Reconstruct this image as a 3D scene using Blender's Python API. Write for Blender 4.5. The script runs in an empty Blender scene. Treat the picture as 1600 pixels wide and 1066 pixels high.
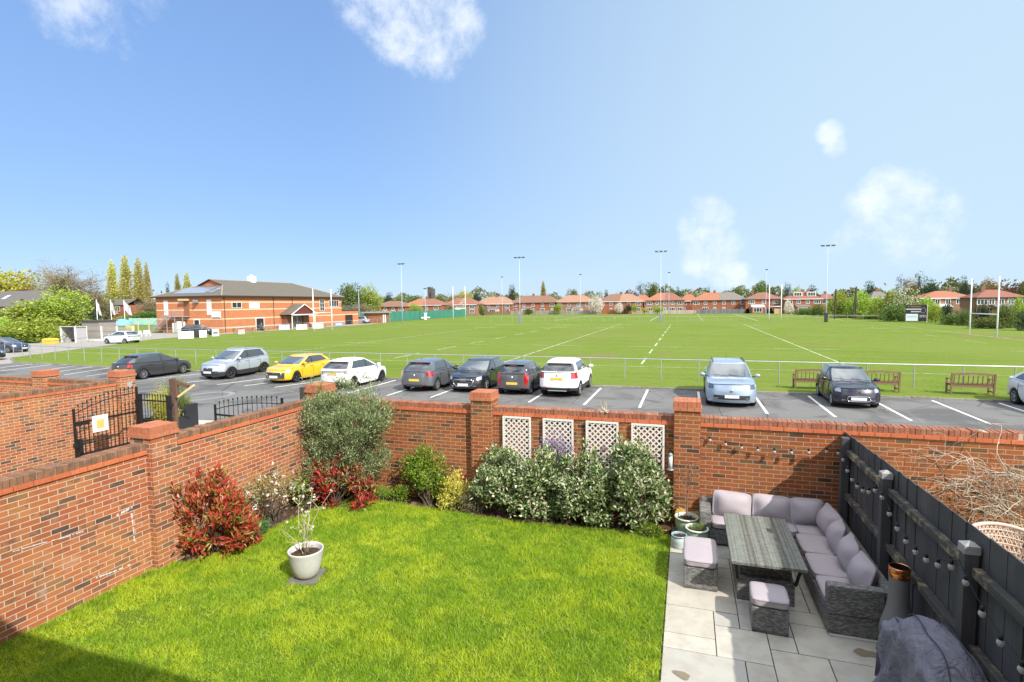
import bpy, bmesh, math, random
import numpy as np
from mathutils import Vector, Matrix, Euler

# ------------------------------------------------------------------ camera, light, sky, exposure
SC = bpy.context.scene
COL = SC.collection
F_PX, CAM_H = 840.0, 4.15                      # focal length in pixels of a 1600 wide picture, eye height
PITCH, YAW, ROLL = math.atan(58/840), math.atan(275/840), 0.0112
EYE = np.array([0, 0, CAM_H])
FWD = np.array([-math.sin(YAW)*math.cos(PITCH), math.cos(YAW)*math.cos(PITCH), -math.sin(PITCH)])
_r = np.array([math.cos(YAW), math.sin(YAW), 0.0]); _u = np.cross(_r, FWD)
RGT = _r*math.cos(ROLL) - _u*math.sin(ROLL)
UPV = _u*math.cos(ROLL) + _r*math.sin(ROLL)
cam_data = bpy.data.cameras.new('camera'); cam = bpy.data.objects.new('camera', cam_data); COL.objects.link(cam)
cam.matrix_world = Matrix(((RGT[0], UPV[0], -FWD[0], EYE[0]), (RGT[1], UPV[1], -FWD[1], EYE[1]), (RGT[2], UPV[2], -FWD[2], EYE[2]), (0, 0, 0, 1)))
cam_data.sensor_width = 36; cam_data.lens = F_PX/1600*36
cam_data.clip_start = 0.1; cam_data.clip_end = 6000
SC.camera = cam
SUN_DIR = Vector((-1.0, 0.68, -1.03)).normalized()      # the way the light travels
SUN_EL = math.asin(-SUN_DIR.z); SUN_AZ = math.atan2(-SUN_DIR.x, -SUN_DIR.y)
sl = bpy.data.lights.new('sun', 'SUN'); sl.energy = 3.55; sl.angle = math.radians(0.53); sl.color = (1.0, 0.955, 0.89)
sun = bpy.data.objects.new('sun', sl); COL.objects.link(sun)
sun.rotation_euler = SUN_DIR.to_track_quat('-Z', 'Y').to_euler(); sun.location = (30, -20, 40)
SC.view_settings.view_transform = 'Standard'; SC.view_settings.look = 'None'
SC.view_settings.gamma = 1; SC.view_settings.exposure = 0.86
SKY_STRENGTH = 0.10

def ray(px, py):
    return FWD + RGT*(px-800)/F_PX - UPV*(py-533)/F_PX
def at(px, py, Y):
    """the point at distance Y (m, world y) seen at pixel px, py of the 1600 x 1066 picture"""
    d = ray(px, py); return EYE + d*(Y/d[1])
def gx(px, Y):
    return float(at(px, 480, Y)[0])
def hz(px, py, Y):
    return float(at(px, py, Y)[2])

world = bpy.data.worlds.new('World'); SC.world = world; world.use_nodes = True
def build_world():
    nt = world.node_tree; nt.nodes.clear(); L = nt.links.new
    out = nt.nodes.new('ShaderNodeOutputWorld'); bg = nt.nodes.new('ShaderNodeBackground')
    sky = nt.nodes.new('ShaderNodeTexSky'); sky.sky_type = 'NISHITA'; sky.sun_disc = False
    sky.sun_elevation = SUN_EL; sky.sun_rotation = SUN_AZ; sky.air_density = 1.0; sky.dust_density = 0.15; sky.ozone_density = 4.0; sky.altitude = 60
    bg.inputs['Strength'].default_value = SKY_STRENGTH
    tc = nt.nodes.new('ShaderNodeTexCoord')
    no = nt.nodes.new('ShaderNodeTexNoise'); no.inputs['Scale'].default_value = 11; no.inputs['Detail'].default_value = 12; no.inputs['Roughness'].default_value = 0.66; no.inputs['Distortion'].default_value = .12
    L(tc.outputs['Generated'], no.inputs['Vector'])
    total = None
    #         px    py   radius(deg) strength
    for cx, cy, rad, st in ((645, -5, 9.5, 1.0), (690, 50, 6.5, 1.0), (575, -15, 6.0, .95), (165, -20, 9, .85), (1102, 348, 4.8, 1.0), (1114, 392, 5.2, 1.0),
                            (1140, 428, 3.2, 1.0), (1165, 448, 2.6, .8), (1095, 372, 3.0, .9), (1392, 335, 6.2, 1.0), (1425, 362, 6.0, .95), (1450, 345, 4.6, .9), (1345, 388, 5.2, .85), (1297, 206, 1.9, .80), (1305, 230, 1.7, .78),
                            (1500, 225, 4.0, .35), (850, 8, 4.0, .25), (150, 420, 6, .3), (30, 310, 6, .2)):
        v = ray(cx, cy); v = v/np.linalg.norm(v)
        d = nt.nodes.new('ShaderNodeVectorMath'); d.operation = 'DOT_PRODUCT'; L(tc.outputs['Generated'], d.inputs[0]); d.inputs[1].default_value = v
        m = nt.nodes.new('ShaderNodeMapRange'); m.interpolation_type = 'SMOOTHSTEP'
        m.inputs['From Min'].default_value = math.cos(math.radians(rad)); m.inputs['From Max'].default_value = 1.0
        m.inputs['To Min'].default_value = 0; m.inputs['To Max'].default_value = st
        L(d.outputs['Value'], m.inputs['Value'])
        if total is None: total = m.outputs[0]
        else:
            a = nt.nodes.new('ShaderNodeMath'); a.operation = 'MAXIMUM'; L(total, a.inputs[0]); L(m.outputs[0], a.inputs[1]); total = a.outputs[0]
    # cloud where noise exceeds 1 - mask
    mu = nt.nodes.new('ShaderNodeMath'); mu.operation = 'MULTIPLY_ADD'; L(total, mu.inputs[0]); mu.inputs[1].default_value = 0.62; mu.inputs[2].default_value = -0.62
    ad = nt.nodes.new('ShaderNodeMath'); ad.operation = 'ADD'; L(mu.outputs[0], ad.inputs[0]); L(no.outputs['Fac'], ad.inputs[1])
    mr = nt.nodes.new('ShaderNodeMapRange'); mr.interpolation_type = 'SMOOTHSTEP'; mr.inputs['From Min'].default_value = 0.27; mr.inputs['From Max'].default_value = 0.72; mr.inputs['To Max'].default_value = 0.9
    L(ad.outputs[0], mr.inputs['Value'])
    # paler right side painted into the sky; unseen cloud added overhead and behind
    def chain(a, b, op='MAXIMUM'):
        x = nt.nodes.new('ShaderNodeMath'); x.operation = op; L(a, x.inputs[0])
        if hasattr(b, 'is_output'): L(b, x.inputs[1])
        else: x.inputs[1].default_value = b
        return x.outputs[0]
    def cone(v, c0, c1, to):
        d = nt.nodes.new('ShaderNodeVectorMath'); d.operation = 'DOT_PRODUCT'; L(tc.outputs['Generated'], d.inputs[0]); d.inputs[1].default_value = v
        m = nt.nodes.new('ShaderNodeMapRange'); m.interpolation_type = 'SMOOTHSTEP'; m.inputs['From Min'].default_value = c0; m.inputs['From Max'].default_value = c1; m.inputs['To Max'].default_value = to; L(d.outputs['Value'], m.inputs['Value']); return m.outputs[0]
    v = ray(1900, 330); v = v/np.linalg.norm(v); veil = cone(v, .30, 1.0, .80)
    n2 = nt.nodes.new('ShaderNodeTexNoise'); n2.inputs['Scale'].default_value = 3.2; n2.inputs['Detail'].default_value = 8; L(tc.outputs['Generated'], n2.inputs['Vector'])
    m2 = nt.nodes.new('ShaderNodeMapRange'); m2.inputs['From Min'].default_value = .36; m2.inputs['From Max'].default_value = .58; L(n2.outputs['Fac'], m2.inputs['Value'])
    over = chain(cone((0, 0, 1), .64, .80, 1.0), cone(tuple(-FWD), .25, .6, .8)); over = chain(over, m2.outputs[0], 'MULTIPLY')  # unseen bright cloud, added out of view to brighten the shaded places
    cloud_fac = mr.outputs[0]
    gam = nt.nodes.new('ShaderNodeHueSaturation'); gam.inputs['Saturation'].default_value = 1.42; gam.inputs['Value'].default_value = 1.86; gam.name = 'sky_tint'
    flat = nt.nodes.new('ShaderNodeGamma'); flat.inputs['Gamma'].default_value = .35; L(sky.outputs[0], flat.inputs['Color']); L(flat.outputs[0], gam.inputs['Color'])
    tint = nt.nodes.new('ShaderNodeMix'); tint.data_type = 'RGBA'; tint.blend_type = 'MULTIPLY'; tint.inputs['Factor'].default_value = 1; L(gam.outputs[0], tint.inputs['A']); tint.inputs['B'].default_value = (.91, 1.14, 1.55, 1)
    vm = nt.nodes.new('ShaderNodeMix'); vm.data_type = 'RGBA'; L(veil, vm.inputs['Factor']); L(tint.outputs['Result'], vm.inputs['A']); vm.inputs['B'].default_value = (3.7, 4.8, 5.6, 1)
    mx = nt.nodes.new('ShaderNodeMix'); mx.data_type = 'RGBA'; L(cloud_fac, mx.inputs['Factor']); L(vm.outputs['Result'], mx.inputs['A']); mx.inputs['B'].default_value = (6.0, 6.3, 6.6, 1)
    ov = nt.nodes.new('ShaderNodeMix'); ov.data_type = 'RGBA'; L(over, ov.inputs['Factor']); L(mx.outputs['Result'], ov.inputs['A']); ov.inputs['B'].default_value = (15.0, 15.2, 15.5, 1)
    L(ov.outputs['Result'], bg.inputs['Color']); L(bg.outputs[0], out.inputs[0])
build_world()

# ------------------------------------------------------------------ helpers: materials
def lin(r, g, b):
    f = lambda c: (c/255/12.92 if c/255 <= .04045 else ((c/255+.055)/1.055)**2.4)
    return (f(r), f(g), f(b), 1)
class NT:
    """small wrapper round a material's node tree"""
    def __init__(s, name, rough=0.8, spec=0.3):
        s.m = bpy.data.materials.new(name); s.m.use_nodes = True; s.t = s.m.node_tree
        s.b = s.t.nodes['Principled BSDF']; s.b.inputs['Roughness'].default_value = rough; s.b.inputs['Specular IOR Level'].default_value = spec
    def n(s, typ, **kw):
        x = s.t.nodes.new('ShaderNode'+typ)
        for k, v in kw.items():
            if k in x.inputs.keys(): s.put(x.inputs[k], v)
            else: setattr(x, k, v)
        return x
    def put(s, sock, v):
        if hasattr(v, 'is_output'): s.t.links.new(v, sock)
        else: sock.default_value = v
    def math(s, op, a, b=0.0, c=0.0):
        x = s.n('Math', operation=op); s.put(x.inputs[0], a); s.put(x.inputs[1], b); s.put(x.inputs[2], c); return x.outputs[0]
    def coord(s, kind='Object'):
        return s.n('TexCoord').outputs[kind]
    def noise(s, scale, detail=4, rough=.55, vec=None, dist=0.0):
        x = s.n('TexNoise', Scale=scale, Detail=detail, Roughness=rough, Distortion=dist); s.put(x.inputs['Vector'], vec if vec is not None else s.coord()); return x.outputs['Fac']
    def ramp(s, fac, stops, interp='LINEAR'):
        x = s.n('ValToRGB'); e = x.color_ramp.elements; x.color_ramp.interpolation = interp
        for i, (p, c) in enumerate(stops):
            if i < 2: el = e[i]; el.position = p
            else: el = e.new(p)
            el.color = c if len(c) == 4 else (*c, 1)
        s.put(x.inputs[0], fac); return x.outputs[0]
    def mix(s, fac, a, b, blend='MIX'):
        x = s.n('Mix', data_type='RGBA', blend_type=blend); s.put(x.inputs['Factor'], fac)
        for k, v in (('A', a), ('B', b)):
            if not hasattr(v, 'is_output') and len(v) == 3: v = (*v, 1)
            s.put(x.inputs[k] if False else [i for i in x.inputs if i.name == k and i.type == 'RGBA'][0], v)
        return [o for o in x.outputs if o.type == 'RGBA'][0]
    def color(s, c): s.put(s.b.inputs['Base Color'], c if hasattr(c, 'is_output') or len(c) == 4 else (*c, 1)); return s
    def bump(s, h, strength=.3, dist=.01):
        x = s.n('Bump', Strength=strength, Distance=dist); s.put(x.inputs['Height'], h); s.t.links.new(x.outputs[0], s.b.inputs['Normal']); return s
    def set(s, **kw):
        for k, v in kw.items(): s.put(s.b.inputs[k.replace('_', ' ')], v)
        return s
    def translucent(s, col, fac):
        tr = s.n('BsdfTranslucent'); s.put(tr.inputs['Color'], col); mx = s.n('MixShader'); mx.inputs[0].default_value = fac
        s.t.links.new(s.b.outputs[0], mx.inputs[1]); s.t.links.new(tr.outputs[0], mx.inputs[2]); s.t.links.new(mx.outputs[0], s.t.nodes['Material Output'].inputs[0]); return s
MATS = {}
def plain(name, c, rough=.6, metal=0.0, spec=.4, var=0.12, scale=6.0, bump=0.0, coat=0.0):
    """one paint, plastic, metal or wood colour with slight uneven tone"""
    if name in MATS: return MATS[name]
    t = NT(name, rough, spec); c = tuple(c[:3])
    n = t.noise(scale, 5, .6)
    t.color(t.mix(n, tuple(x*(1-var) for x in c), tuple(min(1, x*(1+var)) for x in c)))
    t.set(Metallic=metal)
    if coat: t.set(Coat_Weight=coat, Coat_Roughness=.06)
    if bump: t.bump(t.noise(scale*8, 4), bump, .004)
    MATS[name] = t.m; return t.m
def face_uv(t):
    """u runs along the wall, v up it, from object coordinates in metres, whichever way the face looks"""
    s = t.n('SeparateXYZ'); t.put(s.inputs[0], t.coord())
    g = t.n('SeparateXYZ'); t.put(g.inputs[0], t.n('TexCoord').outputs['Normal'])
    ax = t.math('GREATER_THAN', t.math('ABSOLUTE', g.outputs[0]), .6); az = t.math('GREATER_THAN', t.math('ABSOLUTE', g.outputs[2]), .8)
    def mixv(f, a, b): return t.math('ADD', t.math('MULTIPLY', b, f), t.math('MULTIPLY', a, t.math('SUBTRACT', 1.0, f)))
    u = mixv(ax, s.outputs[0], s.outputs[1]); v = mixv(az, s.outputs[2], s.outputs[1])
    c = t.n('CombineXYZ'); t.put(c.inputs[0], u); t.put(c.inputs[1], v); return c.outputs[0]
def brick_mat(name, stops, mortar, stain=None, stain_amt=.5, bw=.225, bh=.075, ms=.006, bump=.6, white=0.0):
    t = NT(name, .92, .15); uv = face_uv(t)
    b = t.n('TexBrick', offset=.5, Scale=1.0, **{'Color1': (0, 0, 0, 1), 'Color2': (1, 1, 1, 1), 'Mortar': (.5, .5, .5, 1), 'Mortar Size': ms, 'Mortar Smooth': .15, 'Bias': 0.0, 'Brick Width': bw, 'Row Height': bh})
    t.put(b.inputs['Vector'], uv)
    col = t.ramp(b.outputs['Color'], stops)
    fine = t.noise(70, 4, .7); big = t.noise(1.1, 4, .6)
    col = t.mix(t.math('MULTIPLY', fine, .5), col, t.mix(.5, col, (.1, .05, .03)))
    if stain is not None:
        col = t.mix(t.math('MULTIPLY', t.ramp(big, [(.45, (0, 0, 0)), (.7, (1, 1, 1))]), stain_amt), col, stain)
    if white:
        w = t.ramp(t.noise(2.3, 6, .7, dist=.6), [(.58, (0, 0, 0)), (.72, (1, 1, 1))])
        col = t.mix(t.math('MULTIPLY', w, white), col, (.62, .52, .44))
    # half burnt bricks, rain streaks below the coping and old damp near the ground
    burnt = t.math('MULTIPLY', t.ramp(b.outputs['Color'], [(.70, (0, 0, 0)), (.74, (1, 1, 1)), (.93, (1, 1, 1)), (.95, (0, 0, 0))]), t.ramp(t.noise(7.5, 3, .6), [(.48, (0, 0, 0)), (.60, (1, 1, 1))]))
    col = t.mix(t.math('MULTIPLY', burnt, .7), col, (.13, .075, .05))
    mp = t.n('Mapping', Scale=(3.2, 3.2, .42)); t.put(mp.inputs['Vector'], t.coord()); sk = t.ramp(t.noise(1.0, 6, .65, vec=mp.outputs[0]), [(.50, (0, 0, 0)), (.68, (1, 1, 1))])
    col = t.mix(t.math('MULTIPLY', sk, .30), col, (.16, .085, .05))
    mo = t.mix(t.noise(3, 4), mortar, tuple(x*.72 for x in mortar))
    t.color(t.mix(b.outputs['Fac'], col, mo))
    h = t.math('ADD', t.math('SUBTRACT', 1.0, b.outputs['Fac']), t.math('MULTIPLY', fine, .35))
    t.bump(h, bump, .006); MATS[name] = t.m; return t.m
def island_mat(name, stops, rough=.85, noise_scale=30, noise_amt=.35, bump=.4, metal=0.0, dark=(.05, .04, .03), spec=.2):
    """pieces of one part (bricks of a coping, boards, pebbles) each with its own tone"""
    t = NT(name, rough, spec); r = t.n('NewGeometry').outputs['Random Per Island']
    col = t.ramp(r, stops); n = t.noise(noise_scale, 5, .65)
    m = t.ramp(n, [(.42, (0, 0, 0)), (.68, (1, 1, 1))])
    t.color(t.mix(t.math('MULTIPLY', m, noise_amt), col, dark)); t.bump(n, bump, .004); t.set(Metallic=metal)
    MATS[name] = t.m; return t.m
def leaf_mat(name, stops, trans=.35, rough=.55, hue_var=.0, clump=None, cscale=7.0):
    t = NT(name, rough, .35); r = t.n('NewGeometry').outputs['Random Per Island']
    col = t.ramp(r, stops)
    if clump: col = t.mix(t.ramp(t.noise(cscale, 3, .6), [(.44, (0, 0, 0)), (.58, (1, 1, 1))]), col, t.ramp(r, clump))
    o = t.n('ObjectInfo').outputs['Random']
    if hue_var:
        hs = t.n('HueSaturation'); t.put(hs.inputs['Color'], col); t.put(hs.inputs['Hue'], t.math('MULTIPLY_ADD', o, hue_var, .5-hue_var/2)); t.put(hs.inputs['Value'], t.math('MULTIPLY_ADD', o, .4, .8)); col = hs.outputs[0]
    t.color(col)
    if trans: t.translucent(t.mix(.5, col, t.mix(1.0, col, (1.0, 1.0, .45), 'MULTIPLY')), trans)
    MATS[name] = t.m; return t.m

# ------------------------------------------------------------------ helpers: geometry
class MB:
    """collects boxes, tubes, lathes, leaf clouds; build() links them as ONE mesh object"""
    def __init__(s): s.v = []; s.f = {}; s.n = 0
    def add(s, v, f):
        v = np.asarray(v, float).reshape(-1, 3)
        fs = f if isinstance(f, np.ndarray) else None
        if fs is not None: s.f.setdefault(fs.shape[1], []).append(fs + s.n)
        else:
            for q in f: s.f.setdefault(len(q), []).append(np.array([q]) + s.n)
        s.v.append(v); s.n += len(v); return s
    def box(s, x0, x1, y0, y1, z0, z1, M=None, taper=0.0):
        t = taper
        v = np.array([(x0, y0, z0), (x1, y0, z0), (x1, y1, z0), (x0, y1, z0), (x0+t, y0+t, z1), (x1-t, y0+t, z1), (x1-t, y1-t, z1), (x0+t, y1-t, z1)], float)
        if M is not None: v = v @ np.array(M.to_3x3()).T + np.array(M.translation)
        return s.add(v, np.array([(0, 3, 2, 1), (4, 5, 6, 7), (0, 1, 5, 4), (1, 2, 6, 5), (2, 3, 7, 6), (3, 0, 4, 7)]))
    def rbox(s, x0, x1, y0, y1, z0, z1, r, M=None):
        """box with chamfered edges"""
        bm = bmesh.new(); bmesh.ops.create_cube(bm, size=1)
        for v in bm.verts: v.co = Vector(((x0+x1)/2+v.co.x*(x1-x0), (y0+y1)/2+v.co.y*(y1-y0), (z0+z1)/2+v.co.z*(z1-z0)))
        bmesh.ops.bevel(bm, geom=list(bm.edges), offset=r, segments=2, profile=.6, affect='EDGES')
        return s.bm(bm, M)
    def bm(s, bm, M=None):
        bm.verts.index_update()
        v = np.array([x.co[:] for x in bm.verts])
        if M is not None: v = v @ np.array(M.to_3x3()).T + np.array(M.translation)
        f = [[q.index for q in p.verts] for p in bm.faces]; bm.free(); return s.add(v, f)
    def bar(s, a, b, w, h=None):
        """square bar from a to b"""
        a, b = np.array(a, float), np.array(b, float); d = b-a; L = np.linalg.norm(d); d = d/L; h = h or w
        u = np.cross(d, (0, 0, 1)); u = u/np.linalg.norm(u) if np.linalg.norm(u) > 1e-4 else np.array((1., 0, 0)); w2 = np.cross(u, d)
        v = [a + u*sx*w/2 + w2*sy*h/2 + d*t*L for t in (0, 1) for sx, sy in ((-1, -1), (1, -1), (1, 1), (-1, 1))]
        return s.add(v, np.array([(0, 3, 2, 1), (4, 5, 6, 7), (0, 1, 5, 4), (1, 2, 6, 5), (2, 3, 7, 6), (3, 0, 4, 7)]))
    def tube(s, pts, rad, sides=6, cap=True):
        P = np.asarray(pts, float); n = len(P); R = np.broadcast_to(np.asarray(rad, float), (n,))
        T = np.gradient(P, axis=0); T /= np.linalg.norm(T, axis=1)[:, None]+1e-9
        ref = np.array((0, 0, 1.)) if abs(T[0][2]) < .9 else np.array((1., 0, 0))
        U = np.cross(T, ref); U /= np.linalg.norm(U, axis=1)[:, None]+1e-9; W = np.cross(T, U)
        a = np.arange(sides)*2*math.pi/sides
        V = P[:, None]+R[:, None, None]*(U[:, None]*np.cos(a)[None, :, None]+W[:, None]*np.sin(a)[None, :, None])
        i = np.arange(n-1)[:, None]*sides; j = np.arange(sides)[None]; k = (j+1) % sides
        q = np.stack([i+j, i+k, i+sides+k, i+sides+j], -1).reshape(-1, 4)
        s.add(V.reshape(-1, 3), q)
        if cap:
            s.f.setdefault(sides, []).append(np.array([list(range(sides))[::-1]])+s.n-n*sides); s.f[sides].append(np.array([list(range(sides))])+s.n-sides)
        return s
    def lathe(s, prof, sides=24, c=(0, 0, 0), axis='z'):
        n = len(prof); a = np.arange(sides)*2*math.pi/sides
        V = np.array([[(r*math.cos(t), r*math.sin(t), z) for t in a] for r, z in prof]).reshape(-1, 3)
        if axis == 'y': V = V[:, [0, 2, 1]]
        if axis == 'x': V = V[:, [2, 0, 1]]
        i = np.arange(n-1)[:, None]*sides; j = np.arange(sides)[None]; k = (j+1) % sides
        q = np.stack([i+j, i+k, i+sides+k, i+sides+j], -1).reshape(-1, 4)
        return s.add(V+np.array(c), q)
    def poly(s, pts): return s.add(pts, [list(range(len(pts)))])
    def prism(s, pts, z0, z1):
        """flat outline pts (x, y) drawn up from z0 to z1"""
        n = len(pts); v = [(x, y, z0) for x, y in pts]+[(x, y, z1) for x, y in pts]
        f = [list(range(n))[::-1], list(range(n, 2*n))]+[[i, (i+1) % n, n+(i+1) % n, n+i] for i in range(n)]
        return s.add(v, f)
    def sphere(s, c, r, seg=10, rings=7):
        r = np.broadcast_to(np.asarray(r, float), (3,))
        return s.lathe([(max(1e-4, math.sin(t)), -math.cos(t)) for t in np.linspace(0, math.pi, rings)], seg).scale_last(r, c, seg*rings)
    def scale_last(s, r, c, n):
        s.v[-1] = s.v[-1]*np.asarray(r)+np.asarray(c); return s
    def leaves(s, pos, dirs, L, W, rng, fold=.25):
        """one small pointed leaf face per point"""
        n = len(pos); d = dirs/(np.linalg.norm(dirs, axis=1)[:, None]+1e-9)
        q = rng.normal(size=(n, 3)); u = np.cross(d, q); u /= np.linalg.norm(u, axis=1)[:, None]+1e-9; w = np.cross(d, u)
        l = (L*rng.uniform(.65, 1.25, n))[:, None]; ww = (W*rng.uniform(.7, 1.2, n))[:, None]
        V = np.stack([pos, pos+d*l*.45+u*ww*.5+w*ww*fold, pos+d*l, pos+d*l*.45-u*ww*.5+w*ww*fold], 1).reshape(-1, 3)
        return s.add(V, np.arange(4*n).reshape(n, 4))
    def build(s, name, mat, parent=None, smooth=False, loc=None):
        V = np.concatenate(s.v) if s.v else np.zeros((0, 3)); me = bpy.data.meshes.new(name)
        loops, starts, c = [], [], 0
        for k, fl in s.f.items():
            a = np.concatenate(fl); loops.append(a.reshape(-1)); starts.append(c+np.arange(len(a))*k); c += a.size
        loops = np.concatenate(loops).astype(np.int32); starts = np.concatenate(starts).astype(np.int32)
        me.vertices.add(len(V)); me.vertices.foreach_set('co', V.astype(np.float32).reshape(-1))
        me.loops.add(len(loops)); me.loops.foreach_set('vertex_index', loops)
        me.polygons.add(len(starts)); me.polygons.foreach_set('loop_start', starts)
        me.update(calc_edges=True); me.validate()
        me.polygons.foreach_set('use_smooth', np.full(len(me.polygons), bool(smooth), bool))
        me.materials.append(mat)
        o = bpy.data.objects.new(name, me); COL.objects.link(o)
        if parent is not None: o.parent = parent
        if loc is not None: o.location = loc
        return o
def tag(o, label=None, cat=None, group=None, kind=None):
    for k, v in (('label', label), ('category', cat), ('group', group), ('kind', kind)):
        if v: o[k] = v
    return o
def thing(name, label, cat, loc=(0, 0, 0), rz=0.0, group=None):
    o = bpy.data.objects.new(name, None); COL.objects.link(o); o.location = loc; o.rotation_euler = (0, 0, rz); o.empty_display_size = .2
    return tag(o, label, cat, group)
def structure(o): o['kind'] = 'structure'; return o
def copy_tree(o, parent=None):
    c = o.copy(); COL.objects.link(c)
    if parent is not None: c.parent = parent
    for ch in list(o.children): copy_tree(ch, c)
    return c
def sharp(o, deg=35):
    """shade smooth but keep hard edges"""
    me = o.data; me.polygons.foreach_set('use_smooth', np.ones(len(me.polygons), bool)); me.set_sharp_from_angle(angle=math.radians(deg)); return o
def subsurf_split(V, Fq, midx, names, level=2, crease=None):
    """smooth a cage and cut it apart by region: {region: MB}"""
    me = bpy.data.meshes.new('cage'); me.from_pydata([tuple(v) for v in V], [], [list(f) for f in Fq]); me.update()
    for k in range(max(midx)+1): me.materials.append(None)
    me.polygons.foreach_set('material_index', np.array(midx, np.int32))
    if crease:
        at_ = me.attributes.new('crease_edge', 'FLOAT', 'EDGE')
        for e in me.edges: at_.data[e.index].value = crease.get((min(e.vertices), max(e.vertices)), 0.0)
    o = bpy.data.objects.new('cage', me); COL.objects.link(o); m = o.modifiers.new('s', 'SUBSURF'); m.levels = level; m.render_levels = level
    dg = bpy.context.evaluated_depsgraph_get(); dg.update(); ev = o.evaluated_get(dg); em = ev.to_mesh()
    co = np.empty(len(em.vertices)*3); em.vertices.foreach_get('co', co); co = co.reshape(-1, 3)
    fi = np.empty(len(em.loops), np.int32); em.loops.foreach_get('vertex_index', fi); fi = fi.reshape(-1, 4)
    mi = np.empty(len(em.polygons), np.int32); em.polygons.foreach_get('material_index', mi)
    ev.to_mesh_clear(); bpy.data.objects.remove(o); bpy.data.meshes.remove(me)
    out = {}
    for k, nm in enumerate(names):
        q = fi[mi == k]
        if len(q) == 0: continue
        u, inv = np.unique(q, return_inverse=True); b = MB(); b.add(co[u], inv.reshape(-1, 4)); out[nm] = b
    return out, co
RNG = np.random.default_rng(7); random.seed(7)
# ------------------------------------------------------------------ materials
BRICK = [(0.0, (.085, .055, .045)), (.05, (.11, .066, .05)), (.085, (.24, .09, .048)), (.12, (.32, .095, .042)), (.3, (.38, .108, .044)), (.55, (.42, .130, .052)), (.78, (.46, .160, .065)), (.90, (.36, .135, .06)), (.955, (.25, .12, .065)), (1.0, (.15, .09, .06))]
M_WALL_L = brick_mat('garden brick pale', BRICK, (.62, .46, .34), stain=(.48, .23, .07), stain_amt=.5, white=.22)
M_WALL_B = brick_mat('garden brick', [(p, (c[0]*.80, c[1]*.78, c[2]*.60)) for p, c in BRICK], (.47, .33, .22), stain=(.27, .12, .035), stain_amt=.45)
M_CREASE = island_mat('red creasing tiles', [(0, (.50, .13, .055)), (1, (.58, .17, .07))], noise_amt=.3)
M_COPE_L = island_mat('mossy coping bricks', [(0, (.16, .085, .055)), (.5, (.24, .12, .07)), (1, (.30, .15, .08))], noise_scale=14, noise_amt=.75, dark=(.085, .07, .045), bump=.7)
M_COPE_B = island_mat('coping bricks', [(0, (.26, .095, .055)), (.5, (.36, .13, .07)), (1, (.30, .15, .09))], noise_scale=16, noise_amt=.55, dark=(.12, .075, .05), bump=.6)
M_CAP = island_mat('cap bricks', [(0, (.40, .135, .07)), (1, (.50, .18, .09))], noise_amt=.5, dark=(.16, .08, .05))
M_BLACK = plain('black painted metal', (.018, .018, .02), .45, .3)
M_GALV = plain('galvanised steel', (.42, .43, .43), .45, .6, var=.2)
M_WHITE = plain('white paint', (.78, .78, .76), .5)
M_WOODW = plain('weathered white wood', (.66, .64, .58), .8, var=.18, scale=20, bump=.2)
M_SOIL = NT('soil', .95, .1); _n = M_SOIL.noise(22, 6, .7); M_SOIL.color(M_SOIL.ramp(_n, [(.3, (.035, .022, .014)), (.6, (.10, .065, .042)), (.8, (.17, .12, .085))])).bump(_n, 1, .03); M_SOIL = M_SOIL.m
def asphalt():
    t = NT('asphalt', .9, .2); f = t.noise(260, 3, .7); b = t.noise(.35, 6, .6, dist=.8); s = t.noise(1.6, 5, .65)
    c = t.mix(f, (.075, .073, .068), (.24, .235, .22))
    c = t.mix(t.math('MULTIPLY', t.ramp(b, [(.46, (0, 0, 0)), (.60, (1, 1, 1))]), .75), c, (.085, .082, .078))
    c = t.mix(t.math('MULTIPLY', t.ramp(s, [(.58, (0, 0, 0)), (.72, (1, 1, 1))]), .5), c, (.26, .25, .225))
    o = t.noise(.8, 4, .55, dist=.4); c = t.mix(t.math('MULTIPLY', t.ramp(o, [(.60, (0, 0, 0)), (.68, (1, 1, 1))]), .7), c, (.055, .052, .05))
    v = t.n('TexVoronoi', feature='DISTANCE_TO_EDGE', Scale=.33); t.put(v.inputs['Vector'], t.coord())
    c = t.mix(t.ramp(v.outputs['Distance'], [(.0, (1, 1, 1)), (.006, (0, 0, 0))]), c, (.05, .048, .045))
    t.color(c).bump(f, .35, .006); return t.m
M_ASPH = asphalt()
def field_grass():
    t = NT('pitch grass', .95, .1); co = t.coord()
    fine = t.noise(9, 6, .75); mid = t.noise(.9, 5, .65); big = t.noise(.06, 4, .6, dist=.5)
    mp = t.n('Mapping', Scale=(.02, .5, 1)); t.put(mp.inputs['Vector'], co); st = t.noise(1.0, 5, .7, vec=mp.outputs[0])
    c = t.ramp(fine, [(.28, (.05, .10, .008)), (.5, (.12, .185, .016)), (.72, (.205, .27, .032))])
    c = t.mix(t.math('MULTIPLY', t.ramp(mid, [(.44, (0, 0, 0)), (.62, (1, 1, 1))]), .6), c, (.185, .18, .045))
    c = t.mix(t.math('MULTIPLY', t.ramp(st, [(.42, (0, 0, 0)), (.66, (1, 1, 1))]), .55), c, (.10, .145, .022))
    c = t.mix(t.math('MULTIPLY', t.ramp(big, [(.42, (0, 0, 0)), (.62, (1, 1, 1))]), .4), c, (.165, .21, .045))
    t.color(c).bump(fine, .9, .04); return t.m
M_FIELD = field_grass()
def lawn_soil():
    t = NT('lawn base', .95, .1); f = t.noise(60, 5, .7); b = t.noise(1.4, 4, .6)
    c = t.mix(f, (.05, .09, .010), (.14, .21, .022)); c = t.mix(t.math('MULTIPLY', t.ramp(b, [(.55, (0, 0, 0)), (.75, (1, 1, 1))]), .4), c, (.10, .085, .03))
    t.color(c).bump(f, .8, .02); return t.m
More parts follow.
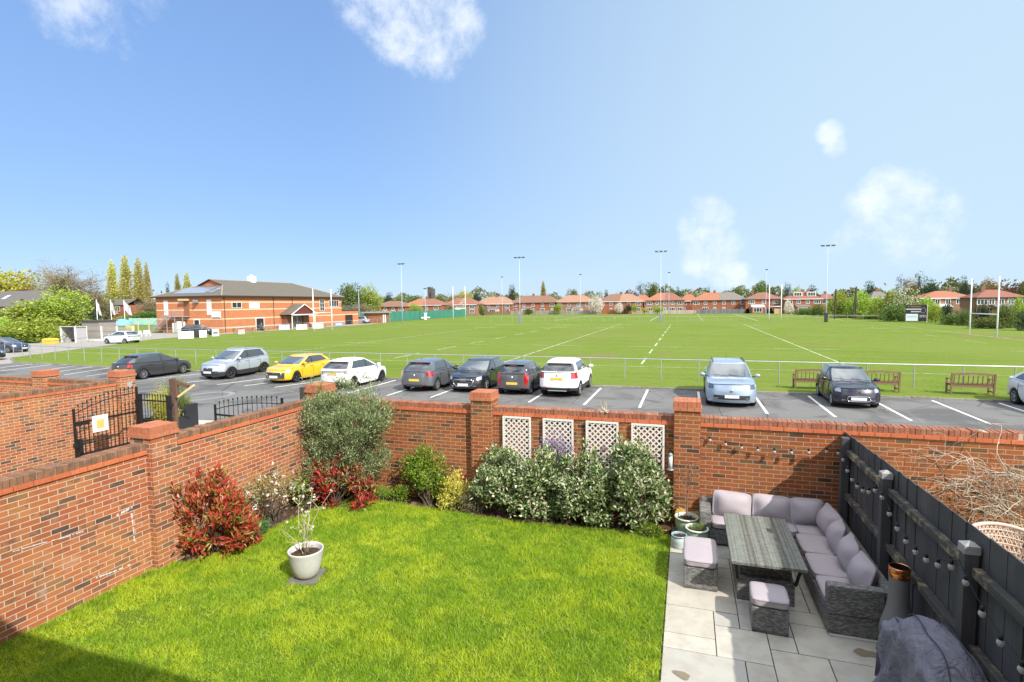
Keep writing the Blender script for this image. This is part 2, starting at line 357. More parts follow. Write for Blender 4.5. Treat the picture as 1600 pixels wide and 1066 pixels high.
def blade_mat():
    t = NT('grass blades', .55, .35); r = t.n('NewGeometry').outputs['Random Per Island']
    b = t.noise(1.15, 4, .6, dist=.7); m = t.noise(5, 4, .6)
    c1 = t.ramp(r, [(0, (.165, .31, .010)), (.5, (.28, .45, .016)), (.9, (.39, .54, .03)), (1, (.56, .57, .13))])
    c2 = t.ramp(r, [(0, (.34, .45, .015)), (.5, (.49, .60, .022)), (.9, (.58, .67, .045)), (1, (.70, .70, .2))])
    c3 = t.ramp(r, [(0, (.075, .16, .008)), (1, (.16, .28, .015))])
    c = t.mix(t.ramp(b, [(.44, (0, 0, 0)), (.60, (1, 1, 1))]), c1, c2)
    c = t.mix(t.math('MULTIPLY', t.ramp(m, [(.30, (1, 1, 1)), (.46, (0, 0, 0))]), .65), c, c3)
    t.color(c); t.translucent(c, .42); return t.m
M_LAWN, M_BLADE = lawn_soil(), blade_mat()
M_SLAB = island_mat('sandstone slabs', [(0, (.37, .36, .315)), (.35, (.46, .43, .36)), (.7, (.42, .385, .31)), (1, (.35, .35, .33))], rough=.85, noise_scale=4, noise_amt=.6, dark=(.30, .275, .225), bump=.25)
M_GROUT = plain('dark joint', (.03, .028, .026), .9)
M_KERB = island_mat('kerb stone', [(0, (.20, .18, .15)), (1, (.33, .30, .26))], noise_scale=9, noise_amt=.5)
M_LINE = plain('white line paint', (.72, .72, .69), .8, var=.25, scale=5)
M_PITCHLINE = NT('pitch line paint', .95, .1); M_PITCHLINE.color(M_PITCHLINE.mix(M_PITCHLINE.ramp(M_PITCHLINE.noise(1.6, 6, .75), [(.40, (1, 1, 1)), (.62, (0, 0, 0))]), (.58, .62, .48), (.22, .28, .09))); M_PITCHLINE = M_PITCHLINE.m
def wood_dark():
    t = NT('dark stained fence wood', .7, .25); s = t.n('Mapping', Scale=(60, 60, 3)); t.put(s.inputs['Vector'], t.coord())
    n = t.noise(1, 6, .7, vec=s.outputs[0]); r = t.n('NewGeometry').outputs['Random Per Island']; w = t.noise(1.7, 5, .6)
    c = t.mix(n, (.03, .03, .032), (.092, .092, .092)); c = t.mix(t.math('MULTIPLY', r, .4), c, (.105, .10, .095))
    c = t.mix(t.math('MULTIPLY', t.ramp(w, [(.5, (0, 0, 0)), (.72, (1, 1, 1))]), .4), c, (.135, .13, .12))
    t.color(c).bump(n, .5, .004); return t.m
M_FENCE = wood_dark()
def wood_rail():
    t = NT('peeling fence rail', .8, .2); s = t.n('Mapping', Scale=(40, 4, 40)); t.put(s.inputs['Vector'], t.coord())
    n = t.noise(1, 6, .7, vec=s.outputs[0]); w = t.noise(5, 6, .7)
    c = t.mix(n, (.03, .03, .03), (.10, .095, .085)); c = t.mix(t.ramp(w, [(.5, (0, 0, 0)), (.66, (1, 1, 1))]), c, (.30, .24, .13))
    t.color(c).bump(n, .5, .004); return t.m
M_RAIL = wood_rail()
M_POSTCAP = plain('post cap', (.30, .29, .27), .8, var=.25, scale=20)  # paler than the posts: the caps' sunlit look is put into the colour

# ------------------------------------------------------------------ setting: ground, car park, pitch, road
def sheet(name, pts, z, mat, kind='structure'):
    o = MB().poly([(x, y, z) for x, y in pts]).build(name, mat); o['kind'] = kind; return o
M_FARG = NT('far ground', .95, .1); M_FARG.color(M_FARG.mix(M_FARG.noise(.05, 6, .7), (.10, .16, .03), (.17, .20, .06))); M_FARG = M_FARG.m
sheet('ground', [(-2500, -2500), (2500, -2500), (2500, 2500), (-2500, 2500)], -.05, M_FARG)
sheet('car_park', [(-48, 10.42), (60, 10.42), (60, 26.42), (-30, 26.42), (-50, 27.6), (-48, 20)], 0.0, M_ASPH)
FIELD = [(60, 26.5), (20, 26.5), (-30, 26.5), (-50, 27.7), (-54.6, 30), (-58.5, 37), (-61.5, 43.5), (-66.3, 51.5), (-67.2, 56), (-67.2, 75), (-66, 95), (-67, 110), (-70.2, 118), (-71, 170), (-71, 196.5), (60, 196.5)]
sheet('sports_field', FIELD, .06, M_FIELD)
road = [(-48, 10.42), (-48, 20), (-50, 27.62), (-54.5, 29.9), (-58.4, 36.95), (-61.4, 43.45), (-66.2, 51.45), (-67.1, 55.95), (-67.1, 75), (-65.9, 95), (-66.9, 110), (-70.1, 117.5), (-76, 117.5), (-78, 100), (-74, 100), (-71, 98), (-71, 66), (-88, 66), (-90, 56), (-78, 47.5), (-76, 44), (-95, 30), (-95, 10.42)]
M_ROAD = NT('pale tarmac', .9, .2); M_ROAD.color(M_ROAD.mix(M_ROAD.noise(1.2, 6, .7), (.22, .205, .185), (.36, .33, .29))); M_ROAD = M_ROAD.m
sheet('club_road', road, .0, M_ROAD)
kb = MB()
kp = [(60, 26.46), (-30, 26.46), (-50, 27.65), (-54.55, 29.95), (-58.45, 37), (-61.45, 43.5)]
for (a, b) in zip(kp[:-1], kp[1:]):
    a, b = np.array(a), np.array(b); L = np.linalg.norm(b-a); n = int(L/.92); d = (b-a)/n
    for i in range(n):
        p, q = a+d*i+d*.006, a+d*(i+1)-d*.006; z = .075+RNG.normal()*.008; j = RNG.normal(size=2)*.008
        w = np.array((-d[1], d[0]))/np.linalg.norm(d)*.06
        kb.prism([tuple(p-w+j), tuple(p+w+j), tuple(q+w+j), tuple(q-w+j)], -.02, z)
structure(kb.build('kerb', M_KERB))
# bay lines
lb = MB()
for x0, y0, x1, y1 in [(x, 21.55, x, 26.1) for x in (14.05, 11.8, 9.57, 7.33, 5.04, 2.83, .5, -1.78, -4.0, -6.34, -8.6, -10.93, -13.14, -15.35, -17.6)] + [
        (-20.2, 22.3, -18.9, 25.9), (-22.15, 22.3, -21.0, 25.9), (-24.0, 22.3, -23.0, 26), (-26.4, 22.5, -25.4, 26.2), (-29.9, 23, -28.7, 26.3), (-33.4, 23.2, -32.6, 26.5), (-35.2, 23.1, -35.4, 26.7), (-37.3, 23.2, -38.4, 26.8), (-39.4, 23.4, -40.5, 27.2), (-41.4, 24, -42.5, 27.5), (-44.2, 23.6, -45.2, 27.3), (-46.4, 23.8, -47.4, 27.4)]:
    a, b = np.array((x0, y0)), np.array((x1, y1)); d = (b-a)/np.linalg.norm(b-a); w = np.array((-d[1], d[0]))*.05
    lb.poly([(*p, .004) for p in (a-w, b-w, b+w, a+w)])
lb.poly([(10.4, 21.50, .004), (14.5, 21.46, .004), (14.5, 21.52, .004), (10.4, 21.54, .004)])
structure(lb.build('bay_markings', M_LINE))
# faded round patch in the tarmac by the gateway and the pale paving beside the planter
rp = MB(); c0 = at(325, 619, 1)*0; g = lambda px, py: (EYE + ray(px, py)*(-CAM_H/ray(px, py)[2]))
c0 = g(323, 619); a = np.linspace(0, 2*math.pi, 41)
for i in range(40): rp.add([(c0[0]+r*math.cos(t), c0[1]+r*1.25*math.sin(t), .004) for r, t in ((1.05, a[i]), (.82, a[i]), (.82, a[i+1]), (1.05, a[i+1]))], np.array([(0, 1, 2, 3)]))
structure(rp.build('worn_roundel_marking', plain('faded marking', (.215, .21, .20), .9, var=.3, scale=8)))
sheet('pavement', [(-17.6, 11.2), (-9.0, 11.2), (-9.0, 14.6), (-13.0, 15.4), (-17.6, 15.0)], .006, plain('pale concrete paving', (.42, .38, .33), .9, var=.15, scale=3))
# pitch lines
wear = NT('worn turf', .95, .1); wear.color(wear.mix(wear.noise(3, 5, .7), (.13, .135, .035), (.20, .175, .065))); wb = MB(); q = np.random.default_rng(8)
for cx, cy, n_, sx, sy in ((31, 72.7, 26, 3.5, 6), (-56.8, 74, 22, 3.5, 6), (-12.2, 70, 30, 8, 14), (9.5, 60, 14, 10, 12), (-34, 66, 14, 9, 14), (-8, 42, 10, 9, 3)):
    for _ in range(n_):
        x, y, r0 = cx+q.normal()*sx*.5, cy+q.normal()*sy*.5, q.uniform(.25, .9); ph = q.uniform(0, 6, 2)
        wb.poly([(x+r0*(1+.3*math.sin(2*t+ph[0])+.2*math.sin(5*t+ph[1]))*math.cos(t)*1.4, y+r0*(1+.3*math.sin(3*t+ph[1]))*math.sin(t), .0605+_*.0001) for t in np.linspace(0, 6.28, 14)[:-1]])
structure(wb.build('worn_turf', wear.m))
pl = MB(); ZL = .066
def pline(x0, y0, x1, y1, w=.11):
    w = w*.85
    a, b = np.array((x0, y0)), np.array((x1, y1)); d = (b-a)/np.linalg.norm(b-a); u = np.array((-d[1], d[0]))*w/2
    pl.poly([(*p, ZL) for p in (a-u, b-u, b+u, a+u)])
def pdash(x, y0, y1, on, off, w=.14):
    y = y0
    while y < y1: pline(x, y, x, min(y+on, y1), w); y += on+off
Y0, Y1 = 35.0, 105.0
for y in (Y0, Y1): pline(-62, y, 37, y)
for x in (-57, 31, -34.1, 9.5, -12.25): pline(x, Y0, x, Y1, .13)
for x in (-63, 37.5): pline(x, Y0, x, Y1)
for x in (-2.9, -21.6): pdash(x, Y0+1.5, Y1, 4.2, 3.4, .17)
for x in (26, -52): pdash(x, 40, Y1-4, 4, 6, .1)
for x in (-52, -34.1, -21.6, -12.25, -2.9, 9.5, 26):
    for y in (Y0+5, Y0+16, Y1-16, Y1-5): pline(x-2.4, y, x+2.4, y, .14 if y < 60 else .3)
for x in (-30, -8, 14, 30): pline(x, 124, x, 190, .25)
for y in (122, 156, 190): pline(-38, y, 33, y, .3)
for x in (-19, 3): pdash(x, 126, 190, 5, 5, .25)
structure(pl.build('pitch_markings', M_PITCHLINE))

# ------------------------------------------------------------------ garden: lawn, bed, patio
LAWN = [(-8.06, 1.0), (-8.06, 6.32), (-7.66, 6.45), (-7.40, 7.2), (-7.34, 7.96), (-7.2, 9.1), (-6.95, 9.62), (-6.3, 9.74), (-5.45, 9.66), (-4.29, 9.62), (-3.15, 9.5), (-2.17, 9.56), (-.95, 9.68), (-.26, 9.66), (-.26, 1.0)]
sheet('lawn', LAWN, 0.0, M_LAWN)
sheet('planting_bed', [(-8.06, 6.0), (-7.4, 6.3), (-7.2, 7.5), (-6.8, 9.3), (-3, 9.3), (-.25, 9.5), (-.25, 10.2), (-8.06, 10.2)], -.01, M_SOIL)
def soil_crumbs():
    b = MB(); n = 2600
    x = RNG.uniform(-8.0, -.3, n); y = RNG.uniform(6.3, 10.18, n); ok = ~inside(LAWN, x, y); x, y = x[ok], y[ok]
    for px, py in zip(x, y):
        r = abs(RNG.normal())*.018+.008; b.box(px-r, px+r, py-r*.8, py+r*.8, -.012, r*.9, taper=r*.35)
    return b
def inside(poly, x, y):
    r = np.zeros(len(x), bool); n = len(poly)
    for i in range(n):
        (x1, y1), (x2, y2) = poly[i], poly[i-1]
        c = ((y1 > y) != (y2 > y)) & (x < (x2-x1)*(y-y1)/((y2-y1) if y2 != y1 else 1e-9)+x1); r ^= c
    return r
tag(soil_crumbs().build('soil_crumbs', island_mat('soil crumbs', [(0, (.05, .03, .02)), (.7, (.12, .08, .05)), (1, (.24, .18, .13))])), 'loose brown soil and bark crumbs in the planting bed', 'soil', kind='stuff')
def grass_blades():
    n = 270000; x = RNG.uniform(-8.06, -.2, n); y = RNG.uniform(3.5, 9.8, n)
    p = np.sin(x*1.3+np.sin(y*1.7)*1.2)*np.cos(y*1.1-np.sin(x*.9)*1.4)      # slow patches of longer grass
    q = np.random.default_rng(12); tuft = np.zeros(n)
    for _ in range(14):
        a_ = q.uniform(0, 6.28); k_ = q.uniform(7, 26); tuft += np.sin(k_*(x*math.cos(a_)+y*math.sin(a_))+q.uniform(0, 6.28)+1.5*np.sin(2.1*x+q.uniform(0, 6)))
    tuft = np.clip(tuft/5.3, -1, 1)
    edge = RNG.normal(size=n)*.035
    ok = inside(LAWN, x+edge, y+edge*.8)
    dx, dy = x+7.0, y-4.95; bare = (np.hypot(dx*1.0, dy*1.7) < .30+.12*np.sin(np.arctan2(dy, dx)*5)) & (RNG.uniform(size=n) < .8)
    bare |= (np.hypot(x+6.1, (y-5.35)*1.6) < .22) & (RNG.uniform(size=n) < .55)
    sx_, sy_ = (x+5.52)*.94+(y-6.60)*.34, (y-6.60)*.94-(x+5.52)*.34; slab = (np.abs(sx_) < .235+.03*np.sin(9*sy_)) & (np.abs(sy_) < .235+.03*np.sin(11*sx_))
    ok &= ~bare & ~slab & (x > -8.05); x, y, p, tuft = x[ok], y[ok], p[ok], tuft[ok]; n = len(x)
    h = (.034+.012*p+.014*tuft+RNG.uniform(0, .024, n))*np.where(RNG.uniform(size=n) < .04, 1.5, 1); a = RNG.uniform(0, 2*math.pi, n); lean = np.abs(RNG.normal(size=n))*.034+.014; la = RNG.uniform(0, 2*math.pi, n)
    w = RNG.uniform(.0026, .0050, n)
    B0 = np.stack([x-np.cos(a)*w, y-np.sin(a)*w, np.zeros(n)], 1); B1 = np.stack([x+np.cos(a)*w, y+np.sin(a)*w, np.zeros(n)], 1)
    T = np.stack([x+np.cos(la)*lean, y+np.sin(la)*lean, h], 1)
    return MB().add(np.stack([B0, B1, T], 1).reshape(-1, 3), np.arange(3*n).reshape(n, 3))
tag(grass_blades().build('lawn_grass', M_BLADE), 'short bright green grass of the garden lawn', 'grass', kind='stuff')
# patio slabs on a 0.305 x 0.322 m grid
def patio():
    gx_ = [-.245+.305*k for k in range(10)]; gy_ = [6.44+.322*j for j in range(-18, 13)]
    jj = {j: i for i, j in enumerate(range(-18, 13))}
    used = np.zeros((9, 30), bool); out = []
    def put(k0, k1, j0, j1):
        a, b = jj[j0], jj[j1]
        if used[k0:k1, a:b].any(): return False
        used[k0:k1, a:b] = True; out.append((gx_[k0], gx_[k1], gy_[a], gy_[b])); return True
    for s in ((0, 2, 1, 3), (0, 2, 0, 1), (2, 4, 0, 2), (2, 3, 2, 3), (0, 3, 3, 5), (0, 3, -3, 0), (3, 4, -2, 0), (3, 4, 2, 4), (4, 5, 1, 2), (4, 6, -1, 1), (5, 8, 1, 3), (5, 8, 3, 4), (4, 6, 4, 6), (6, 7, 4, 6), (0, 2, 5, 6), (2, 3, 5, 6), (0, 2, 6, 8), (2, 3, 6, 7), (2, 3, 7, 8), (3, 4, 4, 8), (6, 8, -1, 1), (4, 5, 2, 4)): put(*s)
    sizes = [(3, 2), (2, 2), (2, 3), (2, 1), (1, 2), (1, 1)]
    for j in range(-18, 12):
        for k in range(9):
            if used[k, jj[j]]: continue
            random.shuffle(sizes)
            for w, h in sorted(sizes, key=lambda q: random.random()-.15*q[0]*q[1])+[(1, 1)]:
                if k+w <= 9 and j+h <= 12 and put(k, k+w, j, j+h): break
    b = MB()
    for x0, x1, y0, y1 in out: b.rbox(x0+.0055, x1-.0055, y0+.0055, y1-.0055, -.03, .022+RNG.normal()*.0012, .004)
    return b
structure(patio().build('patio', M_SLAB)); sheet('patio_base', [(-.25, .6), (2.52, .6), (2.52, 10.2), (-.25, 10.2)], .004, M_GROUT)
# damp stains spilled on the slabs
M_DAMP = plain('damp stone', (.20, .165, .11), .7, var=.15)
def puddle(cx, cy, r, seed):
    q = np.random.default_rng(seed); ph = q.uniform(0, 6, 4); pts = []
    for t in np.linspace(0, 2*math.pi, 30, endpoint=False):
        k = r*(1+.2*math.sin(2*t+ph[0])+.13*math.sin(3*t+ph[1])+.08*math.sin(5*t+ph[2])); pts.append((cx+k*math.cos(t), cy+k*.75*math.sin(t)))
    return sheet('damp_stain', pts, .0275, M_DAMP)
puddle(-.02, 5.98, .085, 1); puddle(2.02, 7.0, .11, 2)

# ------------------------------------------------------------------ walls
def coping(b, A, B, z, wid=.225, h=.108, pitch=.075, gap=.010, jit=.004):
    A, B = np.array(A, float), np.array(B, float); L = np.linalg.norm(B-A); n = int(round(L/pitch)); d = (B-A)/L; w = np.array((-d[1], d[0]))
    for i in range(n):
        p = A+d*(L*i/n+gap/2); q = A+d*(L*(i+1)/n-gap/2); o = w*RNG.normal()*jit; hh = h+RNG.normal()*jit; tl = RNG.normal()*jit*.5
        c = [p-w*wid/2+o, q-w*wid/2+o, q+w*wid/2+o, p+w*wid/2+o]
        e = d*.006; f = w*.006
        ct = [p-w*wid/2+o+e+f, q-w*wid/2+o-e+f, q+w*wid/2+o-e-f, p+w*wid/2+o+e-f]
        v = [(*x, z) for x in c]+[(*x, z+hh-.008) for x in c]+[(*x, z+hh+tl) for x in ct]
        b.add(v, np.array([(0, 1, 5, 4), (1, 2, 6, 5), (2, 3, 7, 6), (3, 0, 4, 7), (4, 5, 9, 8), (5, 6, 10, 9), (6, 7, 11, 10), (7, 4, 8, 11), (8, 9, 10, 11)]))
    return b
def coping_bed(b, A, B, z, wid=.20, h=.095):
    A, B = np.array(A, float), np.array(B, float); d = (B-A)/np.linalg.norm(B-A); w = np.array((-d[1], d[0]))*wid/2
    return b.prism([tuple(A-w), tuple(B-w), tuple(B+w), tuple(A+w)], z, z+h)
M_MORTAR = plain('mortar', (.42, .34, .27), .95, var=.2, scale=12)
def wall_run(root, A, B, top, mat, cope, th=.215, cap=True):
    """brick leaf from A to B (centre line), a creasing course of tiles proud of it and a coping of bricks on edge"""
    A, B = np.array(A, float), np.array(B, float); L = np.linalg.norm(B-A); d = (B-A)/L; w = np.array((-d[1], d[0]))
    q = [tuple(A-w*th/2), tuple(B-w*th/2), tuple(B+w*th/2), tuple(A+w*th/2)]
    MB().prism(q, -.05, top).build('wall_body', mat, root)
    b = MB(); n = int(round(L/.225))
    for i in range(n):
        p, r = A+d*(L*i/n+.004), A+d*(L*(i+1)/n-.004); k = (th/2+.026)+RNG.normal()*.0015
        b.prism([tuple(p-w*k), tuple(r-w*k), tuple(r+w*k), tuple(p+w*k)], top+.002, top+.064+RNG.normal()*.0012)
    b.build('creasing_course', M_CREASE, root)
    coping(MB(), A, B, top+.066).build('coping', cope, root); coping_bed(MB(), A, B, top+.066).build('coping_mortar', M_MORTAR, root)
def pillar(root, cx, cy, w, top, mat):
    p = MB().box(cx-w/2, cx+w/2, cy-w/2, cy+w/2, -.05, top).build('pillar', mat, root)
    b = MB(); k = w/2+.028
    n = 4
    for sx in range(n):
        b.box(cx-k+2*k*sx/n+.003, cx-k+2*k*(sx+1)/n-.003, cy-k, cy+k, top+.002, top+.066)
    k2 = w/2+.010; n = 6
    for i in range(n): b.rbox(cx-k2+2*k2*i/n+.003, cx-k2+2*k2*(i+1)/n-.003, cy-k2, cy-.003, top+.068, top+.174+RNG.normal()*.002, .004).rbox(cx-k2+2*k2*i/n+.003, cx-k2+2*k2*(i+1)/n-.003, cy+.003, cy+k2, top+.068, top+.174+RNG.normal()*.002, .004)
    b.build('pillar_cap', M_CAP, p)
    MB().box(cx-k2+.012, cx+k2-.012, cy-k2+.012, cy+k2-.012, top+.066, top+.166).build('cap_mortar', M_MORTAR, p)
w = thing('brick_wall', 'long red brick garden wall along the left side of the lawn, with a tall end pillar', 'brick wall')
wall_run(w, (-8.168, .8), (-8.168, 6.1), 1.86, M_WALL_L, M_COPE_L); wall_run(w, (-8.068, 6.55), (-8.068, 10.06), 1.91, M_WALL_L, M_COPE_L)
pillar(w, -8.17, 6.325, .45, 2.11, M_WALL_L); pillar(w, -8.02, 10.30, .46, 2.19, M_WALL_B)
w = thing('brick_wall', 'red brick garden wall across the back of the lawn, below the car park', 'brick wall')
for a, b in ((-7.79, -4.21), (-3.77, -.215), (.235, 7.5)): wall_run(w, (a, 10.308), (b, 10.308), 1.895, M_WALL_B, M_COPE_B)
pillar(w, -3.99, 10.308, .44, 2.19, M_WALL_B); pillar(w, .01, 10.308, .45, 2.185, M_WALL_B)
# chalk-like whitewash scrapes on the left wall
sc = MB()
for q, (pts, wd) in enumerate((([(207, 792), (196, 798), (182, 806)], .030), ([(205, 798), (208, 822), (210, 846)], .016), ([(208, 880), (180, 892), (150, 903)], .018), ([(130, 830), (100, 840), (60, 850), (20, 862)], .010))):
    P = []
    for px, py in pts:
        d = ray(px, py); P.append(EYE+d*(-8.058/d[0]))
    C = []
    for a, b in zip(P[:-1], P[1:]):
        for t in np.linspace(0, 1, 12, endpoint=False): C.append(a+(b-a)*t)
    C.append(P[-1]); x = -8.057+q*.0012
    up = np.array((0, .25, 1.)) if abs(C[-1][1]-C[0][1]) > abs(C[-1][2]-C[0][2]) else np.array((0, 1., .1))
    for i in range(len(C)-1):
        if RNG.uniform() < .22: continue
        w0, w1 = wd*RNG.uniform(.3, 1, 2); p, r = C[i], C[i+1]
        v = [p-up*w0, r-up*w1, r+up*w1*.8, p+up*w0*.8]; sc.poly([(x, c[1], c[2]) for c in v])
sc.build('chalk_scrapes', plain('chalky scrape', (.56, .54, .52), .95, var=.2), bpy.data.objects['brick_wall'])
# neighbour's walls beyond the alley
XA = -15.85
w = thing('brick_wall', "red brick boundary wall beyond the alley, behind the open iron gate", 'brick wall')
wall_run(w, (XA-.107, 4.0), (XA-.107, 11.2), 1.9, M_WALL_L, M_COPE_L)
pillar(w, XA-.08, 11.45, .46, 2.14, M_WALL_L)
MB().box(XA+.152, XA+.168, 11.42, 11.56, 1.80, 1.98).build('junction_box', plain('grey box', (.35, .33, .31), .6), w)
w = thing('brick_wall', "red brick wall with a squat pillar, joining the alley wall at the far left", 'brick wall')
wall_run(w, (-30, 10.95), (XA-.25, 10.95), 1.9, M_WALL_L, M_COPE_L)
cp = at(69, 580, 10.9); pillar(w, float(cp[0]), 10.93, .46, 2.14, M_WALL_L)

# ------------------------------------------------------------------ trellis panels
def trellis_parts(root, W, H):
    f = MB(); t = .035
    f.box(0, t, -.02, .012, 0, H).box(W-t, W, -.02, .012, 0, H).box(t, W-t, -.02, .012, 0, t).box(t, W-t, -.02, .012, H-t, H)
    f.build('frame', M_WOODW, root)
    l = MB(); s = .108
    for sg in (1, -1):
        c = -H
        while c < W+H:
            # line x = c + sg*z, clipped to the frame
            zs = []
            for z in np.linspace(t, H-t, 400):
                x = c+sg*z if sg > 0 else c+H-z
                if t < x < W-t: zs.append(z)
            if len(zs) > 8:
                z0, z1 = zs[0], zs[-1]; xx = (lambda z: c+z) if sg > 0 else (lambda z: c+H-z)
                l.bar((xx(z0), -.008 if sg > 0 else .0, z0), (xx(z1), -.008 if sg > 0 else .0, z1), .007, .025)
            c += s*1.0
    l.build('lattice', M_WOODW, root)
for (x0, x1), lab in zip(((-3.54, -2.95), (-2.70, -2.09), (-1.845, -1.225), (-.985, -.385)), ('white lattice trellis panel on the back wall, nearest the lawn side pillar', 'second white lattice trellis panel from the left, behind lilac flowers', 'third white lattice trellis panel from the left on the back wall', 'white lattice trellis panel nearest the patio, half hidden by a tall shrub')):
    r = thing('trellis_panel', lab, 'trellis', (x0, 10.155, .42), 0, 'trellis panels on the back wall'); trellis_parts(r, x1-x0, 1.47)

# ------------------------------------------------------------------ fence on the patio side
def garden_fence():
    r = thing('wooden_fence', 'dark stained wooden fence with posts and rails beside the patio', 'fence', (2.5, 10.1, 0))
    ys = [9.83, 7.93, 5.77, 3.75, 1.7]
    for i in range(4):
        b = MB(); y = ys[i]; n = 15; st = (ys[i]-ys[i+1])/n
        for k in range(n):
            y1 = ys[i]-k*st; y0 = y1-st-.012; o = RNG.normal()*.003; zz = 1.94+(10.2-y1)*.026+RNG.normal()*.0015
            b.box(.028+o+(.006 if k % 2 else 0), .040+o+(.006 if k % 2 else 0), y0-10.1, y1-10.1, .06, zz)
        b.build('board_panel', M_FENCE, r)
        for z in (1.70, .98, .26):
            m = MB(); m.rbox(-.052, .026, ys[i+1]-10.1+.05, ys[i]-10.1-.05, z-.045, z+.045, .012); m.build('rail', M_RAIL, r)
    b = MB(); b.box(.028, .04, -.268, .092, .06, 1.945); b.build('board_panel', M_FENCE, r)
    for i, y in enumerate(ys):
        p = MB(); p.rbox(-.11, .0, y-10.1-.055, y-10.1+.055, -.02, 1.86 if i else 1.93, .006); p = p.build('post', M_FENCE, r)
        if i:
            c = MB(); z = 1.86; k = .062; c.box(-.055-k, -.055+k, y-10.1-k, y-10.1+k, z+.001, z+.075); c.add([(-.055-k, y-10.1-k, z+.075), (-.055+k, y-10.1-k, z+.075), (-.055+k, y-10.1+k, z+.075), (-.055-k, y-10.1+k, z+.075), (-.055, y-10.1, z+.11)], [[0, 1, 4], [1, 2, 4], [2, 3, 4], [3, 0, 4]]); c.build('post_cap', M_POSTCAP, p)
garden_fence()
# festoon lights: pillar, back wall, then down the fence
def festoon():
    r = thing('string_lights', 'string of clear festoon bulbs hung along the back wall and the dark fence', 'string lights')
    anchors = [(.0, 10.07, 1.80), (.27, 10.16, 1.76), (2.36, 10.02, 1.72), (2.38, 9.77, 1.74), (2.37, 7.93, 1.78), (2.37, 5.77, 1.78), (2.37, 3.75, 1.78)]
    sag = [.02, .13, .02, .26, .30, .30]; cable = MB(); bulbs = []
    for (a, b, s) in zip(anchors[:-1], anchors[1:], sag):
        a, b = np.array(a), np.array(b); n = 16; t = np.linspace(0, 1, n)[:, None]; P = a+(b-a)*t; P[:, 2] -= s*(1-(2*t[:, 0]-1)**2); cable.tube(P, .004, 5)
        L = np.linalg.norm(b-a); k = max(1, int(round(L/.27)))
        for i in range(k):
            u = (i+.5)/k; p = a+(b-a)*u; p[2] -= s*(1-(2*u-1)**2); bulbs.append(p)
    cable.build('cable', M_BLACK, r)
    g = NT('clear bulb glass', .06, .6); g.color((.62, .62, .58)); g.set(Alpha=1.0, Transmission_Weight=.45, IOR=1.3); g = g.m
    pb = ps = None
    for p in bulbs:
        if pb is None:
            pb = MB().lathe([(.001, -.095), (.014, -.092), (.024, -.078), (.028, -.062), (.024, -.045), (.015, -.034)], 12).build('bulb', g, r, True)
            ps = MB().lathe([(.014, -.04), (.018, -.036), (.018, .0), (.008, .006), (.001, .006)], 10).build('socket', M_BLACK, pb, True); o = pb
        else: o = copy_tree(pb, r)
        o.location = tuple(p)
festoon()

# ------------------------------------------------------------------ patio furniture
def wicker(name, base, lo=.6, hi=1.75, gap=.16):
    t = NT(name, .6, .35); uv = face_uv(t)
    b = t.n('TexBrick', offset=.5, Scale=1.0, **{'Color1': (0, 0, 0, 1), 'Color2': (1, 1, 1, 1), 'Mortar': (0, 0, 0, 1), 'Mortar Size': .0028, 'Mortar Smooth': .5, 'Brick Width': .044, 'Row Height': .0155}); t.put(b.inputs['Vector'], uv)
    s = t.n('Mapping', Scale=(14, 14, 90)); t.put(s.inputs['Vector'], t.coord()); n = t.noise(1, 3, .6, vec=s.outputs[0])
    c = t.ramp(b.outputs['Color'], [(0, tuple(x*lo for x in base)), (.45, base), (1, tuple(min(1, x*hi) for x in base))])
    c = t.mix(t.math('MULTIPLY', n, .35), c, tuple(x*.5 for x in base)); c = t.mix(b.outputs['Fac'], c, tuple(x*gap for x in base))
    t.color(c).bump(t.math('SUBTRACT', 1.0, b.outputs['Fac']), .8, .006); MATS[name] = t.m; return t.m
M_WICK = wicker('grey rattan weave', (.24, .235, .22)); M_WICKT = wicker('grey rattan table weave', (.20, .205, .185), .75, 1.35, .4)
def _stripe(m):
    t = m.node_tree; b = t.nodes['Principled BSDF']; src = b.inputs['Base Color'].links[0].from_socket
    tc = t.nodes.new('ShaderNodeTexCoord'); mp = t.nodes.new('ShaderNodeMapping'); mp.inputs['Scale'].default_value = (30, .03, 1); t.links.new(tc.outputs['Object'], mp.inputs['Vector'])
    n = t.nodes.new('ShaderNodeTexNoise'); n.inputs['Scale'].default_value = 1; n.inputs['Detail'].default_value = 2; t.links.new(mp.outputs[0], n.inputs['Vector'])
    r = t.nodes.new('ShaderNodeValToRGB'); r.color_ramp.elements[0].position = .38; r.color_ramp.elements[0].color = (.72, .68, .60, 1); r.color_ramp.elements[1].position = .60; r.color_ramp.elements[1].color = (1.25, 1.32, 1.25, 1); t.links.new(n.outputs['Fac'], r.inputs[0])
    x = t.nodes.new('ShaderNodeMix'); x.data_type = 'RGBA'; x.blend_type = 'MULTIPLY'; x.inputs['Factor'].default_value = 1; t.links.new(src, x.inputs['A']); t.links.new(r.outputs[0], x.inputs['B']); t.links.new(x.outputs['Result'], b.inputs['Base Color'])
_stripe(M_WICKT)
def cushion_fabric():
    t = NT('mauve grey cushion fabric', .95, .1); w = t.noise(420, 2, .6); n = t.noise(3.0, 4, .6)
    t.color(t.mix(w, t.mix(n, (.37, .33, .34), (.44, .395, .405)), (.33, .29, .30))); t.bump(t.noise(9, 5, .6, dist=.8), .25, .02); return t.m
M_CUSH = cushion_fabric(); M_PIPE = plain('cushion piping', (.30, .255, .26), .9)
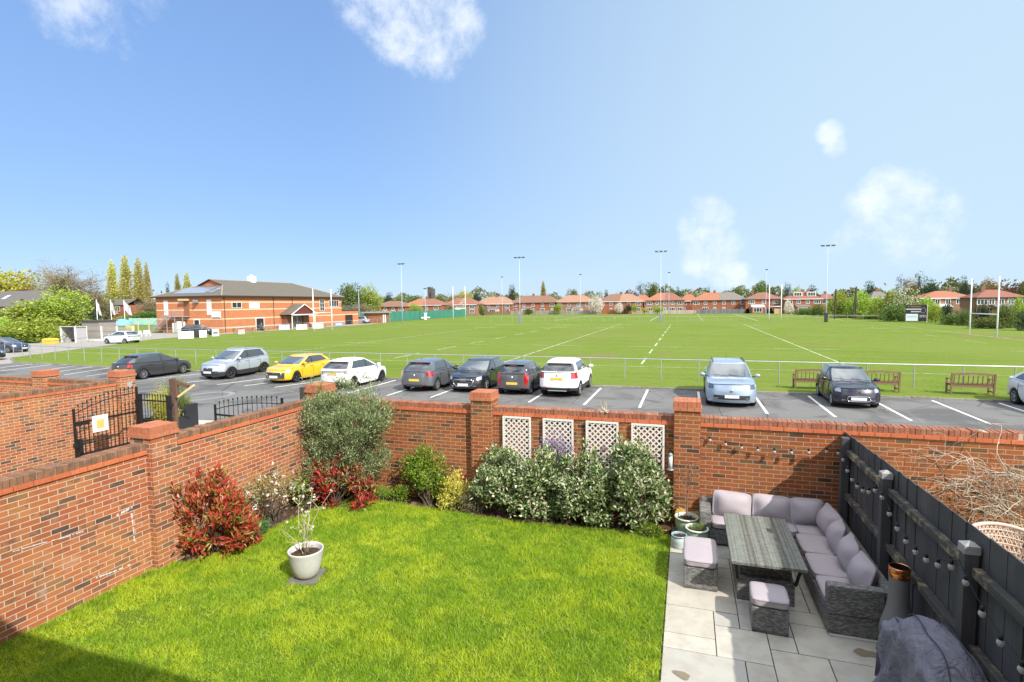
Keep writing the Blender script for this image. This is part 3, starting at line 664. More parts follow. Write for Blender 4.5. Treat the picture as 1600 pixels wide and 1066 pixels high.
def pad(sx, sy, sz, puff=.25, seed=0, pinch=.0):
    """stuffed cushion: edges rounded, middle bulging, slight folds"""
    q = np.random.default_rng(seed); bm = bmesh.new(); bmesh.ops.create_cube(bm, size=2); bmesh.ops.subdivide_edges(bm, edges=bm.edges[:], cuts=9, use_grid_fill=True)
    ph = q.uniform(0, 6.28, 8)
    for v in bm.verts:
        x, y, z = v.co; ax, ay = abs(x), abs(y)
        e = max(ax, ay); prof = (1-puff)+puff*(1-ax**2.6)*(1-ay**2.6)
        if pinch: prof *= 1-pinch*(ax**5+ay**5)*.5
        rr = 1.0
        ex = 5 if pinch else 9; k = (abs(x)**ex+abs(y)**ex+abs(z)**ex)**(1/ex); x2, y2, z2 = x/k, y/k, z/k
        if pinch: x2 *= 1-.06*(1-ay**2); y2 *= 1-.06*(1-ax**2)
        zz = z2*prof+.03*math.sin(5*x+ph[0]+2*y)*math.cos(4*y+ph[1])*(1 if abs(z) > .9 else .3)
        x2 += .010*math.sin(7*y+ph[2])*z; y2 += .012*math.sin(6*x+ph[3])*z
        v.co = (x2*sx/2, y2*sy/2, zz*sz/2)
    return bm
def add_pad(name, parent, loc, rot, size, puff=.25, seed=0, pinch=0.0, mat=None):
    o = MB().bm(pad(*size, puff, seed, pinch)).build(name, mat or M_CUSH, parent, True); o.location = loc; o.rotation_euler = rot
    V = np.array([v.co[:] for v in o.data.vertices]); a = np.arctan2(V[:, 1]/size[1], V[:, 0]/size[0]); P = []
    zc = 0.0 if pinch else size[2]*.30
    for t in np.linspace(-math.pi, math.pi, 49):            # piping follows the cushion's widest outline
        m = (np.abs(np.angle(np.exp(1j*(a-t)))) < .14) & (np.abs(V[:, 2]-zc) < size[2]*.2)
        if m.any(): q = V[m]; k = np.argmax(np.hypot(q[:, 0]/size[0], q[:, 1]/size[1])); P.append((q[k][0]*1.004, q[k][1]*1.004, zc))
    if len(P) > 8: MB().tube(P+[P[0]], .0045, 5, cap=False).build('piping', M_PIPE, o, True)
    return o
def corner_sofa():
    r = thing('corner_sofa', 'grey rattan corner sofa with mauve cushions on the patio', 'sofa', (2.4, 10.1, 0))
    # local: x = X-2.4, y = Y-10.1
    b = MB()
    b.rbox(-2.14, -.72, -.62, -.02, .05, .30, .012)               # base along the wall
    b.rbox(-.72, .0, -2.83, -.02, .05, .30, .012)                 # base along the fence
    b.build('base', M_WICK, r)
    b = MB(); b.rbox(-2.14, .0, -.13, -.012, .301, .66, .015); b.rbox(-.115, .002, -2.83, -.132, .301, .66, .015); b.build('back', M_WICK, r)
    b = MB(); b.rbox(-2.17, -1.985, -.64, -.135, .301, .60, .02); b.build('arm', M_WICK, r)
    b = MB(); b.rbox(-.73, -.117, -2.845, -2.70, .301, .66, .02); b.build('arm', M_WICK, r)
    b = MB(); b.box(-.70, -.10, -2.86, -2.80, 0, .045); b.build('foot', plain('pale plastic foot', (.5, .48, .44), .6), r)
    k = 0
    for x0, x1 in ((-1.98, -1.30), (-1.30, -.66)):
        k += 1; add_pad('seat_cushion', r, ((x0+x1)/2, -.375, .365), (0, 0, 0), (x1-x0-.01, .50, .125), .12, k)
    add_pad('seat_cushion', r, (-.385, -.385, .365), (0, 0, 0), (.545, .50, .125), .12, 9)
    for y0, y1 in ((-1.34, -.64), (-2.04, -1.345), (-2.69, -2.045)):
        k += 1; add_pad('seat_cushion', r, (-.415, (y0+y1)/2, .365), (0, 0, 0), (.60, y1-y0-.01, .125), .12, k)
    R = math.radians
    for x, rz, s in ((-1.64, -.02, 21), (-1.0, .03, 22), (-.47, .05, 23)):
        add_pad('back_cushion', r, (x, -.225, .615), (R(74), R(random.uniform(-3, 3)), rz), (.66 if x < -.5 else .54, .47, .29), .80, s, .42)
    for y, s in ((-.55, 31), (-1.10, 32), (-1.70, 33), (-2.30, 34)):
        add_pad('back_cushion', r, (-.215, y, .61), (R(74), R(random.uniform(-4, 4)), R(-90)+random.uniform(-.16, .16)), (.64, .47, .30), .80, s, .42)
corner_sofa()
def table():
    r = thing('garden_table', 'rectangular grey rattan dining table standing in front of the corner sofa', 'table', (1.05, 8.42, 0))
    b = MB(); b.rbox(-.46, .46, -.87, .87, .635, .68, .008); b.build('tabletop', M_WICKT, r)
    b = MB(); b.rbox(-.36, .36, -.62, .62, .02, .36, .01); b.rbox(-.33, .33, -.55, .55, .361, .60, .01); b.box(-.40, .40, -.75, .75, .601, .634); b.build('pedestal', M_WICK, r)
    b = MB()
    for sx in (-1, 1):
        for sy in (-1, 1): b.bar((sx*.36, sy*.64, .34), (sx*.40, sy*.78, .64), .03)
    b.build('bracket', M_BLACK, r)
    b = MB(); b.box(-.35, .35, -.66, -.6225, 0, .03); b.build('foot', plain('pale plastic foot', (.5, .48, .44), .6), r)
table()
def footstool(label, loc, sx, sy, rz=0, seed=1):
    r = thing('footstool', label, 'footstool', loc, rz, 'rattan footstools')
    b = MB(); b.rbox(-sx/2, sx/2, -sy/2, sy/2, .03, .345, .012); b.build('base', M_WICK, r)
    b = MB()
    for ax in (-1, 1):
        for ay in (-1, 1): b.box(ax*(sx/2-.03)-.018, ax*(sx/2-.03)+.018, ay*(sy/2-.03)-.018, ay*(sy/2-.03)+.018, 0, .03)
    b.build('feet', M_BLACK, r)
    add_pad('cushion', r, (0, 0, .405), (0, 0, 0), (sx+.012, sy+.012, .115), .10, seed)
footstool('longer rattan footstool with mauve cushion, beside the small blue pot', (.215, 8.32, 0), .46, .84, 0, 41)
footstool('small square rattan footstool with mauve cushion, in front of the table end', (1.02, 7.30, 0), .42, .46, -.03, 42)
def barbecue():
    """covered barbecue: cloth draped over a hood and side shelves"""
    r = thing('covered_barbecue', 'barbecue under a creased dark blue grey cover beside the fence', 'barbecue', (2.225, 5.72, 0))
    nx, ny = 36, 60; W, L = .49, 1.56; V = []; q = np.random.default_rng(3)
    rows = np.linspace(-1, 1, ny); cols = np.linspace(-1, 1, nx)
    def top(u, v):
        hood = math.exp(-((v+.05)/.62)**6); ridge = 1-abs(u)**2.2*.42
        return .80+.30*hood*ridge-.07*abs(u)**3-.06*max(0, v-.4)
    # profile: down the side, over the top, down the other side
    nside = 16; prof = []
    V = []
    for j, v in enumerate(rows):
        line = []
        for s in range(nside): line.append((-1, s/nside))
        for u in cols: line.append((u, None))
        for s in range(nside-1, -1, -1): line.append((1, s/nside))
        for k, (u, s) in enumerate(line):
            t = top(u if s is None else u, v); endr = 1-.05*abs(v)**10
            x = u*W/2*endr*(1-.06*abs(v)**6); y = v*L/2
            if s is None: z = t+.012*math.sin(9*v+5*u)+.010*math.sin(14*u-6*v+1)*abs(u)+.006*math.sin(31*v+12*u)
            else:
                z = .05+(t-.05)*s; fl = (1-s)
                amp = .045*fl+.02
                x += u*(.02*fl)+u*amp*math.sin(11*v+3*s*2.2+u)*.6+u*amp*.5*math.sin(23*v-4*s)-u*.05*(4*s*(1-s))*.5
            V.append((x, y, z))
    n = 2*nside+nx; F = [(j*n+k, j*n+k+1, (j+1)*n+k+1, (j+1)*n+k) for j in range(ny-1) for k in range(n-1)]
    b = MB().add(V, np.array(F))
    for j, sg in ((0, -1), (ny-1, 1)):      # hanging ends
        base = np.array(V[j*n:(j+1)*n]); m = 12; rowsE = []
        for i in range(m+1):
            t = i/m; p = base.copy(); zt = base[:, 2]; p[:, 2] = zt*(1-t)+np.minimum(zt, .05)*t; p[:, 1] += sg*(.02*t+.02*np.sin(16*base[:, 0]/W+3*t)*t+.012*(t > 0)); rowsE.append(p)
        E = np.concatenate(rowsE); b.add(E, np.array([(i*n+k, i*n+k+1, (i+1)*n+k+1, (i+1)*n+k) for i in range(m) for k in range(n-1)]))
    t = NT('barbecue cover cloth', .6, .35); c = t.noise(2.2, 5, .6); t.color(t.mix(c, (.125, .125, .16), (.23, .23, .27))); t.bump(t.noise(6, 5, .6, dist=2.2), 1.0, .06)
    o = b.build('cover', t.m, r, True)
    s = MB()
    for x in (-.10, .13): s.tube([(x+.01*math.sin(9*v), v*L/2, top(x/(W/2), v)+.016+.012*math.sin(9*v+5*x/(W/2))+.004) for v in np.linspace(-.98, .98, 40)], .006, 5)
    s.build('seam', plain('cover seam', (.05, .05, .07), .8), r, True)
    d = MB()
    for x, y, s_ in ((.06, .35, .012), (.10, .28, .010), (.02, .22, .008), (.12, .40, .009), (.05, .12, .006), (.0, .05, .006)): d.sphere((x, y, top(x/(W/2), y/(L/2))+.022), (s_, s_, .004), 8, 5)
    d.build('bird_dropping_stain', plain('dark droppings', (.03, .03, .035), .8), r, True)
barbecue()
def chiminea():
    p = at(1406, 886, 6.92); r = thing('chiminea', 'grey garden chiminea with a copper rim, between sofa arm and barbecue', 'chiminea', (float(p[0]), 6.92, 0))
    z = float(p[2]); st = plain('grey cast steel', (.17, .165, .155), .6, .1, scale=9)
    b = MB(); b.lathe([(.02, .24), (.13, .25), (.175, .33), (.175, .42), (.15, .53), (.122, .64), (.105, .74), (.10, .86), (.10, z-.10)], 28); b.build('body', st, r, True)
    b = MB(); b.lathe([(.101, z-.115), (.105, z-.11), (.105, z), (.098, z+.004), (.094, z-.002), (.094, z-.11)], 28)
    b.build('rim', plain('polished copper', (.72, .28, .10), .22, 1.0, var=.1), r, True)
    MB().lathe([(.0005, z-.3), (.093, z-.3), (.093, z-.005)], 20).build('flue', M_BLACK, r, True)
    for a in (0, 2.1, 4.2):
        m = MB(); m.tube([(.14*math.cos(a), .14*math.sin(a), .30), (.22*math.cos(a), .22*math.sin(a), .14), (.25*math.cos(a), .25*math.sin(a), 0)], .016, 8); m.build('leg', M_BLACK, r, True)
chiminea()
def rattan_chair():
    """neighbour's round woven chair beyond the fence: only its rim shows"""
    r = thing('rattan_chair', 'round pale rattan garden chair just beyond the dark fence', 'chair', (4.08, 8.40, 0))
    t = NT('pale cane weave', .6, .3); uv = t.coord('UV'); 
    c = plain('pale cane', (.58, .43, .34), .6, var=.15, scale=30)
    b = MB()
    for i in range(44):                                           # woven uprights crossing each other
        for sg in (1, -1):
            a0 = math.radians(-20+220*i/43); P = []
            for s in np.linspace(0, 1, 10):
                a = a0+sg*s*.42; rr = .42+.14*s**.7; P.append((rr*math.cos(a), rr*math.sin(a), .42+.62*s*(0.62+.38*math.sin(max(0, min(math.pi, a))))))
            b.tube(P, .008, 4)
    for s in (.15, .3, .45, .6, .75, .88, 1.0):
        P = []
        for a in np.linspace(math.radians(-20), math.radians(200), 40):
            rr = .42+.14*s**.7; P.append((rr*math.cos(a), rr*math.sin(a), .42+.62*s*(0.62+.38*math.sin(max(0, min(math.pi, a))))))
        b.tube(P, .011 if s < 1 else .026, 6)
    b.build('woven_shell', c, r, True)
    MB().lathe([(.001, .44), (.40, .43), (.43, .38), (.40, .34), (.001, .34)], 26).build('seat', plain('cream seat pad', (.55, .5, .43), .9), r, True)
    for k in range(4):
        a = math.pi/4+k*math.pi/2; MB().tube([(.30*math.cos(a), .30*math.sin(a), .35), (.36*math.cos(a), .36*math.sin(a), 0)], .02, 8).build('leg', c, r, True)
rattan_chair()
# ------------------------------------------------------------------ pots and plants
M_BARK = plain('brown bark', (.10, .07, .05), .9, var=.3, scale=18, bump=.4)
M_TWIG = plain('pale twigs', (.52, .42, .31), .85, var=.25, scale=14)
def unit(v): return v/(np.linalg.norm(v, axis=-1, keepdims=True)+1e-9)
def curve3(a, b, bend, rng, n=7):
    a, b = np.array(a, float), np.array(b, float); L = np.linalg.norm(b-a); m = (a+b)/2+rng.normal(size=3)*L*bend; t = np.linspace(0, 1, n)[:, None]
    return (1-t)**2*a+2*t*(1-t)*m+t*t*b
def blob_tips(n, rng, rad, low=.25, lobes=9, hollow=.55, lump=.42):
    """points in a lumpy crown of radii rad, thin at the bottom, denser near the surface"""
    d = unit(rng.normal(size=(n*3, 3))); d = d[d[:, 2] > -low][:n]
    ld = unit(rng.normal(size=(lobes, 3))); ld[:, 2] = np.abs(ld[:, 2])*.8
    m = np.zeros(len(d))
    for q in ld: m = np.maximum(m, np.clip((d@q-.52)/.42, 0, 1)**.8)
    r = (1-lump+lump*m)*(hollow+(1-hollow)*rng.uniform(size=len(d))**.6)
    return d*r[:, None]*np.asarray(rad), d
def clump_tips(n, rng, h, rx, ry, base, k):
    C, Rr = [], []
    for i in range(k):
        u = .93 if i == 0 else rng.uniform(.06, .88); pr = math.sqrt(max(.30, 1-((u-.38)/.66)**2)); a = rng.uniform(0, 6.28); q = math.sqrt(rng.uniform(.15, 1))*pr*.80*(0.4 if i == 0 else 1)
        rc = min(rx, (h-base)*.55)*rng.uniform(.24, .44); z = base+(h-base)*u-(rc*.7 if u > .6 else 0); C.append((rx*q*math.cos(a), ry*q*math.sin(a), max(z, rc*.55))); Rr.append(rc)
    C, Rr = np.array(C), np.array(Rr); idx = rng.choice(k, n, p=Rr**1.6/np.sum(Rr**1.6)); d = unit(rng.normal(size=(n, 3))+np.array((0, 0, .25))); r = Rr[idx]*(.5+.5*rng.uniform(size=n)**.5)
    far = rng.uniform(size=n) < .07; r = r*np.where(far, rng.uniform(1.2, 1.7, n), 1); d[far, 2] = np.abs(d[far, 2])+.25; P = C[idx]+d*r[:, None]*np.array((1, min(1, .35+.65*ry/rx), 1)); o = C[idx]-np.array((0, 0, base+(h-base)*.35)); return P, unit(d+unit(o)*.7)
def shrub(label, cat, loc, h, rx, ry, mat, n_tips=170, per=28, L=.06, W=.03, spread=.075, seed=1, base=.12, stem_mat=None, up=.5, name='shrub', group=None, stems=46, extra=None, lump=.35, hollow=.5, low=.5, clumps=15):
    rng = np.random.default_rng(seed); r = thing(name, label, cat, loc, 0, group)
    tips, d = clump_tips(n_tips, rng, h, rx, ry, base, clumps)
    tips[:, 2] = np.clip(tips[:, 2], .05, None)
    s = MB()
    for i in rng.choice(len(tips), min(stems, len(tips)), replace=False):
        a = (rng.normal()*.05, rng.normal()*.05, 0); s.tube(curve3(a, tips[i], .12, rng), np.linspace(.010, .003, 7), 4, cap=False)
    s.build('stems', stem_mat or M_BARK, r)
    P = np.repeat(tips, per, 0); D = np.repeat(d, per, 0); n = len(P)
    P = P+rng.normal(size=(n, 3))*spread; P[:, 2] = np.clip(P[:, 2], .02, None)
    D = unit(D)*.6+np.array((0, 0, up))+rng.normal(size=(n, 3))*.75
    MB().leaves(P, D, L, W, rng).build('foliage', mat, r)
    if extra:
        nm, m, k, sz, ww = extra; idx = rng.choice(n, k, replace=False); q = MB()
        Q = P[idx]+unit(D[idx])*.05
        for a in range(5): q.leaves(Q+rng.normal(size=Q.shape)*sz*.15, rng.normal(size=Q.shape), sz, ww, rng)
        q.build(nm, m, r)
    return r
LM_OLIVE = leaf_mat('silver grey leaves', [(0, (.065, .095, .03)), (.4, (.14, .185, .065)), (.8, (.29, .345, .15)), (1, (.50, .54, .32))], .15, .6)
LM_RED = leaf_mat('red young leaves', [(0, (.16, .014, .014)), (.3, (.40, .03, .028)), (.52, (.52, .085, .055)), (.62, (.30, .10, .03)), (.80, (.48, .05, .04)), (.9, (.62, .14, .09)), (1, (.46, .46, .16))], .25, .35, clump=[(0, (.08, .11, .02)), (.25, (.18, .23, .035)), (.5, (.33, .36, .06)), (.55, (.42, .05, .03)), (.9, (.56, .08, .05)), (1, (.52, .50, .18))], cscale=9)
LM_DKRED = leaf_mat('dark red leaves', [(0, (.12, .012, .014)), (.45, (.36, .025, .028)), (.78, (.54, .05, .04)), (.80, (.16, .2, .04)), (1, (.36, .40, .12))], .2, .35)
LM_GREEN = leaf_mat('glossy green leaves', [(0, (.07, .14, .015)), (.5, (.15, .26, .025)), (.85, (.30, .40, .04)), (1, (.42, .40, .06))], .3, .35)
LM_YELLOW = leaf_mat('yellow leaves', [(0, (.30, .32, .04)), (.4, (.60, .55, .07)), (1, (.75, .68, .22))], .3, .45)
LM_VARI = leaf_mat('white edged leaves', [(0, (.055, .11, .03)), (.32, (.14, .23, .06)), (.52, (.29, .36, .15)), (.66, (.52, .53, .32)), (.88, (.70, .68, .48)), (1, (.56, .47, .38))], .2, .4, clump=[(0, (.06, .12, .03)), (.4, (.14, .22, .06)), (.7, (.26, .33, .12)), (1, (.62, .60, .42))], cscale=6)
LM_LIGHT = leaf_mat('fresh light green leaves', [(0, (.12, .22, .02)), (.6, (.25, .38, .04)), (1, (.40, .50, .10))], .35, .5)
LM_ROSE = leaf_mat('sparse bronze leaves', [(0, (.17, .21, .05)), (.5, (.32, .32, .11)), (1, (.48, .36, .18))], .3, .5)
LM_WHITE = leaf_mat('white petals', [(0, (.70, .68, .58)), (1, (.85, .84, .78))], .3, .6)
LM_LILAC = leaf_mat('lilac petals', [(0, (.22, .19, .40)), (1, (.40, .34, .58))], .3, .6)
LM_SPIKE = leaf_mat('small dusty leaves', [(0, (.12, .12, .06)), (.6, (.24, .23, .12)), (1, (.36, .30, .18))], .2, .6)

shrub('bushy red leaved shrub against the left wall, nearest the white pot', 'shrub', (-7.55, 6.88, 0), 1.46, .66, .54, LM_RED, 130, 24, .125, .042, .055, 11, .08, up=.8, stems=60, clumps=17)
shrub('tall silvery grey green shrub filling the wall corner', 'shrub', (-6.98, 9.70, 0), 2.68, 1.08, .66, LM_OLIVE, 460, 64, .075, .014, .065, 12, .35, up=.9, stems=90, clumps=34)
shrub('deep red leaved low shrub under the silvery corner shrub', 'shrub', (-6.92, 9.26, 0), .92, .95, .34, LM_DKRED, 120, 24, .12, .042, .06, 13, .02, up=.7, clumps=16)
shrub('loose twiggy rose bush with small white flowers by the left wall', 'rose bush', (-7.62, 8.20, 0), 1.05, .42, .78, LM_ROSE, 130, 14, .042, .022, .10, 14, .1, name='rose_bush', stems=60, extra=('blossom', LM_WHITE, 60, .045, .035))
shrub('pale green bush with cream flowers in the corner bed, before the silvery shrub', 'shrub', (-7.42, 9.02, 0), .62, .40, .36, LM_LIGHT, 60, 18, .05, .025, .06, 15, .04, extra=('blossom', LM_WHITE, 70, .05, .04))
shrub('low dense green mound between the red shrub and the rose bush', 'plant', (-7.42, 7.55, 0), .34, .30, .26, leaf_mat('blue green leaves', [(0, (.04, .12, .035)), (1, (.13, .27, .07))], .2), 90, 26, .030, .016, .035, 16, .02, name='mound_plant')
shrub('low fresh green plant on the bed, right of the corner shrubs', 'plant', (-6.25, 9.88, 0), .24, .30, .14, LM_LIGHT, 50, 26, .045, .018, .04, 17, .02, name='low_plant')
shrub('small leafy plant beside the rounded green shrub', 'plant', (-5.72, 9.85, 0), .36, .16, .14, LM_GREEN, 40, 20, .05, .026, .04, 18, .02, name='low_plant')
shrub('rounded glossy green shrub by the back wall, left of the pillar', 'shrub', (-5.12, 9.88, 0), 1.20, .52, .32, LM_GREEN, 200, 26, .062, .030, .06, 19, .10, up=.4)
shrub('bright yellow leaved shrub at the foot of the wall pillar', 'shrub', (-4.46, 9.80, 0), .72, .38, .27, LM_YELLOW, 110, 26, .055, .026, .05, 20, .05)
shrub('dry greyish plant between the yellow shrub and the white edged shrubs', 'plant', (-4.02, 9.74, 0), .55, .24, .20, LM_SPIKE, 70, 26, .045, .012, .05, 21, .04, name='dry_plant', up=.9)
G = 'white edged shrubs below the trellis'
for k, (x, h, rx, lab) in enumerate(((-3.46, 1.32, .54, 'white edged leafy shrub below the leftmost trellis panel'), (-2.62, 1.36, .54, 'white edged leafy shrub below the second trellis panel, under lilac flowers'),
                                     (-1.72, 1.42, .56, 'white edged leafy shrub below the third trellis panel'), (-.80, 1.66, .60, 'tallest white edged shrub, beside the bird feeder pole'))):
    shrub(lab, 'shrub', (x, 9.80, 0), h, rx, .38, LM_VARI, int(270*h/1.3), 22, .082, .044, .050, 30+k, .05, group=G, stems=60, clumps=22)
shrub('airy lilac flowered shrub behind the second white edged shrub', 'shrub', (-2.35, 10.02, 0), 1.62, .42, .10, LM_LILAC, 90, 9, .035, .018, .07, 38, 1.0, stems=50)
shrub('spray of small ferny leaves at the lawn edge by the pots', 'plant', (-.62, 9.62, 0), .20, .26, .12, LM_GREEN, 50, 20, .05, .015, .04, 39, .02, name='low_plant')

def dirt_disc(r, z, parent, mat=None):
    b = MB(); b.lathe([(.0005, z+.012), (r*.6, z+.006), (r, z)], 24)
    q = RNG
    for _ in range(60):
        a, rr = q.uniform(0, 6.28), r*.9*q.uniform()**.5; s = q.uniform(.008, .022); x, y = rr*math.cos(a), rr*math.sin(a); b.box(x-s, x+s, y-s*.7, y+s*.7, z, z+s*1.3, taper=s*.3)
    return b.build('soil', mat or M_SOIL, parent)
def big_pot():
    r = thing('plant_pot', 'large pale grey round plant pot standing on a slab on the lawn', 'plant pot', (-5.52, 6.60, .022))
    t = NT('pale fibre clay', .75, .3); n = t.noise(16, 6, .7); s = t.n('SeparateXYZ'); t.put(s.inputs[0], t.coord())
    low = t.ramp(t.math('ADD', s.outputs[2], t.math('MULTIPLY', t.noise(7, 4), .12)), [(.05, (1, 1, 1)), (.20, (0, 0, 0))])
    c = t.mix(n, (.44, .43, .40), (.56, .55, .52)); c = t.mix(t.math('MULTIPLY', low, .6), c, (.36, .27, .18)); t.color(c).bump(n, .15, .004)
    b = MB().lathe([(.001, 0), (.12, 0), (.155, .02), (.185, .07), (.215, .16), (.240, .28), (.256, .385), (.262, .405), (.262, .42), (.255, .428), (.244, .424), (.236, .40), (.225, .345)], 40)
    b.build('pot', t.m, r, True); dirt_disc(.226, .345, r)
    # base slab
    q = thing('paving_slab', 'grey square slab set into the lawn below the large pot', 'slab', (-5.52, 6.60, 0), .34)
    MB().rbox(-.225, .225, -.225, .225, -.03, .02, .004).build('slab', plain('grey slab', (.15, .14, .125), .9, var=.2, scale=9, bump=.2), q)
    # bare magnolia like plant
    p = thing('potted_shrub', 'nearly bare shrub with pale stems and a few cream buds in the large grey pot', 'plant', (-5.52, 6.60, .37))
    rng = np.random.default_rng(5); s = MB(); tips = []
    main = [((.02, 0, 0), (.42, .10, .98)), ((-.02, .02, 0), (-.26, .22, .78)), ((0, -.02, 0), (.0, .2, .95)), ((.02, .02, 0), (.12, -.1, .68)), ((-.03, -.02, 0), (-.42, -.05, .36)), ((.03, 0, 0), (.30, -.18, .52)), ((0, .03, 0), (-.12, .1, .62))]
    for a, b in main:
        C = curve3(a, b, .14, rng, 9); s.tube(C, np.linspace(.0065, .002, 9), 6); tips.append(C[-1])
        for _ in range(4):
            i = rng.integers(3, 8); e = C[i]+unit(rng.normal(size=3)+np.array((0, 0, .7)))*rng.uniform(.08, .26); D = curve3(C[i], e, .15, rng, 5); s.tube(D, np.linspace(.005, .0018, 5), 4); tips.append(e)
    s.build('stems', M_TWIG, p, True); tips = np.array(tips)
    f = MB(); T = tips[rng.choice(len(tips), 17, replace=False)]
    for k in range(7): f.leaves(T+rng.normal(size=T.shape)*.006, unit(rng.normal(size=T.shape))*.6+np.array((0, 0, .8)), .042, .026, rng)
    f.build('blossom', leaf_mat('cream petals', [(0, (.62, .60, .42)), (1, (.82, .80, .66))], .3), p)
    f = MB(); T = tips[rng.choice(len(tips), 22, replace=False)]; f.leaves(T, rng.normal(size=T.shape), .05, .022, rng).build('foliage', LM_LIGHT, p)
big_pot()
def glazed_pot(label, loc, R, H, mat, rim, soil=True):
    r = thing('plant_pot', label, 'plant pot', loc)
    MB().lathe([(.001, 0), (R*.62, 0), (R*.68, .02), (R*.92, H*.45), (R*.98, H*.72), (R*.90, H*.88)], 32).build('pot', mat, r, True)
    MB().lathe([(R*.90, H*.881), (R*1.04, H*.93), (R*1.04, H), (R*.93, H*1.005), (R*.88, H*.97), (R*.86, H*.80)], 32).build('rim', rim, r, True)
    if soil: dirt_disc(R*.87, H*.80, r)
    return r
M_GLZ_G = plain('pale green glaze', (.28, .36, .24), .2, 0, .6, var=.25, scale=9); M_GLZ_W = plain('white glaze', (.62, .65, .62), .25, 0, .6); M_GLZ_B = plain('pale blue glaze', (.36, .47, .50), .2, 0, .6, var=.3, scale=12); M_GLZ_D = plain('blue grey glaze', (.26, .36, .40), .25, 0, .6)
p1 = (.02, 9.78, .024)
glazed_pot('pale green glazed pot holding a bare young tree, by the pillar', p1, .205, .34, M_GLZ_G, plain('pale glazed rim', (.50, .55, .45), .25, 0, .6))
glazed_pot('white rimmed glazed pot of grass, just behind the longer footstool', (.185, 9.40, .024), .185, .31, M_GLZ_G, M_GLZ_W)
shrub('tuft of green blades in the white rimmed pot', 'plant', (.185, 9.40, .28), .10, .12, .12, LM_GREEN, 16, 12, .06, .008, .03, 61, .0, name='potted_grass', stems=4, up=1.2)
glazed_pot('small white and blue glazed pot on the patio edge', (-.10, 9.22, .024), .125, .23, plain('white to blue glaze', (.55, .62, .62), .2, 0, .6, var=.25, scale=6), M_GLZ_D)
def bare_tree():
    r = thing('potted_tree', 'slender leafless young tree in the pale green pot, in front of the brick pillar', 'tree', (.02, 9.78, .30))
    rng = np.random.default_rng(9); s = MB(); C = curve3((0, 0, 0), (.05, .05, 1.0), .03, rng, 9); s.tube(C, np.linspace(.016, .007, 9), 6); tips = []
    for k in range(18):
        i = rng.integers(3, 9); a = rng.uniform(0, 6.28); e = C[i]+np.array((math.cos(a)*.32*rng.uniform(.4, 1), math.sin(a)*.14-.05, rng.uniform(-.15, .55))); D = curve3(C[i], e, .25, rng, 7); s.tube(D, np.linspace(.006, .002, 7), 4)
        for _ in range(4):
            j = rng.integers(2, 7); q = D[j]+unit(rng.normal(size=3))*rng.uniform(.05, .18); s.tube(curve3(D[j], q, .2, rng, 4), np.linspace(.003, .0012, 4), 3); tips.append(q)
    s.build('trunk', plain('reddish twigs', (.23, .13, .09), .85, var=.2), r, True); tips = np.array(tips)
    MB().leaves(np.repeat(tips, 2, 0), rng.normal(size=(len(tips)*2, 3)), .022, .012, rng).build('buds', leaf_mat('red brown buds', [(0, (.30, .10, .07)), (1, (.42, .22, .12))], .2), r)
bare_tree()
def saucer():
    r = thing('garden_dish', 'shallow yellow and rust coloured dish leaning by the wall behind the pots', 'dish', (.05, 9.98, .25))
    r.rotation_euler = (.55, .06, .1)
    MB().lathe([(.001, -.005), (.10, 0), (.23, .05), (.245, .062), (.235, .066), (.10, .018), (.001, .012)], 30).build('dish', plain('yellow rust glaze', (.34, .20, .03), .5, var=.5, scale=7), r, True)
    MB().lathe([(.001, -.006), (.07, -.008), (.05, -.10), (.09, -.24)], 16).build('stand', M_BLACK, r, True)
    q = thing('terracotta_bowl', 'small tan terracotta bowl on the bed beside the tallest white edged shrub', 'bowl', (-.36, 9.86, 0))
    MB().lathe([(.001, 0), (.08, 0), (.115, .07), (.12, .08), (.105, .078), (.07, .02), (.001, .018)], 24).build('bowl', plain('terracotta', (.52, .30, .15), .8), q, True)
saucer()
def feeder():
    r = thing('bird_feeder_pole', 'thin black bird feeder pole standing in front of the trellis', 'feeder pole', (-.44, 9.98, 0))
    MB().tube([(0, 0, 0), (0, 0, 1.45), (.03, 0, 1.53), (.10, 0, 1.56), (.16, 0, 1.52), (.17, 0, 1.47)], .009, 8).build('pole', M_BLACK, r, True)
    f = thing('bird_feeder', 'white tube bird feeder hanging from the thin black pole', 'bird feeder', (-.27, 9.98, 1.13))
    b = MB().lathe([(.001, 0), (.034, 0), (.034, .24), (.001, .24)], 16); b.build('tube', plain('white seed tube', (.62, .66, .62), .35), f, True)
    MB().lathe([(.034, .241), (.045, .25), (.03, .28), (.005, .30)], 16).build('lid', plain('blue green lid', (.20, .33, .33), .5), f, True)
    MB().lathe([(.06, -.012), (.062, .0), (.034, .004), (.034, -.012)], 16).build('tray', M_GALV, f, True)
    MB().tube([(0, 0, .30), (0, 0, .345)], .003, 5).build('hook', M_BLACK, f)
feeder()
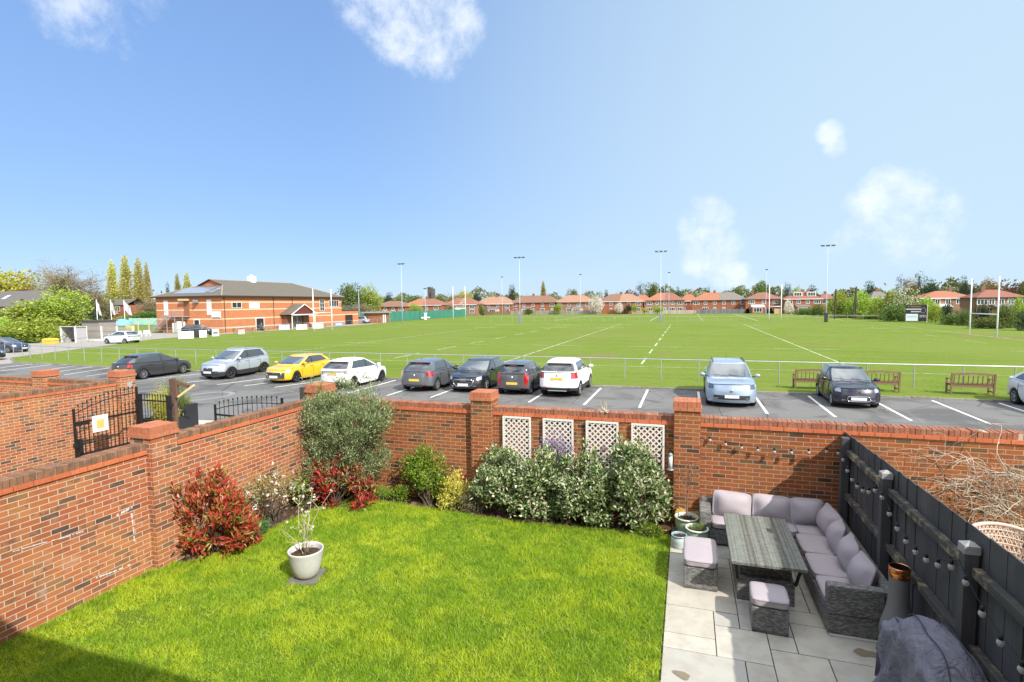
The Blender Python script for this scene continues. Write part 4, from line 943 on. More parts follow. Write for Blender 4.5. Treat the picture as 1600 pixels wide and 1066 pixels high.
def climber():
    """bare tangled climber on the wall beyond the fence"""
    r = thing('bare_climber', 'tangle of bare pale climbing stems on the wall beyond the dark fence', 'climber', (5.0, 10.0, 0))
    rng = np.random.default_rng(23); s = MB()
    def grow(p, d, L, rad, depth):
        n = 9; P = [np.array(p)]; dd = np.array(d, float)
        for i in range(n):
            dd = unit(dd+rng.normal(size=3)*np.array((.30, .13, .30))+np.array((-.02, 0, -.035))); q = P[-1]+dd*L/n
            q[1] = min(max(q[1], -.75), .12); q[0] = max(q[0], -2.1); q[2] = min(q[2], 2.22)
            if q[0] < -1.1: dd[0] += .05
            P.append(q)
        s.tube(P, np.linspace(rad, rad*.45, n+1), 5 if rad > .008 else 4, cap=False)
        if depth > 0:
            for _ in range(rng.integers(3, 6)):
                i = rng.integers(2, n); grow(P[i], unit(dd+rng.normal(size=3)*np.array((.9, .3, .9))), L*rng.uniform(.45, .8), rad*.62, depth-1)
    for k in range(17):
        a = rng.uniform(.55, 2.4); x0 = rng.uniform(-.5, .6)
        z0 = rng.uniform(.4, 1.5); grow((x0, rng.uniform(-.30, -.05), z0), (math.cos(a)-.75, -.05, math.sin(a)*.8), rng.uniform(.9, 1.35), .011, 2)
    for k in range(4): grow((rng.uniform(-.2, .7), -.1, 0), (rng.uniform(-.4, .2), 0, 1), 1.2, .028, 0)
    s.build('stems', plain('pale bare stems', (.44, .36, .27), .85, var=.25, scale=10), r, True)
climber()
# weeds on the coping
shrub('dry weed sprouting on the back wall coping, above the third trellis', 'weed', (-1.50, 10.22, 2.06), .24, .16, .05, LM_SPIKE, 12, 5, .045, .008, .04, 71, .0, stem_mat=M_TWIG, name='weed', stems=9, up=1.0)
shrub('feathery seedling reaching above the silvery shrub', 'weed', (-7.75, 9.95, 2.0), .75, .10, .08, LM_LIGHT, 24, 14, .05, .008, .05, 72, .0, name='weed', stems=10, up=1.2)
# ------------------------------------------------------------------ gateway by the alley
def finial_bar(b, x, y, z0, z1, r=.009):
    b.tube([(x, y, z0), (x, y, z1)], r, 5); b.lathe([(r, z1-.02), (.022, z1-.005), (.024, z1+.012), (.006, z1+.045), (.0005, z1+.05)], 8, (x, y, 0))
def iron_leaf(root, L, zlo, ztop, n=12, stile_low=True):
    """gate leaf along local +x (hinge at 0), arched top falling towards the free end"""
    h = lambda x: ztop-.32*(x/L)**2.2
    f = MB(); f.bar((0, 0, zlo), (0, 0, h(0)), .05); f.bar((L, 0, zlo-.02), (L, 0, h(L)-.02), .045)
    for off in (-.16, ):
        xs = np.linspace(0, L, 18); f.tube([(x, 0, h(x)+off) for x in xs], .013, 6)
    f.bar((0, 0, 1.16), (L, 0, 1.16), .022, .05).bar((0, 0, zlo+.14), (L, 0, zlo+.14), .022, .05)
    f.build('frame', M_BLACK, root)
    b = MB()
    for i in range(1, n): x = L*i/n; finial_bar(b, x, 0, zlo+.12, h(x))
    b.build('bars', M_BLACK, root)
g1 = thing('iron_gate', 'black iron gate leaf standing open before the alley wall, with a paper notice', 'gate', (-15.15, 11.28, 0), math.radians(-92)); iron_leaf(g1, 1.66, .16, 1.88, 15)
n = MB(); n.box(.84, 1.24, .018, .024, .82, 1.26); n = n.build('notice', plain('white notice', (.78, .78, .80), .4), g1)
m = MB(); m.box(.94, 1.14, .0245, .0275, .90, 1.13); m.build('orange_print', plain('orange print', (.78, .42, .12), .6, var=.5, scale=30), n)
m = MB(); m.box(.93, 1.15, .0245, .0275, 1.14, 1.17); m.build('print_line', plain('orange print line', (.75, .5, .25), .6), n)
m = MB(); m.rbox(1.50, 1.70, -.05, .05, .50, .62, .01).rbox(1.52, 1.60, -.07, .07, .34, .72, .01); m.build('latch', M_BLACK, g1)
m = MB(); m.rbox(1.30, 1.64, -.03, .03, 1.08, 1.14, .008); m.build('lock_plate', M_BLACK, g1)
def iron_fence_run():
    x0, x1, y = -15.05, -13.92, 11.28
    r = thing('iron_railing', 'short run of black iron railing with square posts in front of the yellow conifer', 'railing', (x0, y, 0))
    for x in (0, x1-x0): MB().rbox(x-.05, x+.05, -.05, .05, 0, 1.68, .006).build('post', M_BLACK, r)
    b = MB(); L = x1-x0
    for i in range(1, 11): finial_bar(b, L*i/11, 0, .12, 1.66)
    b.bar((.05, 0, 1.50), (L-.05, 0, 1.50), .02, .04).bar((.05, 0, .2), (L-.05, 0, .2), .02, .04); b.build('bars', M_BLACK, r)
    m = MB(); m.rbox(-.12, -.051, -.06, .06, 1.38, 1.52, .01).rbox(L+.051, L+.11, -.05, .05, 1.35, 1.46, .01); m.build('hinge', M_BLACK, r)
iron_fence_run()
g2 = thing('iron_gate', 'black arched iron gate leaf standing just behind the left garden wall', 'gate', (-10.0, 11.28, 0), math.radians(174)); iron_leaf(g2, 2.55, .16, 1.78, 14)
r = thing('gate_post', 'pair of dark square gate posts beside the corner wall pillar', 'gate post', (-9.33, 11.32, 0))
MB().rbox(-.09, .03, -.06, .06, 0, 2.08, .006).build('post', plain('dark timber post', (.055, .045, .04), .8, var=.3, scale=14), r); MB().rbox(.14, .22, -.04, .04, 0, 2.04, .006).build('post', M_BLACK, r)
m = MB(); m.bar((.03, 0, 1.95), (.14, 0, 1.95), .03); m.bar((.22, 0, 1.9), (1.15, -.9, 1.9), .03); m.build('hinge_strap', M_BLACK, r)
# barrier post
r = thing('barrier_post', 'rusty brown barrier post with a folded arm and yellow strut', 'barrier', (-14.75, 12.15, 0))
M_RUST = plain('rusty brown steel', (.13, .075, .055), .8, .2, var=.35, scale=10, bump=.3)
MB().rbox(-.05, .05, -.05, .05, 0, 2.02, .008).rbox(-.15, -.055, -.04, .04, .9, 2.0, .006).rbox(.052, .14, -.05, .05, 1.42, 1.98, .02).build('post', M_RUST, r)
m = MB(); m.bar((.05, 0, 1.92), (.46, .1, 1.78), .09, .10); m.build('arm', M_RUST, r)
m = MB(); m.bar((.14, 0, 1.46), (.66, .12, 1.82), .045, .05); m.build('strut', plain('yellow strut', (.70, .52, .22), .7, var=.2), r)
# planters with conifers
def planter(label, loc, w, d, h, rz=0):
    r = thing('planter_box', label, 'planter', loc, rz)
    b = MB(); t = .03; b.rbox(-w/2, w/2, -d/2, -d/2+t, 0, h, .004).rbox(-w/2, w/2, d/2-t, d/2, 0, h, .004).rbox(-w/2, -w/2+t, -d/2+t, d/2-t, 0, h-.003, .004).rbox(w/2-t, w/2, -d/2+t, d/2-t, 0, h-.003, .004)
    b.build('box', plain('black planter', (.022, .023, .026), .5), r); MB().box(-w/2+.035, w/2-.035, -d/2+.035, d/2-.035, h-.16, h-.07).build('soil', M_SOIL, r)
    m = MB(); m.box(-w/2-.004, w/2+.004, -d/2-.004, -d/2-.001, h-.12, h-.09); m.build('edge_line', plain('pale scuff line', (.55, .56, .58), .5), r); return r
planter('tall black planter box with a pale line, beside the alley entrance', (-15.8, 13.05, .01), 1.0, .7, 1.0, .15)
planter('black planter box behind the short iron railing', (-15.4, 12.2, .01), 1.1, .6, .75, 0)
LM_CON = leaf_mat('yellow conifer sprays', [(0, (.20, .22, .03)), (.5, (.46, .44, .06)), (1, (.66, .60, .12))], .25); LM_CONG = leaf_mat('green conifer sprays', [(0, (.08, .13, .03)), (.6, (.20, .26, .05)), (1, (.36, .38, .10))], .25)
shrub('bright yellow conifer in the planter behind the iron railing', 'conifer', (-15.4, 12.2, .66), 1.0, .55, .32, LM_CON, 130, 34, .07, .014, .07, 81, .0, name='conifer_shrub', up=1.0)
shrub('feathery green conifer in the tall black planter', 'conifer', (-15.8, 13.05, .9), .95, .42, .34, LM_CONG, 110, 34, .08, .012, .07, 82, .0, name='conifer_shrub', up=1.2)

# ------------------------------------------------------------------ railing round the pitch
def pitch_rail(label, pts, sp=1.885, base=.06, h=1.08, start=0.0, rad=.028):
    P = [np.array(p, float) for p in pts]; r = thing('steel_railing', label, 'railing', (*P[0], base))
    b = MB(); o = P[0]
    b.tube([(*(p-o), h) for p in P], rad, 6); b.build('rail', M_GALV, r)
    post = None; cum = 0.0; nxt = start
    for a, c in zip(P[:-1], P[1:]):
        L = np.linalg.norm(c-a); d = (c-a)/L
        while nxt <= cum+L+1e-6:
            q = a+d*(nxt-cum)-o
            if post is None: post = MB().tube([(0, 0, -.1), (0, 0, h)], rad*.95, 6).build('post', M_GALV, r)
            else: post = post.copy(); COL.objects.link(post)
            post.location = (q[0], q[1], 0); nxt += sp
        cum += L
    return r
pitch_rail('long galvanised spectator rail between the car park and the pitch', [(40.15, 29.3), (-46, 29.3), (-52, 29.95), (-55.6, 31.9)])
pitch_rail('short galvanised rail running off to the far left from the corner post', [(-57.2, 32.3), (-68, 34.6)], 2.0)
pitch_rail('galvanised rail along the clubhouse side of the pitch', [(-56.2, 33.2), (-61.6, 43.0), (-65.9, 51.6), (-66.4, 60), (-66.3, 78), (-65.2, 95), (-66.2, 112)], 2.05)
pitch_rail('distant galvanised rail between the two pitches', [(34.3, 118), (-44, 118)], 2.6)
# ------------------------------------------------------------------ benches
M_TEAK = plain('weathered teak', (.21, .125, .07), .8, var=.3, scale=16, bump=.3)
def bench(root, W=1.55):
    for sx in (-1, 1):
        x = sx*(W/2-.035)
        l = MB(); l.bar((x, .27, 0), (x, .27, .64), .062); l.build('leg', M_TEAK, root)
        l = MB(); l.bar((x, -.24, 0), (x, -.24, .43), .062); l.bar((x, -.24, .43), (x, -.30, .93), .062); l.build('leg', M_TEAK, root)
        l = MB(); l.rbox(x-.035, x+.035, -.28, .32, .641, .675, .01); l.build('armrest', M_TEAK, root)
        l = MB(); l.bar((x, -.21, .14), (x, .24, .14), .04, .05); l.build('stretcher', M_TEAK, root)
    s = MB()
    for k in range(5): s.rbox(-W/2+.01, W/2-.01, -.20+.098*k, -.115+.098*k, .432, .455, .006)
    s.rbox(-W/2+.07, W/2-.07, .22, .25, .34, .43, .004); s.rbox(-W/2+.07, W/2-.07, -.255, -.225, .34, .43, .004); s.build('seat', M_TEAK, root)
    b = MB(); n = 9
    for i in range(n):
        x = -W/2+.12+(W-.24)*i/(n-1); b.bar((x, -.255, .50), (x, -.292, .84), .018, .06)
    b.bar((-W/2+.07, -.252, .49), (W/2-.07, -.252, .49), .03, .06)
    xs = np.linspace(-W/2+.06, W/2-.06, 14)
    for a, c in zip(xs[:-1], xs[1:]):
        za, zc = (.865+.055*(1-(2*q/W)**2) for q in (a, c)); b.bar((a, -.296, za), (c, -.296, zc), .034, .085)
    b.build('backrest', M_TEAK, root)
Gb = 'wooden benches facing the pitch'
b0 = thing('park_bench', 'wooden bench facing the pitch, partly behind the small black car, at its left side', 'bench', (5.52, 27.85, .06), 0, Gb); bench(b0)
for x, lab, rz in ((8.15, 'wooden bench partly behind the small black car, at its right side', 0), (11.55, 'wooden bench in full view behind the empty bay, third from the left', -.05)):
    c = copy_tree(b0); c.location = (x, 27.85, .06); c.rotation_euler = (0, 0, rz); c['label'] = lab
# ------------------------------------------------------------------ goal posts and floodlight masts
def goal(label, cx, cy, h=10.5, w=5.7, axis='y', base=.06, bar=3.0):
    r = thing('rugby_goalposts', label, 'goalposts', (cx, cy, base)); u = (0, 1, 0) if axis == 'y' else (1, 0, 0)
    for s in (-1, 1):
        p = np.array(u)*s*w/2; MB().tube([(p[0], p[1], -.1), (p[0], p[1], h*.5), (p[0], p[1], h)], [.085, .08, .055], 8).build('upright', M_WHITE, r, True)
    p = np.array(u)*w/2; MB().tube([(-p[0], -p[1], bar), (p[0], p[1], bar)], .055, 8).build('crossbar', M_WHITE, r, True); return r
goal('tall white rugby posts on the near pitch, at its right hand end', 31.05, 72.7, 6.4, 5.8, bar=2.4)
goal('tall white rugby posts on the near pitch, in front of the clubhouse', -56.7, 74.0, 6.9, 4.6)
goal('white rugby posts on the far pitch, before the hedge', 16.6, 118.8, 7.3, 2.2, 'x')
goal('white rugby posts on the far pitch, beside the end of the green windbreak', -58.6, 133.6, 9.0, 3.6, 'x')
M_MAST = plain('pale galvanised mast', (.44, .53, .64), .7, 0); M_LAMP = plain('floodlight casing', (.05, .05, .055), .5)
M_PADM = {'grey': plain('grey post pad', (.19, .20, .24), .7), 'black': plain('black post pad', (.03, .03, .035), .6), 'white': plain('white post box', (.75, .75, .75), .6)}
def mast(label, px, base_py, head_py, Y, n_lamps, pad=None, lamp=.62, wide=.07):
    p = at(px, base_py, Y); x = float(p[0]); zt = hz(px, head_py, Y); r = thing('floodlight_mast', label, 'floodlight', (x, Y, .06), 0, 'floodlight masts round the pitch')
    MB().tube([(0, 0, -.1), (0, 0, 5), (0, 0, zt-.2)], [wide, wide*.9, wide*.42], 8).build('mast', M_MAST, r, True)
    sp = lamp*1.45; b = MB(); b.bar((-sp*(n_lamps-1)/2-.2, 0, zt-.2), (sp*(n_lamps-1)/2+.2, 0, zt-.2), .07); b.build('cross_arm', M_MAST, r)
    for k in range(n_lamps):
        m = MB(); m.rbox(-lamp/2, lamp/2, -.22, .22, -.09, .11, .03); o = m.build('lamp', M_LAMP, r); o.location = (sp*(k-(n_lamps-1)/2), 0, zt-.04); o.rotation_euler = (.12, 0, 0)
    if pad:
        m = MB(); m.rbox(-.27, .27, -.27, .27, 0, 1.75, .05); m.build('pad', M_PADM[pad], r)
mast('floodlight mast left of the pitch before the green windbreak, with two lamps', 629, 506, 412.5, 106.5, 2)
mast('padded floodlight mast behind the pitch, above the grey pad, left of centre', 812.5, 505, 402.5, 111, 3, 'grey')
mast('padded floodlight mast behind the dashed line of the pitch', 1032, 503, 393, 117.2, 3, 'grey')
mast('floodlight mast with a black pad, before the right hand hedge', 1290.5, 504, 384, 115, 3, 'black')
mast('slim far floodlight mast by the first orange roofed houses', 785, 489, 433, 178, 1, None, .8)
mast('slim far floodlight mast before the white blossom tree', 907, 491, 429, 180, 1, None, .8)
mast('slim far floodlight mast beside the centre of the house row', 1045, 490, 426, 182, 1, None, .8)
mast('slim far floodlight mast by the grey roofed house', 1196.5, 489, 421.5, 182, 1, 'grey', .8)
mast('floodlight mast with a white box, before the green windbreak', 665, 499, 451, 132, 1, 'white', .8)
mast('bare steel mast at the end of the clubhouse', 561.5, 499, 451, 112, 1, None, .5)
# ------------------------------------------------------------------ hoardings along the rail
def hoarding(label, px, py, Y_, w, h, mat, rz, legs=True, mark=None):
    q = g(px, py); r = thing('advert_board', label, 'hoarding', (float(q[0]), float(q[1]), .06), rz, 'boards along the clubhouse rail')
    b = MB(); b.rbox(-w/2, w/2, -.03, .03, .08, .08+h, .01); b = b.build('board', mat, r)
    m = MB(); m.bar((-w/2+.1, .05, 0), (-w/2+.1, .05, h), .05).bar((w/2-.1, .05, 0), (w/2-.1, .05, h), .05); m.build('leg', M_GALV, r)
    if mark:
        m = MB(); m.box(-w*.36, w*.36, -.036, -.031, .08+h*.35, .08+h*.6); m.build('print', mark, b)
MB_WH = plain('white board', (.78, .78, .78), .5); MB_BK = plain('black board', (.03, .03, .03), .5); MB_PK = plain('faded pink board', (.62, .40, .38), .6); MB_BL = plain('pale blue board', (.42, .50, .60), .6)
R9 = math.radians
hoarding('plain wide white board on the clubhouse rail, furthest left', 291, 531, 0, 1.75, .95, MB_WH, R9(60)); hoarding('plain black board on the rail between two white boards', 307.5, 529, 0, 1.0, .9, MB_BK, R9(62))
hoarding('white board with faint print on the rail, right of the black board', 317.5, 529, 0, .9, .95, MB_WH, R9(62), mark=plain('grey print', (.4, .42, .46), .6)); hoarding('white board with a dark band, before the dark parked car', 337, 527, 0, .9, .95, MB_WH, R9(68), mark=plain('dark print', (.08, .08, .09), .6))
hoarding('faded pink board by the picnic tables', 377.5, 524, 0, 1.0, .7, MB_PK, R9(75)); hoarding('pale blue board with white print left of the porch', 444.5, 517, 0, 1.9, .9, MB_BL, R9(68), mark=plain('white print', (.7, .72, .75), .6))
hoarding('plain cream white board right in front of the porch door', 471.5, 516.5, 0, 2.1, .9, plain('cream board', (.72, .68, .60), .6), R9(72)); hoarding('plain white board right of the porch', 497, 514.5, 0, 2.2, .95, MB_WH, R9(75))
hoarding('blue and grey board at the far end of the clubhouse rail', 529.5, 511.5, 0, 1.9, .9, plain('blue grey board', (.22, .27, .38), .6), R9(75), mark=plain('white print', (.7, .72, .75), .6))
# scoreboard
def scoreboard():
    r = thing('scoreboard', 'black rugby scoreboard with white lettering in front of the hedge', 'scoreboard', (38.0, 111.6, .06), R9(-14)); M_TXT = plain('scoreboard lettering', (.72, .72, .72), .6)
    b = MB(); b.rbox(-1.5, 1.5, -.06, .06, .25, 3.15, .02); b = b.build('board', plain('black board face', (.022, .024, .022), .6), r)
    for x in (-1.35, 1.56): MB().bar((x, .1, -.1), (x, .1, 3.3), .12).build('post', plain('pale timber post', (.55, .45, .36), .8), r)
    m = MB(); m.box(-1.45, .28, -.075, -.062, .32, 1.55); m = m.build('fixtures_panel', plain('white panel', (.66, .70, .74), .6), b)
    k = MB(); k.box(-1.30, .12, -.082, -.076, 1.10, 1.18); k.box(-1.25, .15, -.082, -.076, .86, .90); k.build('panel_line', plain('blue grey line', (.18, .26, .30), .6), m)
    k = MB(); q = np.random.default_rng(4)
    def scribble(x0, x1, z, h, wd):
        x = x0
        while x < x1: w = wd*q.uniform(.6, 1.2); k.box(x, x+w, -.072, -.062, z, z+h*q.uniform(.8, 1)); x += w+wd*.35
    scribble(-1.4, .65, 2.28, .20, .10); scribble(-.72, .55, 1.86, .18, .10); scribble(.5, 1.35, 1.25, .09, .16); scribble(.5, 1.35, 1.0, .09, .3); k.build('lettering', M_TXT, b)
    k = MB(); k.box(-1.15, -1.0, -.072, -.062, 2.70, 2.98); scribble(-.8, .6, 2.72, .22, .12); k.build('orange_lettering', plain('dull orange lettering', (.30, .16, .08), .6), b)
    k = MB(); k.tube([(.95+.34*math.cos(a), -.07, 2.15+.45*math.sin(a)) for a in np.linspace(0, 6.28, 25)], .03, 5); k.build('ring_emblem', plain('grey ring', (.3, .32, .32), .6), b)
scoreboard()
# ------------------------------------------------------------------ cars
def paint(name, c, metal=.0, rough=.35):
    if name in MATS: return MATS[name]
    t = NT(name, rough, .5); f = t.noise(900, 2, .5); c = tuple(c)
    t.color(t.mix(f, tuple(x*.9 for x in c), tuple(min(1, x*1.08) for x in c))); t.set(Metallic=metal, Coat_Weight=.9, Coat_Roughness=.04); MATS[name] = t.m; return t.m
M_GLASS = NT('dark car glass', .04, .7); M_GLASS.color((.045, .054, .058)).set(Coat_Weight=.6, Coat_Roughness=.02); M_GLASS = M_GLASS.m
M_WSCREEN = NT('windscreen glass', .05, .8); M_WSCREEN.color((.085, .10, .105)).set(Coat_Weight=.8, Coat_Roughness=.02); M_WSCREEN = M_WSCREEN.m
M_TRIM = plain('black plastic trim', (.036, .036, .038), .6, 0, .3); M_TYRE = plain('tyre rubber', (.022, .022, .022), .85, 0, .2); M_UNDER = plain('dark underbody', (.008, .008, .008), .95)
M_RIM = plain('alloy wheel', (.50, .50, .51), .32, .8, .5); M_RIMD = plain('dark alloy wheel', (.16, .16, .17), .35, .8, .5)
M_CHROME = plain('chrome', (.62, .62, .63), .18, 1.0, .5, var=.03)
M_HEAD = NT('headlamp glass', .08, .8); M_HEAD.color((.46, .48, .50)).set(Coat_Weight=1.0, Metallic=.35); M_HEAD = M_HEAD.m
M_HEADD = NT('dark headlamp glass', .08, .8); M_HEADD.color((.12, .13, .14)).set(Coat_Weight=1.0, Metallic=.3); M_HEADD = M_HEADD.m
M_TAIL = NT('tail lamp', .12, .7); M_TAIL.color((.33, .012, .014)).set(Coat_Weight=1.0); M_TAIL = M_TAIL.m
M_TAILC = NT('pale tail lamp', .12, .7); M_TAILC.color((.42, .26, .25)).set(Coat_Weight=1.0); M_TAILC = M_TAILC.m
M_PLY = plain('yellow number plate', (.66, .47, .06), .5); M_PLW = plain('white number plate', (.68, .68, .67), .5)
_wheel = {}
def wheel_meshes(R, Wd, spokes, rmat):
    k = (round(R, 3), spokes, rmat.name)
    if k not in _wheel:
        t = MB().lathe([(R*.66, -Wd/2), (R*.90, -Wd/2), (R*.985, -Wd*.36), (R, -Wd*.15), (R, Wd*.15), (R*.985, Wd*.36), (R*.90, Wd/2), (R*.66, Wd/2), (R*.64, Wd*.3), (R*.64, -Wd*.3), (R*.66, -Wd/2)], 32, axis='y').build('wheel', M_TYRE, None, True)
        b = MB().lathe([(R*.67, Wd*.40), (R*.69, Wd*.5), (R*.60, Wd*.47), (R*.585, Wd*.12), (R*.585, -Wd*.3)], 32, axis='y')
        for i in range(spokes):
            a = 2*math.pi*i/spokes; d = np.array((math.cos(a), 0, math.sin(a))); b.bar(d*R*.10+np.array((0, Wd*.36, 0)), d*R*.62+np.array((0, Wd*.43, 0)), R*(.16 if spokes < 7 else .09), Wd*.10)
        b.lathe([(.001, Wd*.44), (R*.15, Wd*.42), (R*.17, Wd*.25)], 16, axis='y')
        rim = sharp(b.build('rim', rmat), 40)
        d = MB().lathe([(.001, Wd*.10), (R*.585, Wd*.10)], 24, axis='y').build('dark_spoke_gap', M_UNDER)  # near-black disc: shade in the gaps between spokes put in as colour
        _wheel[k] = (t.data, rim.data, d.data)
        for o in (t, rim, d): bpy.data.objects.remove(o)
    return _wheel[k]
def car(label, loc, rz, P, body, group='cars parked round the pitch', plate=True, cat='car'):
    """P: dictionary of proportions; local +x is the front"""
    p = dict(L=4.2, W=1.78, H=1.47, wb=2.58, fo=.84, R=.315, gc=.17, hf=.72, hc=.96, bz=.92, br=1.0, xc=None, ws=.92, roof_r=-1.45, xrb=-1.95, tum=.70, rim=M_RIM, spokes=5, trim=False, sill=False, head=M_HEAD, tail=M_TAIL, rails=False, grille=True, glow=.46, emblem=None, tailw=1, dark_glass=False, roof=None, rear_vis=True, hl=None, blackroof=False)
    p.update(P); L, W, H, R, gc = p['L'], p['W'], p['H'], p['R'], p['gc']; w = W/2; xf, xr = L/2, -L/2; xwf = xf-p['fo']; xwr = xwf-p['wb']; k = 1.2*R
    xc = p['xc'] if p['xc'] is not None else xwf-.10      # cowl centre
    root = thing('parked_car', label, cat, loc, rz, group)
    at_ = R*2.16; bz, br, hf, hc = p['bz'], p['br'], p['hf'], p['hc']
    xs = [xf, xf-.03, xf-.13, xf-.36, xwf+k, xwf+.78*k, xwf, xwf-.78*k, xwf-k, xwf-k-.18, (xwf+xwr)/2, (xwr+k+(xwf+xwr)/2)/2, xwr+k, xwr+.78*k, xwr, xwr-.78*k, xwr-k, xr+.22, xr+.07, xr+.015, xr]
    ys = [0, .36, .72, .945, .985, .995, 1, 1, .995, .99, .99, .99, .99, .995, 1, .99, .98, .93, .70, .36, 0]
    n = len(xs)
    if xs[16] < xs[17]+.03: xs[17] = xs[16]-.05
    z0 = [gc+.02]*3+[gc+.03, gc+.05, R*1.72, at_, R*1.72, gc+.02, gc, gc, gc, gc+.02, R*1.72, at_, R*1.72, gc+.08, gc+.12, gc+.12, gc+.12, gc+.12]
    def lerp(a, b, t): return a+(b-a)*max(0, min(1, t))
    z1, z2, z3 = [], [], []
    for i in range(n):
        arch = i in (5, 6, 7, 13, 14, 15)
        z1.append(max(.46*(H/1.47), z0[i]+.07) if arch else (.44 if i < 4 else .46)*(H/1.47))
        belt = lerp(hf, bz, (xf-.1-xs[i])/(xf-.1-(xwf-k-.1))) if i < 9 else lerp(bz, br, (xwf-k-xs[i])/(xwf-k-xr))
        z3.append(belt); z2.append(max(lerp(z1[i], belt, .58), z1[i]+.05))
    za_ = .43 if p['trim'] else .29
    zA = [max(za_*(H/1.5), z0[i]+.03) if i not in (5, 6, 7, 13, 14, 15) else z0[i]+.03 for i in range(n)]
    z1 = [max(a, b+.03) for a, b in zip(z1, zA)]; z2 = [max(a, b+.03) for a, b in zip(z2, z1)]
    rows = [(z0, -.035, -.06, .07), (zA, -.004, -.005, .01), (z1, .0, 0, 0), (z2, -.006, -.025, .015), (z3, -.055, -.14, .05)]
    V, F, MI = [], [], []; names = ['body', 'grille', 'headlight', 'tail_light', 'trim']
    # vertices: rows x (left side n stations); mirrored right, centre shared
    idx = {}
    def vert(r, i, side):
        key = (r, i, 0 if i in (0, n-1) else side)
        if key not in idx:
            z, dy, fx, rx = rows[r]; ff = 1 if i <= 3 else 0; rr = 1 if i >= n-4 else 0
            y = ys[i]*w+(dy if ys[i] > .9 else dy*.3*ys[i]); x = xs[i]+fx*ff*(1 if i < 3 else .6)+rx*rr
            if r == 3 and i in (1, 2): x -= .01
            zz = z[i]+(.0 if not (r == 4 and i <= 3) else (.03*(1-ys[i])))
            idx[key] = len(V); V.append((x, y*side if i not in (0, n-1) else 0, zz))
        return idx[key]
    for side in (1, -1):
        for r in range(4):
            for i in range(n-1):
                q = [vert(r, i, side), vert(r, i+1, side), vert(r+1, i+1, side), vert(r+1, i, side)]
                F.append(q if side < 0 else q[::-1]); m = 0
                if p['grille'] and r == 2 and i == 0: m = 1
                if p['grille'] == 'chrome' and r in (1, 2) and i in (0, 1): m = 1
                if r == 1 and i in (0, 1): m = 4
                if p['trim'] and r == 0: m = 4
                if r == 3 and i == 2: m = 2
                if r == 3 and i == 17 and p['tailw'] >= 1: m = 3
                if r == 3 and i == 16 and p['tailw'] >= 2: m = 3
                if r == 2 and i == 17 and p['tailw'] >= 3: m = 3
                if r == 0 and i in (18, 19): m = 4
                MI.append(m)
    # lid: bonnet and the deck hidden under the glasshouse
    fr = [0, .36, .74, 1]
    lid = {}
    def lv(i, c, side):
        if c == 3: return vert(4, i, side)
        if i == 3: return vert(4, c, side)
        if i == 17: return vert(4, n-1-c, side)
        key = (i, c, 0 if c == 0 else side)
        if key not in lid:
            a = V[vert(4, i, side)]; cr = lerp(.045, .075, (xf-xs[i])/1.3)*(1-fr[c]**2.4)
            front = V[vert(4, 0, 1)][0]; x = a[0]
            if i == 4: x = lerp(x, front, .45*(1-fr[c]))
            lid[key] = len(V); V.append((x, abs(a[1])*fr[c]*side, a[2]+cr+(.02 if i in (8, 9) else 0)))
        return lid[key]
    for side in (1, -1):
        for i in range(3, 17):
            for c in range(3):
                q = [lv(i, c, side), lv(i, c+1, side), lv(i+1, c+1, side), lv(i+1, c, side)]; F.append(q if side > 0 else q[::-1]); MI.append(0)
    cr = {}
    for (r_, i_, s_), v_ in idx.items():
        for val, rr_ in ((.55, 4), (.45, 2), (.35, 1)):
            if r_ == rr_ and i_ < n-1:
                o_ = idx.get((r_, i_+1, 0 if i_+1 == n-1 else (s_ or 1))); o2 = idx.get((r_, i_+1, -1)) if s_ == 0 else None
                for w_ in (o_, o2):
                    if w_ is not None: cr[(min(v_, w_), max(v_, w_))] = val if not (r_ == 4 and i_ < 3) else .25
    parts, co = subsurf_split(V, F, MI, names, 2, cr)
    mm = {'body': body, 'grille': M_TRIM, 'headlight': p['head'], 'tail_light': p['tail'], 'trim': M_TRIM}
    for nm, b in parts.items():
        if nm in ('headlight', 'tail_light') or (nm == 'trim' and not p['trim']):
            vv = np.concatenate(b.v); ff = np.concatenate(b.f[4])
            for s in (1, -1):
                q = ff[(vv[ff].mean(1)[:, 0 if nm == 'trim' else 1]*s) > 0]; u, inv = np.unique(q, return_inverse=True); MB().add(vv[u], inv.reshape(-1, 4)).build(nm, mm[nm], root, True)
        else:
            b.build('body_shell' if nm == 'body' else nm, mm[nm], root, True)
    # glasshouse
    xws = xc-p['ws']; xrr = p['roof_r']; xrb = p['xrb']; tum = p['tum']; wb_ = w*.90
    gb = lambda x: lerp(bz, br, (xwf-k-x)/(xwf-k-xr))
    mid = (xwf+xwr)/2-.08
    bot = [(xc, 0), (xc-.015, .36), (xc-.08, .72), (xc-.20, .93), (xc-.36, .985), ((xc-.36+mid)/2, 1), (mid+.05, 1), (mid-.05, 1), ((mid+xrb+.45)/2, 1), (xrb+.46, .985), (xrb+.17, .92), (xrb+.05, .72), (xrb+.01, .36), (xrb, 0)]
    top = [(xws, 0), (xws-.01, .36), (xws-.05, .72), (xws-.12, .93), (xws-.26, .99), ((xws-.26+mid)/2, 1), (mid+.03, 1), (mid-.06, 1), ((mid+xrr+.30)/2, 1), (xrr+.30, .985), (xrr+.10, .93), (xrr+.03, .72), (xrr+.005, .36), (xrr, 0)]
    m = len(bot); GV, GF, GM = [], [], []; gi = {}
    zt = lambda x: H-.075-.035*((x-(xws+xrr)/2-.15)/((xws-xrr)/2))**2
